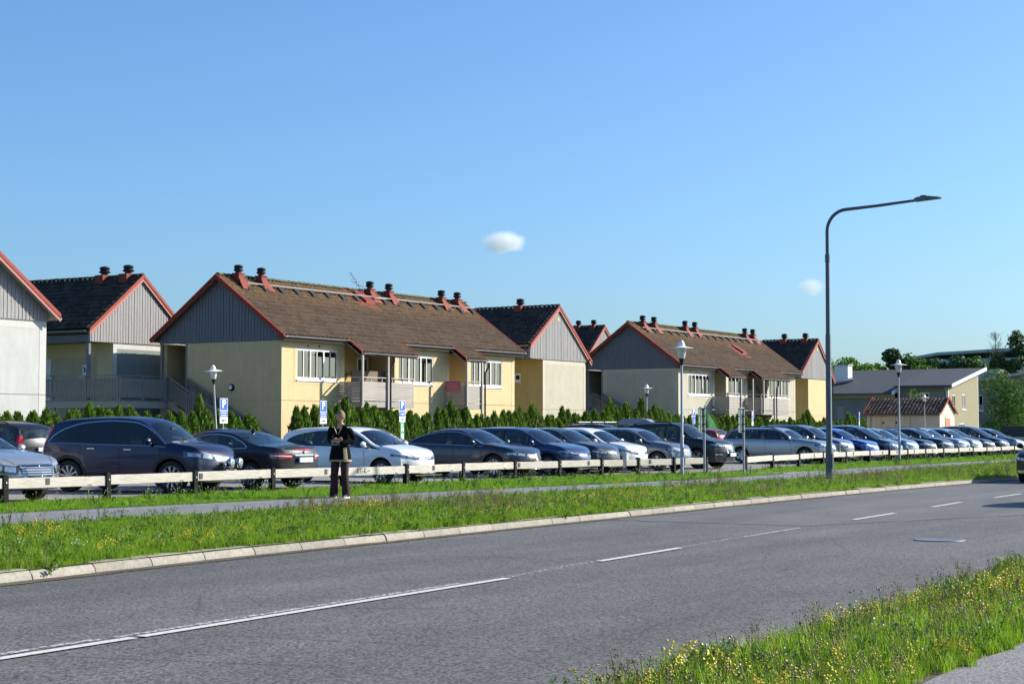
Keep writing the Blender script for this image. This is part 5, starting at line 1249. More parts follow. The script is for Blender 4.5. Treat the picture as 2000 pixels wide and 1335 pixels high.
# ------------------------------------------------------------------ signs
def text_mesh(s_, size, mat, font=None, bold=.0):
    cu = bpy.data.curves.new('text', 'FONT'); cu.body = s_; cu.size = size; cu.align_x = 'CENTER'; cu.align_y = 'CENTER'; cu.extrude = .002; cu.offset = bold; cu.resolution_u = 3
    o = bpy.data.objects.new('text', cu); COL.objects.link(o); dg = bpy.context.evaluated_depsgraph_get(); me = bpy.data.meshes.new_from_object(o.evaluated_get(dg))
    bpy.data.objects.remove(o); me.materials.clear(); me.materials.append(M[mat]); return me
def put(me, name, parent, loc, rot=(pi / 2, 0, 0)):
    o = bpy.data.objects.new(name, me); COL.objects.link(o); o.parent = parent; o.location = loc; o.rotation_euler = rot; return o
flat('sign_blue', (.008, .11, .50), .35, var=.04); flat('sign_white', (.78, .78, .77), .4, var=.03); flat('sign_green', (.07, .36, .18), .4, var=.05); flat('sign_back', (.16, .22, .20), .5, .2); flat('sign_ink', (.01, .01, .012), .5)
PM = text_mesh('P', .40, 'sign_white', bold=.012); AV = text_mesh('Avgift', .125, 'sign_white', bold=.002)
def arrow(parent, zc, d):
    m = MB(); m.prism([(-.11 * d, zc - .016), (.03 * d, zc - .016), (.03 * d, zc - .045), (.12 * d, zc), (.03 * d, zc + .045), (.03 * d, zc + .016), (-.11 * d, zc + .016)], 'y', -.014, -.008); m.build('arrow', 'sign_ink', parent)
def parking_sign(x, y, ztop, label, mid='lines', arr=0, rz=0., green=False):
    t = empty('parking_sign', (x, y, 0), rz, label, 'sign', 'blue P signs in the car park')
    m = MB(); m.tube([(0, .04, -.1), (0, .04, ztop - .02)], .03, 10); m.build('pole', 'galv', t, smooth=True)
    z = ztop - .45; m = MB(); m.box(-.215, .215, 0, .008, z, ztop); p = m.build('panel', 'sign_white', t)
    m = MB(); m.box(-.195, .195, -.005, 0, z + .02, ztop - .02); m.build('panel_face', 'sign_blue', p)
    put(PM, 'letter', p, (0, -.006, z + .235))
    h = .22 if mid != 'chair' else .44; z2 = z - .01; m = MB(); m.box(-.215, .215, 0, .008, z2 - h, z2); p = m.build('panel', 'sign_white', t)
    m = MB(); m.box(-.20, .20, -.005, 0, z2 - h + .012, z2 - .012); m.build('panel_face', 'sign_blue', p)
    if mid == 'avgift': put(AV, 'lettering', p, (0, -.006, z2 - h / 2))
    elif mid == 'lines':
        m = MB()
        for r in range(2):
            xx = -.16
            while xx < .14: w = R.uniform(.012, .022); m.box(xx, xx + w, -.009, -.005, z2 - .095 - r * .085, z2 - .05 - r * .085); xx += w + .011
        o = m.build('lettering', 'sign_white', p); o['kind'] = 'stuff'
    else:
        m = MB(); c = z2 - .27; pts = [(.12 * cos(a) - .01, -.008, c + .12 * sin(a)) for a in [pi * .75 + 1.45 * pi * k / 16 for k in range(17)]]; m.tube(pts, .014, 6)
        m.tube([(-.03, -.008, c + .22), (-.03, -.008, c + .03), (.07, -.008, c + .02), (.13, -.008, c - .10)], .017, 6); m.tube([(-.03, -.008, c + .12), (.05, -.008, c + .12)], .012, 6); m.lathe([(0, -.012), (.03, -.012), (.03, -.006)], 10, 'y', (-.03, 0, c + .27)); m.build('wheelchair_symbol', 'sign_white', p)
    if arr:
        z3 = z2 - h - .01; m = MB(); m.box(-.215, .215, 0, .008, z3 - .22, z3); p = m.build('panel', 'sign_white', t); arrow(p, z3 - .11, arr)
        if green:
            z4 = z3 - .23; m = MB(); m.box(-.13, .13, 0, .008, z4 - .80, z4); p = m.build('panel', 'sign_green', t)
            m = MB(); m.box(-.10, .10, -.006, 0, z4 - .36, z4 - .25); m.box(-.10, .10, -.006, 0, z4 - .68, z4 - .50); 
            for r in range(4): m.box(-.09, .04 + .04 * (r % 2), -.006, 0, z4 - .08 - r * .04, z4 - .065 - r * .04)
            o = m.build('lettering', 'sign_white', p); o['kind'] = 'stuff'
parking_sign(48.35, 41.5, 2.53, 'blue P sign with left arrow, before the shaded gable', 'lines', -1)
parking_sign(54.3, 41.5, 2.53, 'blue P sign with right arrow, just left of the person', 'lines', 1)
parking_sign(59.75, 41.5, 2.62, 'blue P sign reading Avgift with green and white strip below its arrow', 'avgift', 1, green=True)
parking_sign(91.75, 43, 2.62, 'blue P sign with wheelchair symbol, beside the green flag', 'chair')
parking_sign(83.95, 40, 2.62, 'blue P sign half hidden behind the tall hat lamp', 'lines', 1, .25)
parking_sign(100.4, 43, 2.55, 'blue P sign right of the back of the second sign board', 'lines', -1, .15)
parking_sign(114.3, 41, 2.6, 'distant blue P sign in front of the green flat roofed house', 'lines', 1, .2, green=True)
def back_sign(x, y, rz, label):
    t = empty('road_sign', (x, y, 0), rz, label, 'sign', 'sign boards seen from behind at the entrance')
    m = MB(); m.tube([(0, 0, -.1), (0, 0, 2.12)], .038, 12); m.build('pole', 'galv', t, smooth=True)
    for z0, z1 in ((1.30, 1.56), (1.58, 1.82), (1.84, 2.08)):
        m = MB(); m.box(-.62, .02, .065, .075, z0, z1); m.box(-.62, .02, .05, .065, z0, z0 + .015); m.box(-.62, .02, .05, .065, z1 - .015, z1); m.build('sign_panel', 'sign_back', t)
    for z in (1.34, 1.57, 1.83, 2.07):
        m = MB(); m.box(-.06, .06, -.05, .064, z - .02, z + .02); m.build('clamp', 'galv_dark', t)
    m = MB(); m.tube([(-.5, .02, 1.28), (-.5, .02, 2.12)], .02, 8); m.build('back_bar', 'galv', t, smooth=True)
    m = MB(); m.tube([(-.5, .02, 2.09), (0, 0, 2.09)], .02, 8); m.build('cross_bar', 'galv', t, smooth=True)
back_sign(49.95, 23.05, radians(14), 'tall narrow sign board seen from behind, left of the entrance')
back_sign(52.3, 22.72, radians(14), 'tall narrow sign board seen from behind, right of the entrance')
def flag():
    t = empty('beach_flag', (96.6, 43.9, 0), radians(-78), 'green feather shaped beach flag beside the dark red car', 'flag')
    px_ = lambda u: .48 - .98 * u**2.3
    P = [(px_(k / 14), 0, .30 + 2.2 * k / 14 - (.06 if k == 14 else 0)) for k in range(15)]; m = MB(); rows = []; n = 16
    for i in range(n + 1):
        u = .12 + .88 * i / n; z = .30 + 2.2 * u; w = .58 * min(1, (1.02 - u) / .45)**.75
        rows.append([(px_(u) - w * k / 5, .035 * sin(u * 7 + k * .9), z - .16 * (k / 5)) for k in range(6)])
    m.grid(rows); o = m.build('cloth', 'flag_green', t, smooth='all')
    m = MB(); m.tube([(.48, 0, 0)] + P, .016, 6); m.build('pole', 'galv_dark', t, smooth=True)
    m = MB()
    for k in range(9):
        u = .34 + k * .055; z = .30 + 2.2 * u; xs = px_(u) - .30; yy = .035 * sin(u * 7 + 2.2) - .02; m.box(xs, xs + .09, yy - .008, yy, z - .1, z - .02)
    o = m.build('lettering', 'sign_white', t); o['kind'] = 'stuff'
    m = MB()
    for k in range(12):
        u = .2 + k * .06; z = .30 + 2.2 * u; xs = px_(u) - .47 * min(1, (1.02 - u) / .5); yy = .035 * sin(u * 7 + 3.4) - .02; m.box(xs, xs + .035, yy - .006, yy, z - .16, z - .04)
    o = m.build('stripe', 'sign_white', t); o['kind'] = 'stuff'
    m = MB(); m.bar((-.3, -.3, .03), (.3, .3, .03), .04, .03); m.bar((-.3, .3, .03), (.3, -.3, .03), .04, .03); m.build('base', 'galv_dark', t)
leafmat('flag_green', [(.10, .34, .11)] * 3, .4)
flag()
# roof box on the back row crossover
def roof_box():
    m = MB(); rows = []
    for x, w, h in ((-1.0, .30, .10), (-.93, .40, .22), (-.6, .44, .30), (.3, .44, .33), (.75, .40, .28), (.98, .33, .14)):
        rows.append([(x, -w, .02), (x, -w, .02 + h * .55), (x, -w * .8, .02 + h), (x, w * .8, .02 + h), (x, w, .02 + h * .55), (x, w, .02), (x, -w, .02)])
    m.grid(rows); m.quad(*rows[0][:6]); m.quad(*rows[-1][:6])
    o = m.build('roof_box', 'box_grey', None, smooth=True); o.location = (81.3, 41.45, 1.63); o.rotation_euler = (0, 0, -pi / 2)
    tag(o, 'pale grey roof box carried on the dark crossover in the back row', 'roof box')
flat('box_grey', (.30, .31, .33), .35, var=.04, coat=.5)
roof_box()
def roof_rack():
    t = empty('roof_rack', (77.5, 41.6, 1.72), -pi / 2, 'white roof bars fixed on the grey off-roader in the back row', 'roof rack')
    for x in (-.9, -.1, .6):
        m = MB(); m.box(x - .04, x + .04, -.62, .62, .03, .07); m.build('bar', 'white_paint', t)
    for y in (-.6, .6):
        m = MB(); m.box(-1.15, .75, y - .025, y + .025, -.04, .03); m.build('side_rail', 'trim_black', t)
roof_rack()
# moving car entering at the right edge
place_car('sedan', 51.2, 12.25, pi + .03, 'black car driving in the far lane, entering at the right picture edge', 'p_black', group=None, z=RZ, name='driving_car')
place_car('cross', 37.6, 7.1, .02, 'dark car in the near lane beyond the right picture edge, casting its shadow in', 'p_graphite', group=None, z=RZ, name='driving_car')
PL = text_mesh('777 459', .095, 'sign_ink', bold=.001); E3 = text_mesh('E 350', .05, 'chrome', bold=.001)
for o in list(COL.objects):
    if o.name.startswith('number_plate') and o.parent and 'spot lamps' in o.parent.get('label', '') and o.data.vertices[0].co.x > 0:
        q = put(PL, 'plate_lettering', o, (max(v.co.x for v in o.data.vertices) + .003, -.0, sum(v.co.z for v in o.data.vertices) / 8), (pi / 2, 0, pi / 2))
for o in list(COL.objects):
    if o.get('label', '').startswith('black two-door'): put(E3, 'boot_lettering', o, (-2.33, .40, .865), (pi / 2, 0, -pi / 2))
# ------------------------------------------------------------------ buildings at the right
def shed():
    x0, y0 = 136.5, 42.24; t = empty('tiled_shed', (x0, y0, 0), 0, 'low pale shed with tiled roof, red verges and orange door', 'shed')
    W, D, ze, za = 4.1, 6.1, 2.75, 3.95
    m = MB(); m.prism([(0.05, 0), (W - .05, 0), (W - .05, ze), (W / 2, za - .12), (.05, ze)], 'y', 0, D); m.build('wall', 'stucco_shed', t)
    m = MB(); tile_slope(m, -.12, D + .2, -.22, ze - .08, W / 2, za, axis='y', amp=.05, rnd=.01); o = m.build('roof_tiles', 'tile_shed', t); o['kind'] = 'stuff'
    m = MB(); tile_slope(m, -.12, D + .2, W + .22, ze - .08, W / 2, za, axis='y', seg=2); o = m.build('roof_tiles', 'tile_shed', t); o['kind'] = 'stuff'
    for yy in (-.2, D + .2):
        for xa in (-.28, W + .28):
            e = MB(); e.prism([(xa, ze - .16), (W / 2, za - .06), (W / 2, za + .12), (xa, ze + .02)], 'y', yy - .03, yy + .03); e.build('barge_board', 'barge_red', t)
    m = MB(); m.box(-.28, -.06, -.1, D + .1, ze - .22, ze - .1); m.build('eave_board', 'soffit', t)
    m = MB(); m.box(1.55, 2.65, -.04, 0, .05, 2.3); d = m.build('door', flat('door_orange', (.62, .15, .05), .5), t)
    m = MB(); m.box(1.63, 1.68, -.08, -.04, 1.0, 1.15); m.build('handle', 'galv', d)
    m = MB(); m.box(1.47, 1.55, -.05, .0, 0, 2.38); m.box(2.65, 2.73, -.05, 0, 0, 2.38); m.box(1.55, 2.65, -.05, 0, 2.3, 2.38); m.build('door_frame', 'stucco_cream_trim', t)
    for k in range(1, 5): m = MB(); m.box(.035, .05, D * k / 5 - .02, D * k / 5 + .02, 0, ze - .1); m.build('wall_batten', 'fascia_grey', t)
    for yy in (3.6, 4.7): m = MB(); m.lathe([(0, -.05), (.07, -.05), (.09, 0)], 10, 'y'); o = m.build('vent', 'black_metal', t); o.location = (.04, yy, 1.95); o.rotation_euler = (0, 0, -pi / 2)
    m = MB(); m.tube([(-.1, D - .3, ze - .15), (-.02, D - .3, ze - .4), (-.02, D - .3, 0)], .04, 8); m.build('downpipe', 'galv', t)
shed()
flat('felt_roof', (.045, .052, .062), .8, bump=.2)
def grey_house():
    x0, y0 = 160, 48.69; t = empty('flat_roof_house', (x0, y0, 0), 0, 'grey-green house with broad dark mono-pitch roof and white chimney', 'house')
    D = 12.5; W = 10.0; ze = 5.45; za = 7.35
    m = MB(); wall_boxes(m, 0, 4.9, 0, ze, 0, .3, [(1.75, 2.75, 3.4, 4.95)], axis='y'); m.build('wall', 'stucco_grey_green', t)
    m = MB(); wall_boxes(m, .31, W, 0, ze, 0, .3, [(1.4, 2.4, 3.5, 4.7), (4.6, 5.7, 3.3, 4.8), (3.6, 5.4, .6, 2.0)]); m.prism([(0.31, ze), (W, ze), (W, za - .15)], 'y', 0, .3); m.build('gable_wall', 'stucco_olive', t)
    m = MB(); m.box(.0, .3, -.01, .0, 0, ze); m.box(W - .2, W + .01, -.012, -.002, 0, za - .2); m.build('corner_trim', 'stucco_white_trim', t)
    m = MB(); m.box(-.6, W, 4.95, 24, 0, 4.35); m.build('wing_wall', 'stucco_grey_green', t)
    m = MB(); m.box(-.66, -.61, 4.95, 24, 4.4, 4.75); m.build('wing_fascia', 'stucco_cream', t)
    m = MB(); m.box(-.68, -.612, 4.95, 24, .0, .45); m.build('plinth', 'pipe_dark', t)
    for a, b, c, d in ((10.0, 10.7, .6, 3.6), (7.6, 8.3, .6, 2.4)): m = MB(); m.box(-.65, -.612, a, b, c, d); m.build('shutter', 'fascia_grey', t)
    m = MB(); m.prism([(-.9, ze - .02), (W + .6, za + .02), (W + .6, za + .14), (-.9, ze + .10)], 'y', -.6, 4.9); m.build('roof', 'felt_roof', t)
    m = MB(); m.prism([(-1.5, 4.72), (W + .6, za + .02), (W + .6, za + .12), (-1.5, 4.84)], 'y', 4.95, 24.6); m.build('roof', 'felt_roof', t)
    m = MB(); m.prism([(-.95, ze - .12), (W + .65, za - .12), (W + .65, za + .22), (-.95, ze + .18)], 'y', -.72, -.62); m.build('roof_edge', 'white_paint', t)
    m = MB(); m.prism([(-1.6, 4.70), (-.2, 4.98), (-.2, 5.32), (-1.6, 4.98)], 'y', 4.75, 4.92); m.build('roof_edge', 'white_paint', t)
    m = MB(); m.box(-.92, -.87, -.55, 4.7, ze - .14, ze - .02); m.build('eave_trim', 'pipe_dark', t)
    window(t, 1.80, 2.70, 3.45, 4.9, 0, 1, 'y', name='window')
    for a, b, c, d, n in ((1.4, 2.4, 3.5, 4.7, 1), (4.6, 5.7, 3.3, 4.8, 2), (3.6, 5.4, .6, 2.0, 2)): window(t, a, b, c, d, 0, n)
    m = MB(); m.box(3.8, 5.0, 11.2, 12.6, 5.6, 7.75); c = m.build('chimney', 'white_paint', t)
    m = MB(); m.box(3.7, 5.1, 11.1, 12.7, 7.75, 7.85); m.build('chimney_cap', 'galv', c)
    m = MB(); m.tube([(4.2, 10.9, 6.35), (1.5, 13.0, 5.8), (1.2, 15.0, 5.6)], .22, 10); m.build('vent_duct', 'galv', t, smooth=True)
    m = MB(); m.box(.6, 1.7, 15, 17.5, 5.25, 5.75); m.build('roof_unit', 'galv', t)
    m = MB(); m.tube([(-.5, .12, ze - .1), (-.1, .12, ze - .6), (-.06, .12, 0)], .06, 8); m.build('downpipe', 'gutter_metal', t, smooth=True)
    m = MB(); m.tube([(1.3, 20, 5.3), (1.3, 20, 6.1), (1.3, 18.8, 6.1), (1.3, 18.8, 5.3)], .03, 6); m.build('roof_ladder', 'galv', t)
grey_house()
def olive_house():
    x0, y0 = 188, 34; t = empty('olive_house', (x0, y0, 0), 0, 'olive brown house with slanted white roof edge, behind the birch', 'house')
    ops = [(19.3, 21.0, 3.4, 5.2), (12.5, 14.3, 3.4, 5.2), (5.3, 7.1, 3.4, 5.2), (19.3, 20.6, .4, 2.0), (12.5, 14.3, .6, 2.0)]
    m = MB(); wall_boxes(m, 0, 22.5, 0, 6.2, 0, .3, ops, axis='y'); m.prism([(22.5, 6.2), (14.7, 7.3), (0, 6.6), (0, 6.2)], 'x', 0, .3); m.build('wall', 'stucco_olive', t)
    m = MB(); m.box(.31, 10, 0, 22.5, 0, .1); m.box(.31, 10, 0, .3, .1, 6.2); m.build('gable_wall', 'stucco_cream', t)
    m = MB(); m.box(-.9, -.02, 15.2, 17.6, 3.3, 5.6); m.build('bay', 'stucco_cream', t)
    for a, b, c, d in ops: window(t, a + .02, b - .02, c + .02, d - .02, 0, 2, 'y', curtains=False)
    m = MB(); m.prism([(23, 6.2), (14.7, 7.35), (14.7, 7.6), (23, 6.45)], 'x', -.6, 12); m.prism([(14.66, 7.35), (-.5, 6.7), (-.5, 6.9), (14.66, 7.6)], 'x', -.6, 12); m.build('roof', 'stucco_white_trim', t)
    m = MB(); m.prism([(20.5, 7.0), (18.4, 7.2), (18.0, 8.0), (20.0, 8.0)], 'x', 2, 4); m.build('roof_box', 'galv', t)
olive_house()
def far_block():
    t = empty('distant_block', (440, 110, 0), 0, 'long pale blue-grey building far off above the trees', 'building')
    m = MB(); m.box(0, 60, 0, 34, 0, 19.6); m.build('wall', 'far_wall', t)
    for k in range(9):
        m = MB(); m.box(-.12, -.01, 2 + k * 3.4, 4.0 + k * 3.4, 15.2, 17.2); m.build('window', 'far_window', t)
    m = MB(); m.prism([(34.5, 19.4), (26, 20.6), (-1, 21.6), (-1, 22.3), (26, 21.3), (34.5, 20.0)], 'x', -2, 60); m.build('roof', 'far_roof', t)
    for k in range(7): m = MB(); m.box(5 + k * .3, 5.3 + k * .3, 4 + k * 1.1, 4.25 + k * 1.1, 21.6, 23.2); m.build('roof_vent', 'far_roof', t)
flat('far_wall', (.42, .50, .55), .9); flat('far_roof', (.42, .47, .50), .8); flat('far_window', (.08, .12, .15), .3)  # distance haze is put into these blue-grey colours
far_block()
def bin_shelter():
    t = empty('bin_shelter', (101, 25.3, 0), 0, 'low beige shelter with dark cover at the right picture edge', 'shelter')
    m = MB(); m.box(0, 3, 0, 2.2, 0, .98); m.build('wall', 'stucco_shed', t)
    m = MB(); m.box(-.06, 3.06, -.06, 2.26, .98, 1.58); m.build('cover', 'pipe_dark', t)
    m = MB(); m.tube([(.1, .9, 1.58), (.1, .9, 1.85)], .03, 6); m.build('handle', 'white_paint', t)
bin_shelter()

# ------------------------------------------------------------------ trees and hedge
def leaf_cloud(m, blobs, n, size, rnd, flat_=.0, sph=True):
    """n leaf-sized faces in the outer shells of ellipsoid blobs (c, r)"""
    vol = [b[1][0] * b[1][1] * b[1][2] for b in blobs]; tot = sum(vol)
    for (c, r), v in zip(blobs, vol):
        for _ in range(int(n * v / tot)):
            d = Vector((rnd.gauss(0, 1), rnd.gauss(0, 1), rnd.gauss(0, 1))).normalized(); k = rnd.uniform(.45, 1.08)**.6
            p = Vector((c[0] + d.x * r[0] * k, c[1] + d.y * r[1] * k, c[2] + d.z * r[2] * k))
            q = noise.noise(p * (1.6 / max(.4, r[0] * .6)))
            if q < -.22: continue
            a = (d + Vector((rnd.gauss(0, .6), rnd.gauss(0, .6), rnd.gauss(0, .6)))).normalized(); t = a.orthogonal().normalized(); b = a.cross(t)
            w = rnd.uniform(0, 2 * pi); t, b = t * cos(w) + b * sin(w), b * cos(w) - t * sin(w); s = size * rnd.uniform(.6, 1.3)
            m.quad(p - t * s, p + b * s * .5 + a * s * .15, p + t * s, p - b * s * .5 + a * s * .15)
def tree(x, y, h, r, leaf, label, name='tree', n=2600, size=.22, trunk=.16, low=.25, seed=0, zb=0., group=None, cat='tree', nb=9, taper=.45):
    rnd = random.Random(seed * 13 + 5); t = empty(name, (x, y, zb), 0, label, cat, group)
    m = MB(); top = h * .82
    pts = [(0, 0, -.3), (rnd.uniform(-.1, .1), rnd.uniform(-.1, .1), h * .3), (rnd.uniform(-.2, .2), rnd.uniform(-.2, .2), h * .6), (rnd.uniform(-.2, .2), 0, top)]
    m.tube(pts, [trunk, trunk * .75, trunk * .45, .02], 8)
    blobs = []
    for k in range(nb):
        a = 2 * pi * k / nb * 2.4 + rnd.random(); u = (k + .5) / nb; zc = h * (low + (1 - low) * u * .93); rr = r * (1 - taper * u**2) * rnd.uniform(.4, .7)
        c = (cos(a) * rr, sin(a) * rr, zc); e = r * rnd.uniform(.46, .64) * (1 - .35 * taper * u)
        blobs.append((c, (e, e, e * rnd.uniform(.75, 1.0)))); m.tube([(0, 0, zc - h * .12), (c[0] * .5, c[1] * .5, zc - h * .03), c], [trunk * .4, trunk * .25, .015], 5)
    m.build('trunk', 'bark', t, smooth=True)
    m = MB(); leaf_cloud(m, blobs, n, size, rnd); m.build('crown', leaf, t, fix=False)
    return t
far = 'trees beyond the grey-green house'
for i, (x, y, h, r, lf, lab) in enumerate([
    (190.9, 71.5, 9.2, 3.2, 'leaf_bright', 'light green tree nearest the yellow gabled house, behind the grey-green roof'),
    (195.5, 70.2, 9.7, 3.0, 'leaf_bright', 'light green rounded tree, second from the yellow gabled house'),
    (193.0, 67.4, 8.8, 2.8, 'leaf_bright', 'lower light green tree left of the white chimney'),
    (202.9, 69.8, 9.4, 3.0, 'leaf_mid', 'mid green tree rising behind the white chimney'),
    (199.5, 66.9, 11.2, 2.2, 'leaf_dark', 'taller dark slim tree right of the white chimney'),
    (200.2, 64.6, 10.2, 2.9, 'leaf_mid', 'mid green tree left of the distant block'),
    (210.5, 66.8, 10.0, 2.8, 'leaf_mid', 'bushy green tree just before the left end of the distant block'),
    (211.5, 64.6, 9.9, 2.9, 'leaf_dark', 'dark bushy tree before the distant block'),
    (212.6, 62.4, 10.4, 3.0, 'leaf_dark', 'dark green tree before the middle of the distant block'),
    (213.8, 60.2, 9.9, 2.8, 'leaf_mid', 'mid green tree before the right half of the distant block'),
    (209.0, 56.8, 9.8, 2.6, 'leaf_mid', 'green tree below the bare tree, beside the tall pines'),
    (204.5, 60.8, 8.3, 2.4, 'leaf_bright', 'small light green tree right above the peak of the grey roof')]):
    tree(x, y, h, r, lf, lab, n=9000, size=.24, seed=i, group=far, low=.1, nb=13, taper=.35)
tree(206.5, 54.2, 13.4, 2.5, 'leaf_dark', 'tall dark pine at the right picture edge, topmost of the trees', 'pine_tree', n=4500, size=.26, seed=31, group='tall pines', nb=14, low=.2, taper=.8)
tree(205.7, 56.3, 10.9, 2.2, 'leaf_dark', 'shorter dark pine standing left of the tall pine', 'pine_tree', n=3400, size=.25, seed=32, group='tall pines', nb=12, low=.2, taper=.8)
tree(118.6, 31.9, 5.2, 2.15, 'leaf_mid', 'airy young birch in front of the olive house', 'birch_tree', n=12000, size=.085, trunk=.07, seed=40, low=.12, nb=16)
tree(150.5, 48.6, 5.0, 1.0, 'leaf_bright', 'thin young tree between the shed roof and the grey-green house', 'young_tree', n=900, size=.10, trunk=.05, seed=41, low=.3)
def bare_tree():
    rnd = random.Random(5); t = empty('bare_tree', (210.3, 58.0, 0), 0, 'leafless slender tree standing against the sky before the pines', 'tree')
    m = MB(); m.tube([(0, 0, 0), (.1, 0, 5), (0, .1, 9), (.1, 0, 13.2)], [.16, .13, .08, .02], 6)
    for k in range(46):
        z = rnd.uniform(6.0, 12.6); a = rnd.uniform(0, 2 * pi); L = (13.6 - z) * .38 + .5; p = Vector((0, 0, z)); d = Vector((cos(a) * .75, sin(a) * .75, .85)).normalized(); pts = [p]
        for q in range(4): p = p + d * L / 4; d = (d + Vector((rnd.gauss(0, .15), rnd.gauss(0, .15), .12))).normalized(); pts.append(p.copy())
        m.tube(pts, [.04, .03, .022, .016, .008], 4)
        for q in pts[1:4]:
            for _ in range(3): e = q + Vector((rnd.gauss(0, .35), rnd.gauss(0, .35), rnd.uniform(.15, .6))); m.tube([q, e], [.014, .006], 3)
    m.build('trunk', 'bark', t)
bare_tree()
# thuja hedge: variants share their mesh
def thuja_mesh(k):
    rnd = random.Random(100 + k); m = MB(); n = 900
    for i in range(n):
        u = rnd.random()**.85; ang = rnd.uniform(0, 2 * pi); rad = (.43 * (1 - u**2.1)**.9 * (1 + .25 * noise.noise((cos(ang) * 1.2, sin(ang) * 1.2 + k, u * 3))) + .015) * rnd.uniform(.78, 1.05) * (1 if u > .08 else .85)
        p = Vector((cos(ang) * rad, sin(ang) * rad, u)); out = Vector((cos(ang), sin(ang), .0)); up = (Vector((0, 0, 1)) + out * rnd.uniform(.2, .9) + Vector((rnd.gauss(0, .25), rnd.gauss(0, .25), 0))).normalized()
        sd = up.cross(out + Vector((rnd.gauss(0, .5), rnd.gauss(0, .5), 0))).normalized(); L = rnd.uniform(.035, .075); w = rnd.uniform(.022, .045)
        m.mi = 2 if rnd.random() < (.05 + .40 * max(0, noise.noise((cos(ang) * .9, k * 3.7, u * 2.2)))) and u < .8 else (1 if rnd.random() < .28 + .4 * u else 0)
        m.quad(p - sd * w, p + sd * w, p + up * L * 1.2 + sd * w * .6, p + up * L * 1.8, p + up * L * 1.2 - sd * w * .6)
    m.mi = 0; m.lathe([(.02, 0), (.30, .02), (.33, .25), (.30, .5), (.19, .78), (.02, .95)], 8)
    return m.mesh('thuja_shrub', ['thuja', 'thuja_bright', 'thuja_brown'], fix=False)
TH = [thuja_mesh(k) for k in range(6)]
def hedge(x0, x1, hf, lab, grp, bright=False):
    x = x0
    while x < x1:
        h = hf(x) * R.uniform(.90, 1.07) * (1.16 if R.random() < .10 else 1); w = R.uniform(1.0, 1.32)
        o = bpy.data.objects.new('thuja_shrub', R.choice(TH)); COL.objects.link(o); o.location = (x, 46.6 + R.uniform(-.09, .09), 0); o.rotation_euler = (R.uniform(-.03, .03), R.uniform(-.03, .03), R.uniform(0, 6.3)); o.scale = (w, w, h)
        tag(o, lab, 'shrub', grp); x += R.uniform(.47, .66)
hedge(41.6, 56.6, lambda x: 2.05 + .10 * sin(x * 1.1), 'thuja shrub in the bright green hedge row before the wooden deck', 'thujas before the wooden deck')
hedge(59.2, 62.4, lambda x: 2.35, 'thuja shrub in the small clump at the near corner of the yellow house', 'thujas at the corner of the yellow house')
hedge(62.6, 82.5, lambda x: 2.2 + .12 * sin(x * .9), 'thuja shrub in the clipped hedge row before the yellow house front', 'thujas before the yellow house')
hedge(82.6, 99.0, lambda x: 2.45 + .25 * sin(x * .5), 'thuja shrub in the taller hedge row before the pale gable and landing stairs', 'thujas before the pale gable')
hedge(99.2, 110.5, lambda x: 2.15, 'thuja shrub in the hedge row before the cream row house front', 'thujas before the cream house')
hedge(111.5, 131.0, lambda x: 2.0 + .35 * (sin(x * .7) > .8), 'thuja shrub in the far hedge row leading to the grey-green house', 'thujas of the far row')
# ------------------------------------------------------------------ clouds
def cloud(x, y, z, sx, sy, sz, label, seed, dens):
    rnd = random.Random(seed); bm = bmesh.new(); bmesh.ops.create_icosphere(bm, subdivisions=4, radius=1)
    for v in bm.verts:
        p = v.co.copy(); k = 1 + .45 * noise.fractal(p * 1.4 + Vector((seed, 0, 0)), 1.0, 2.0, 4); v.co = Vector((p.x * k * sx, p.y * k * sy, (p.z if p.z > 0 else p.z * .75) * k * sz))
    me = bpy.data.meshes.new('cloud'); bm.to_mesh(me); bm.free()
    n = NT('cloud_vapour'); n.n.remove(n.b); v = n.node('ShaderNodeVolumePrincipled'); v.inputs['Color'].default_value = (1, 1, 1, 1); v.inputs['Anisotropy'].default_value = 0.0
    co = n.coord(); tx = n.noise(co, .11, 6, .7)
    ln = n.node('ShaderNodeVectorMath', operation='LENGTH'); mp = n.coord('Object', (1 / sx, 1 / sy, 1 / sz)); n.link(mp, ln.inputs[0])
    f = n.node('ShaderNodeMapRange'); f.inputs[1].default_value = 1.0; f.inputs[2].default_value = .35; f.inputs[3].default_value = 0; f.inputs[4].default_value = 1; n.link(ln.outputs[1], f.inputs[0])
    a = n.node('ShaderNodeMath', operation='ADD'); n.link(f.outputs[0], a.inputs[0]); n.link(tx, a.inputs[1])
    g = n.node('ShaderNodeMapRange'); g.inputs[1].default_value = .80; g.inputs[2].default_value = 1.35; g.inputs[3].default_value = 0; g.inputs[4].default_value = dens; n.link(a.outputs[0], g.inputs[0])
    n.link(g.outputs[0], v.inputs['Density']); n.link(v.outputs[0], n.out.inputs['Volume']); me.materials.append(n.m)
    o = bpy.data.objects.new('cloud', me); COL.objects.link(o); o.location = (x, y, z); o.rotation_euler = (0, 0, -pi / 2 + _yaw); tag(o, label, 'cloud')
cloud(1194.7, 729.8, 153.5, 24, 14, 13, 'small white puff of cloud above the middle of the picture', 3, .10)
cloud(1324.6, 515.2, 117.2, 15, 10, 10, 'tiny faint wisp of cloud beside the street light pole', 21, .07)
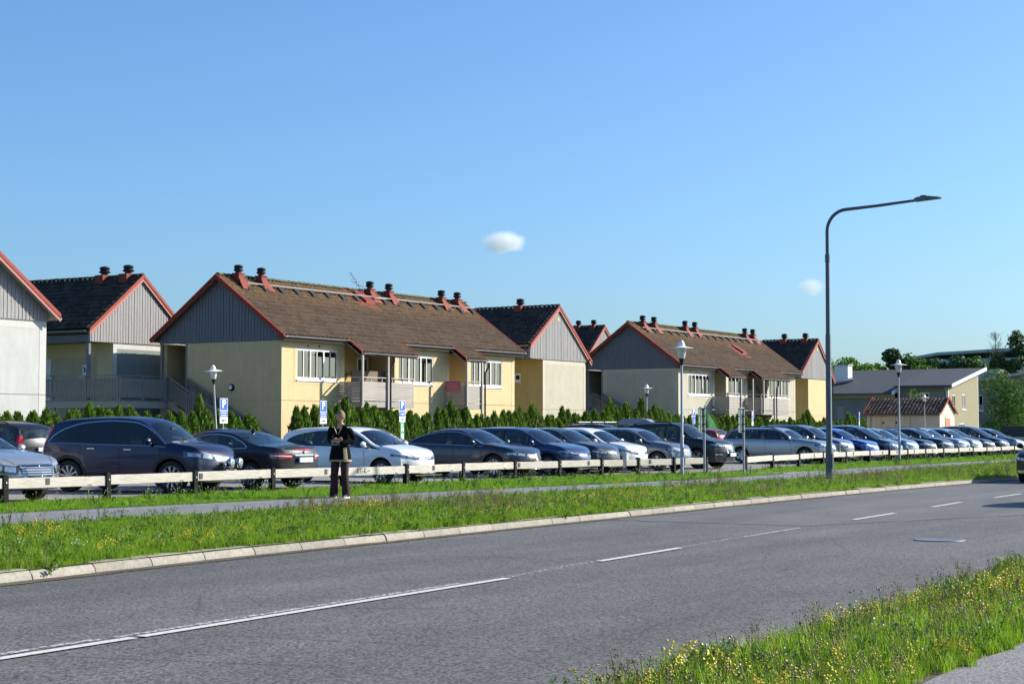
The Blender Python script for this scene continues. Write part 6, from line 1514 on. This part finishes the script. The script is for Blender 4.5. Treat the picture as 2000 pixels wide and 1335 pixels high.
# ------------------------------------------------------------------ grass
HID = bpy.data.collections.new('grass_tufts')
def tuft(name, nb, h, w, spread, mat, lean=.5, seed=0, head=None, hmat=None, stem_h=0, nflow=0, fs=.012):
    rnd = random.Random(seed); m = MB(); mats = [mat]
    for _ in range(nb):
        a = rnd.uniform(0, 2 * pi); r = spread * sqrt(rnd.random()); p = Vector((cos(a) * r, sin(a) * r, -.01)); d = rnd.uniform(0, 2 * pi); L = h * rnd.uniform(.55, 1.1); ln = rnd.uniform(.1, lean) * L
        dv = Vector((cos(d), sin(d), 0)); sd = Vector((-sin(d), cos(d), 0)) * w * rnd.uniform(.6, 1.2); pr = []
        for t in (0, .4, .75): c = p + Vector((0, 0, L * t)) + dv * ln * t * t; pr.append((c - sd * (1 - t * .7) / 2, c + sd * (1 - t * .7) / 2))
        tip = p + Vector((0, 0, L * (1 - .15 * lean))) + dv * ln
        b = len(m.v); m.v += [tuple(q) for pp in pr for q in pp] + [tuple(tip)]
        m.f += [(b, b + 1, b + 3, b + 2), (b + 2, b + 3, b + 5, b + 4), (b + 4, b + 5, b + 6)]; m.m += [0] * 3
    if nflow:
        mats.append(hmat); 
        for _ in range(nflow):
            a = rnd.uniform(0, 2 * pi); r = spread * rnd.random(); L = stem_h * rnd.uniform(.65, 1.1); tx, ty = rnd.gauss(0, .12) * L, rnd.gauss(0, .12) * L; q = Vector((cos(a) * r + tx, sin(a) * r + ty, L))
            m.mi = 0; m.tube([(cos(a) * r, sin(a) * r, 0), (cos(a) * r + tx * .4, sin(a) * r + ty * .4, L * .6), q], .0016, 3, False); m.mi = 1
            for k in range(rnd.randint(3, 7) if head == 'spray' else 1):
                c = q + (Vector((rnd.gauss(0, .018), rnd.gauss(0, .018), rnd.uniform(-.05, .01))) if head == 'spray' else Vector((0, 0, 0))); s = fs * rnd.uniform(.7, 1.2)
                b = len(m.v); m.v += [tuple(c + Vector(e) * s) for e in ((1, 0, 0), (0, 1, 0), (-1, 0, 0), (0, -1, 0), (0, 0, .8), (0, 0, -.6))]
                m.f += [(b + i, b + (i + 1) % 4, b + 4) for i in range(4)] + [(b + (i + 1) % 4, b + i, b + 5) for i in range(4)]; m.m += [1] * 8
    me = m.mesh(name, mats, fix=False); o = bpy.data.objects.new(name, me); HID.objects.link(o); return o
def weed(name, seed, h, mat='weed_leaf'):
    rnd = random.Random(seed); m = MB()
    for s_ in range(3):
        a = rnd.uniform(0, 6.3); top = Vector((cos(a) * .07, sin(a) * .07, h * rnd.uniform(.6, 1))); m.tube([(0, 0, 0), top * .6, top], .0022, 3, False)
        for k in range(14):
            t = rnd.uniform(.15, 1); p = top * t; d = Vector((rnd.gauss(0, 1), rnd.gauss(0, 1), rnd.uniform(.0, .8))).normalized(); L = rnd.uniform(.018, .045); sd = d.cross(Vector((0, 0, 1))).normalized() * L * .3
            m.quad(p, p + d * L * .5 + sd, p + d * L, p + d * L * .5 - sd)
    o = bpy.data.objects.new(name, m.mesh(name, [mat], fix=False)); HID.objects.link(o); return o
# order of creation = index (names sort alphabetically)
tuft('t00', 22, .15, .007, .07, 'grass_green', .7, 1); tuft('t01', 20, .21, .007, .06, 'grass_green', .5, 2); tuft('t02', 26, .11, .007, .08, 'grass_green', .9, 3)
tuft('t03', 9, .26, .004, .05, 'grass_dry', .35, 4, 'spray', 'grass_dry', .30, 4, .009)
weed('t04', 5, .22); weed('t05', 6, .14)
tuft('t06', 12, .13, .006, .07, 'grass_green', .6, 7, 'spray', 'flower_yellow', .24, 4, .012); tuft('t07', 10, .11, .006, .06, 'grass_green', .6, 8, 'spray', 'flower_yellow', .17, 5, .010)
tuft('t08', 10, .12, .006, .06, 'grass_green', .6, 9, 'one', 'flower_white', .22, 3, .012); tuft('t09', 6, .12, .005, .05, 'grass_green', .6, 10, 'one', 'seed_brown', .34, 3, .012)
tuft('t10', 8, .14, .005, .05, 'grass_green', .6, 11, 'one', 'flower_mauve', .20, 4, .012)
tuft('t11', 26, .065, .007, .08, 'grass_lawn', .9, 12); tuft('t12', 24, .05, .008, .08, 'grass_lawn', 1.0, 13)
def scatter(name, pts, label):
    """pts: (x, y, z, scale, index). one stuff object whose own geometry nodes set a tuft on every point"""
    me = bpy.data.meshes.new(name); me.from_pydata([p[:3] for p in pts], [], [])
    a = me.attributes.new('scl', 'FLOAT', 'POINT'); a.data.foreach_set('value', [p[3] for p in pts])
    a = me.attributes.new('idx', 'INT', 'POINT'); a.data.foreach_set('value', [p[4] for p in pts])
    a = me.attributes.new('rot', 'FLOAT_VECTOR', 'POINT'); a.data.foreach_set('vector', [v for p in pts for v in (R.uniform(-.12, .12), R.uniform(-.12, .12), R.uniform(0, 6.28))])
    o = bpy.data.objects.new(name, me); COL.objects.link(o)
    g = bpy.data.node_groups.new(name, 'GeometryNodeTree'); g.interface.new_socket('Geometry', in_out='INPUT', socket_type='NodeSocketGeometry'); g.interface.new_socket('Geometry', in_out='OUTPUT', socket_type='NodeSocketGeometry')
    N = g.nodes; L = g.links; gi = N.new('NodeGroupInput'); go = N.new('NodeGroupOutput'); ci = N.new('GeometryNodeCollectionInfo'); ci.inputs[0].default_value = HID; ci.inputs['Separate Children'].default_value = True; ci.inputs['Reset Children'].default_value = True
    ip = N.new('GeometryNodeInstanceOnPoints'); ip.inputs['Pick Instance'].default_value = True
    def at(nm, ty): q = N.new('GeometryNodeInputNamedAttribute'); q.data_type = ty; q.inputs[0].default_value = nm; return q.outputs[0]
    L.new(gi.outputs[0], ip.inputs['Points']); L.new(ci.outputs[0], ip.inputs['Instance']); L.new(at('idx', 'INT'), ip.inputs['Instance Index']); L.new(at('rot', 'FLOAT_VECTOR'), ip.inputs['Rotation']); L.new(at('scl', 'FLOAT'), ip.inputs['Scale'])
    L.new(ip.outputs[0], go.inputs[0]); md = o.modifiers.new('tufts', 'NODES'); md.node_group = g
    tag(o, label, 'grass', kind='stuff'); return o
def meadow(x0, x1, f0, f1, zf, dens, pick, hfun=lambda x, t: 1.0, rnd=random.Random(3)):
    pts = []; x = x0; area = 0
    while x < x1:
        y0, y1 = f0(x), f1(x); n = dens(x) * (y1 - y0) * .5; k = int(n) + (rnd.random() < n % 1)
        for _ in range(k):
            xx = x + rnd.random() * .5; t = rnd.random(); yy = lerp(f0(xx), f1(xx), t)
            pts.append((xx, yy, zf(xx, yy), hfun(xx, t) * rnd.uniform(.75, 1.25) * (1 + .35 * noise.noise((xx * .5, yy * .9, 2))), pick(xx, yy, t, rnd)))
        x += .5
    return pts
def pick_verge(x, y, t, r):
    dry = noise.noise((x * .22, y * .6, 5)); yel = noise.noise((x * .30 + 20, y * .8, 1)); q = r.random()
    if dry > .24 and q < .16: return 3
    if yel > .08 and q < .015 + .09 * max(0, yel): return r.choice((6, 7))
    if q > .985: return 8
    if q > .978: return 9
    if q > .90: return r.choice((4, 5))
    return r.choice((0, 0, 0, 2, 2))
def wob(x, s): return .10 * noise.noise((x * 2.3, s, 0)) + .05 * noise.noise((x * 9, s, 0))
P = meadow(9, 45, lambda x: kerb_y(x) + .10 + wob(x, 1), lambda x: path_near(x) + .02 + wob(x, 5), lambda x, y: 0, lambda x: 170 if x < 30 else 110, pick_verge, lambda x, t: .78)
P += meadow(45, 125, lambda x: kerb_y(x) + .10 + wob(x, 1), lambda x: path_near(x) + .0 + wob(x, 5), lambda x, y: 0, lambda x: 70 if x < 70 else 36, pick_verge, lambda x, t: .85)
# worn bare patch by the kerb
P = [p for p in P if not (56.5 < p[0] < 60.5 and p[1] < kerb_y(p[0]) + 1.5 and (p[1] - kerb_y(p[0])) < .9 + .5 * sin(p[0] * 1.7))]
scatter('meadow_grass', P, 'rough flowering grass of the verge between kerb and footpath')
pl = lambda x, y, t, r: (11 if r.random() < .45 else 12) if r.random() < .93 else r.choice((2, 5, 8))
P = meadow(15, 51.0, lambda x: path_far(x) + .03 + wob(x, 2), lambda x: fence_y(x) + .45 + wob(x, 3), lambda x, y: 0, lambda x: 95 if x < 38 else 60, pl, lambda x, t: 1.1)
P = [p for p in P if p[0] < 47 or (p[1] - path_far(p[0])) > (p[0] - 47) * .55 - .6 or True]
P += meadow(52.6, 125, lambda x: path_far(x) + .02 + wob(x, 2) + max(0, (55.5 - x)) * .25, lambda x: fence_y(x) + .4 + wob(x, 3), lambda x, y: 0, lambda x: 38, pl, lambda x, t: 1.3)
scatter('lawn_grass', P, 'short mown grass strip under the wood rail')
def zn(x, y): return lerp(0, -.07, max(0, min(1, (y - 3.0) / (near_y(x) - .25 - 3.0))))
def pick_near(x, y, t, r):
    yel = noise.noise((x * .5 + 4, y * 1.1, 1)); q = r.random()
    if t > .82 and q < .07: return r.choice((4, 4, 9, 6, 5))
    if yel > .02 and q < .10: return r.choice((6, 7, 7))
    if q > .985: return 8
    if q > .99: return 9
    if q > .98: return 10
    if q > .89: return r.choice((4, 5))
    if q > .86: return 3
    return r.choice((0, 0, 1, 1, 2))
P = meadow(5, 26, lambda x: 3.03 + wob(x, 7) * .8, lambda x: near_y(x) - .12 + wob(x, 8), zn, lambda x: 330 if x < 18 else 200, pick_near, lambda x, t: .78)
P += meadow(26, 60, lambda x: 3.03, lambda x: near_y(x) - .15 + wob(x, 8), zn, lambda x: 70, pick_near)
scatter('verge_grass', P, 'lush flowering grass of the near verge in the right corner')
# dry weeds in the kerb joints
for k, (x, s_) in enumerate(((12.6, 1.2), (18.75, 1.5), (19.9, 1.7), (22.3, .8), (24.4, 1.0), (29.5, 1.1))):
    o = bpy.data.objects.new('kerb_weed', HID.objects['t04' if k % 2 else 't05'].data); COL.objects.link(o); o.location = (x, kerb_y(x) + .03, RZ + .03 + .06 * (k % 2)); o.scale = (s_ * 1.4, s_ * 1.2, s_); o.rotation_euler = (.5, 0, k)
    tag(o, ['weed sprouting over the leftmost kerb stones', 'weed on the kerb below the person', 'larger weed on the kerb just right of the person', 'small weed over the kerb left of the picture middle', 'weed at a kerb joint near the picture middle', 'weed growing on the kerb near the white road dash'][k], 'weed')
# brown stump-like cap low in the foreground
m = MB(); m.lathe([(0, .13), (.05, .125), (.085, .09), (.095, .03), (.09, -.03)], 12); o = m.build('rusty_cap', flat('rust', (.16, .06, .03), .9, bump=.3), smooth=True); o.location = (9.05, 4.5, -.06); o.scale = (.42, .42, .42); tag(o, 'small rusty brown stub in the grass at the bottom edge', 'stub')
# ------------------------------------------------------------------ person
flat('skin', (.52, .28, .19), .55, var=.05); flat('hair_fair', (.17, .10, .045), .7, var=.3, scale=40); flat('cloth_black', (.006, .0065, .0075), .9, var=.3, scale=12, spec=.08); flat('cloth_maroon', (.030, .008, .009), .85, var=.25, scale=10)
flat('gold_braid', (.30, .25, .13), .6, var=.4, scale=50); flat('belt_grey', (.20, .21, .22), .5); flat('shoe_black', (.01, .01, .012), .5); flat('shoe_white', (.75, .75, .73), .6); flat('eye_dark', (.02, .015, .012), .4); flat('lips', (.38, .13, .11), .5)
def skinned(name, joints, edges, mat, parent, sub=2):
    me = bpy.data.meshes.new(name); me.from_pydata([j[:3] for j in joints], edges, []); o = bpy.data.objects.new(name, me); COL.objects.link(o)
    sk = o.modifiers.new('skin', 'SKIN'); sk.use_smooth_shade = True; sk.branch_smoothing = .6
    for v, j in zip(me.skin_vertices[0].data, joints): v.radius = (j[3], j[4] if len(j) > 4 else j[3]); 
    me.skin_vertices[0].data[0].use_root = True
    ss = o.modifiers.new('sub', 'SUBSURF'); ss.levels = sub; ss.render_levels = sub
    dg = bpy.context.evaluated_depsgraph_get(); new = bpy.data.meshes.new_from_object(o.evaluated_get(dg)); bpy.data.objects.remove(o)
    new.materials.clear(); new.materials.append(M[mat]); new.name = name; new.polygons.foreach_set('use_smooth', [True] * len(new.polygons))
    q = bpy.data.objects.new(name, new); COL.objects.link(q); q.parent = parent; return q
def loft(m, rings, n=20):
    """rings: (cx, cy, z, rx, ry)"""
    rows = [[(cx + rx * cos(2 * pi * k / n), cy + ry * sin(2 * pi * k / n), z) for k in range(n + 1)] for cx, cy, z, rx, ry in rings]
    m.grid(rows)
def person():
    t = empty('person', (28.37, 21.24, 0), radians(193), 'person standing on the footpath with folded arms, in black braided top and dark red trousers', 'person')
    # local: x forward, y to the person's left, z up. height about 1.80
    J = [(0, 0, .98, .13, .15), (0, 0, 1.12, .12, .145), (-.01, 0, 1.28, .125, .16), (-.01, 0, 1.42, .09, .12), (-.01, 0, 1.50, .055, .058), (.0, 0, 1.57, .05, .052),
         (-.01, .14, 1.41, .04), (-.06, .25, 1.18, .045), (.16, .12, 1.13, .036), (.24, .0, 1.15, .028),            # left arm
         (-.01, -.14, 1.41, .04), (-.06, -.25, 1.18, .045), (.17, -.10, 1.19, .036), (.25, .02, 1.21, .028),       # right arm
         (0, .10, .90, .095), (.03, .115, .50, .060), (-.02, .13, .10, .040), (.06, .145, .035, .035),           # left leg
         (0, -.10, .90, .095), (.05, -.10, .50, .060), (.02, -.12, .10, .040), (.11, -.125, .035, .035)]
    E_ = [(0, 1), (1, 2), (2, 3), (3, 4), (4, 5), (3, 6), (6, 7), (7, 8), (8, 9), (3, 10), (10, 11), (11, 12), (12, 13), (0, 14), (14, 15), (15, 16), (16, 17), (0, 18), (18, 19), (19, 20), (20, 21)]
    body = skinned('body', J, E_, 'skin', t)
    # head: sculpted ellipsoid with brow, nose, chin; turned towards the picture's left
    hd = empty('head', (.015, 0, 1.655)); hd.parent = t; hd.rotation_euler = (0, radians(3), radians(-16))
    bm = bmesh.new(); bmesh.ops.create_uvsphere(bm, u_segments=28, v_segments=20, radius=1)
    for v in bm.verts:
        x, y, z = v.co; X = x * .098; Y = y * .076; Z = z * .118
        if z < -.1: f_ = 1 - .30 * (-z - .1); Y *= f_; X = X * (1 - .10 * (-z)) + (.012 if x > 0 else -.0) * (-z)
        if x > .2: X += .028 * exp(-((y / .16)**2)) * exp(-(((z + .12) / .20)**2)); X += .006 * exp(-(((z - .22) / .12)**2)); X -= .012 * exp(-(((abs(y) - .38) / .16)**2)) * exp(-(((z - .05) / .12)**2)); X += .008 * exp(-(((z + .45) / .10)**2)) * exp(-((y / .3)**2))
        if x > 0: X += .010 * exp(-(((z + .82) / .18)**2)) * exp(-((y / .35)**2))
        v.co = (X, Y, Z)
    me = bpy.data.meshes.new('face'); bm.to_mesh(me); bm.free(); me.materials.append(M['skin']); me.polygons.foreach_set('use_smooth', [True] * len(me.polygons))
    o = bpy.data.objects.new('face', me); COL.objects.link(o); o.parent = hd
    m = MB(); 
    for s_ in (1, -1): m.lathe([(.0, -.004), (.008, -.002), (.011, .002)], 8, 'y', (.088, .03 * s_, .008))
    m.v = [(.086 + (q[1] + 0) * -1 if False else .083 + .004 * (1 - ((q[0] - .088) / .011)**2), q[1] + (q[0] - .088), q[2]) for q in m.v]; m.build('eyes', 'eye_dark', hd)
    m = MB(); m.box(.085, .096, -.024, .024, -.058, -.050); m.build('mouth', 'lips', hd)
    for s_ in (1, -1):
        m = MB(); m.lathe([(0, -.006), (.02, -.008), (.028, 0), (.02, .006)], 10, 'y'); e = m.build('ear', 'skin', hd, smooth=True); e.location = (-.005, .076 * s_, -.005); e.scale = (.7, 1, 1)
    m = MB(); rows = []
    for i in range(11):          # hair cap with uneven fringe
        ph = pi / 2 * 1.18 * i / 10; r = []
        for k in range(25):
            a = 2 * pi * k / 24; low = 1.0 - .52 * max(0, cos(a))**1.2; p2 = ph * low; j = 1.06 + .05 * noise.noise((cos(a) * 2.5, sin(a) * 2.5, ph * 3)) + .05 * (i < 7)
            r.append((cos(a) * sin(p2) * .103 * j - .006, sin(a) * sin(p2) * .082 * j, cos(p2) * .128 * j))
        rows.append(r)
    m.grid(rows); m.build('hair', 'hair_fair', hd, smooth='all')
    # clothing
    K = [(0, 0, 1.02, .145, .165), (0, 0, 1.14, .135, .16), (-.01, 0, 1.28, .14, .175), (-.01, 0, 1.42, .115, .165), (-.01, 0, 1.50, .070, .072),
         (-.01, .175, 1.43, .085), (-.07, .275, 1.17, .066), (.14, .13, 1.12, .058), (.20, .04, 1.14, .048), (-.01, -.175, 1.43, .085), (-.07, -.275, 1.17, .066), (.15, -.11, 1.185, .058), (.21, -.02, 1.20, .048)]
    top = skinned('jumper', K, [(0, 1), (1, 2), (2, 3), (3, 4), (3, 5), (5, 6), (6, 7), (7, 8), (3, 9), (9, 10), (10, 11), (11, 12)], 'cloth_black', t)
    m = MB(); loft(m, [(0, 0, 1.13, .15, .172), (0, 0, 1.08, .162, .185), (.005, 0, 1.0, .176, .198), (.01, 0, .85, .196, .224), (.01, 0, .745, .206, .238), (.01, 0, .74, .19, .228)]); sk = m.build('tunic_skirt', 'cloth_black', t, smooth='all')
    m = MB(); loft(m, [(.01, 0, .745, .210, .242), (.01, 0, .785, .207, .238)]); m.build('hem_braid', 'gold_braid', sk, smooth='all')
    m = MB(); rows = []
    for i in range(9):
        u = i / 8; z = lerp(.78, 1.02, u); rx, ry = lerp(.206, .178, u), lerp(.238, .20, u)
        rows.append([(.01 + (rx + .004) * cos(a), (ry + .004) * sin(a), z) for a in [radians(38 + 3 * k) for k in range(9)]])
    m.grid(rows); m.build('side_braid', 'gold_braid', sk, smooth='all')
    m = MB(); loft(m, [(0, 0, 1.075, .168, .190), (0, 0, 1.115, .158, .182)]); m.build('belt', 'belt_grey', t, smooth='all')
    m = MB()
    for s_ in (1, -1): m.bar((.135, .085 * s_, 1.45), (.152, .012 * s_, 1.30), .018, .012)
    loft(m, [(-.0, 0, 1.505, .082, .082), (-.0, 0, 1.52, .074, .074)]); m.build('neck_braid', 'gold_braid', t)
    for s_, hx, kx, fx in ((1, .0, .03, -.02), (-1, .0, .05, .02)):
        m = MB(); loft(m, [(hx, .10 * s_, .92, .11, .10), (hx + .015, .105 * s_, .72, .098, .09), (kx, .108 * s_, .50, .082, .078), (lerp(kx, fx, .5), .118 * s_, .30, .080, .078), (fx + .01, .13 * s_, .07, .096, .09), (fx + .01, .13 * s_, .05, .09, .085)]); m.build('trouser_leg', 'cloth_maroon', t, smooth='all')
        sh = MB(); rows = []
        for x, w, h in ((-.09, .032, .06), (-.05, .042, .085), (.03, .044, .085), (.09, .048, .065), (.15, .042, .05), (.185, .022, .035)):
            rows.append([(fx + .02 + x, .135 * s_ + w * cos(a), .012 + max(0, h * sin(a)) if sin(a) > 0 else .012) for a in [pi * 2 * k / 12 for k in range(13)]])
        sh.grid(rows); so = sh.build('shoe', 'shoe_black', t, smooth='all')
        sh = MB(); sh.prism([(fx - .075, .135 * s_ - .038), (fx + .11, .135 * s_ - .052), (fx + .19, .135 * s_ - .035), (fx + .215, .135 * s_), (fx + .19, .135 * s_ + .035), (fx + .11, .135 * s_ + .052), (fx - .075, .135 * s_ + .038)], 'z', 0.001, .028); sh.build('shoe_sole', 'shoe_white', so)
    # hands: palm and five bent fingers each, folded against the opposite arm
    for s_, wr, d, up in ((1, Vector((.235, .02, 1.145)), Vector((-.10, -1, .12)).normalized(), Vector((1, -.1, 0))), (-1, Vector((.24, .0, 1.205)), Vector((-.12, 1, .05)).normalized(), Vector((1, .1, 0)))):
        side = d.cross(up).normalized(); JJ = [tuple(wr) + (.026, .022), tuple(wr + d * .045) + (.036, .018), tuple(wr + d * .085) + (.036, .016)]; EE = [(0, 1), (1, 2)]
        for k in range(4):
            base_ = wr + d * .085 + side * (.027 - .018 * k); L = (.055, .066, .062, .048)[k]; p1 = base_ + d * L * .5 + up * .004; p2 = p1 + (d * .8 - up * .55).normalized() * L * .5; b = len(JJ)
            JJ += [tuple(base_) + (.0095,), tuple(p1) + (.0088,), tuple(p2) + (.0078,)]; EE += [(2, b), (b, b + 1), (b + 1, b + 2)]
        b = len(JJ); p0 = wr + d * .03 + side * .034; JJ += [tuple(p0) + (.012,), tuple(p0 + d * .03 + side * .016) + (.011,), tuple(p0 + d * .058 + side * .012) + (.009,)]; EE += [(1, b), (b, b + 1), (b + 1, b + 2)]
        skinned('hand', JJ, EE, 'skin', t, 1)
person()
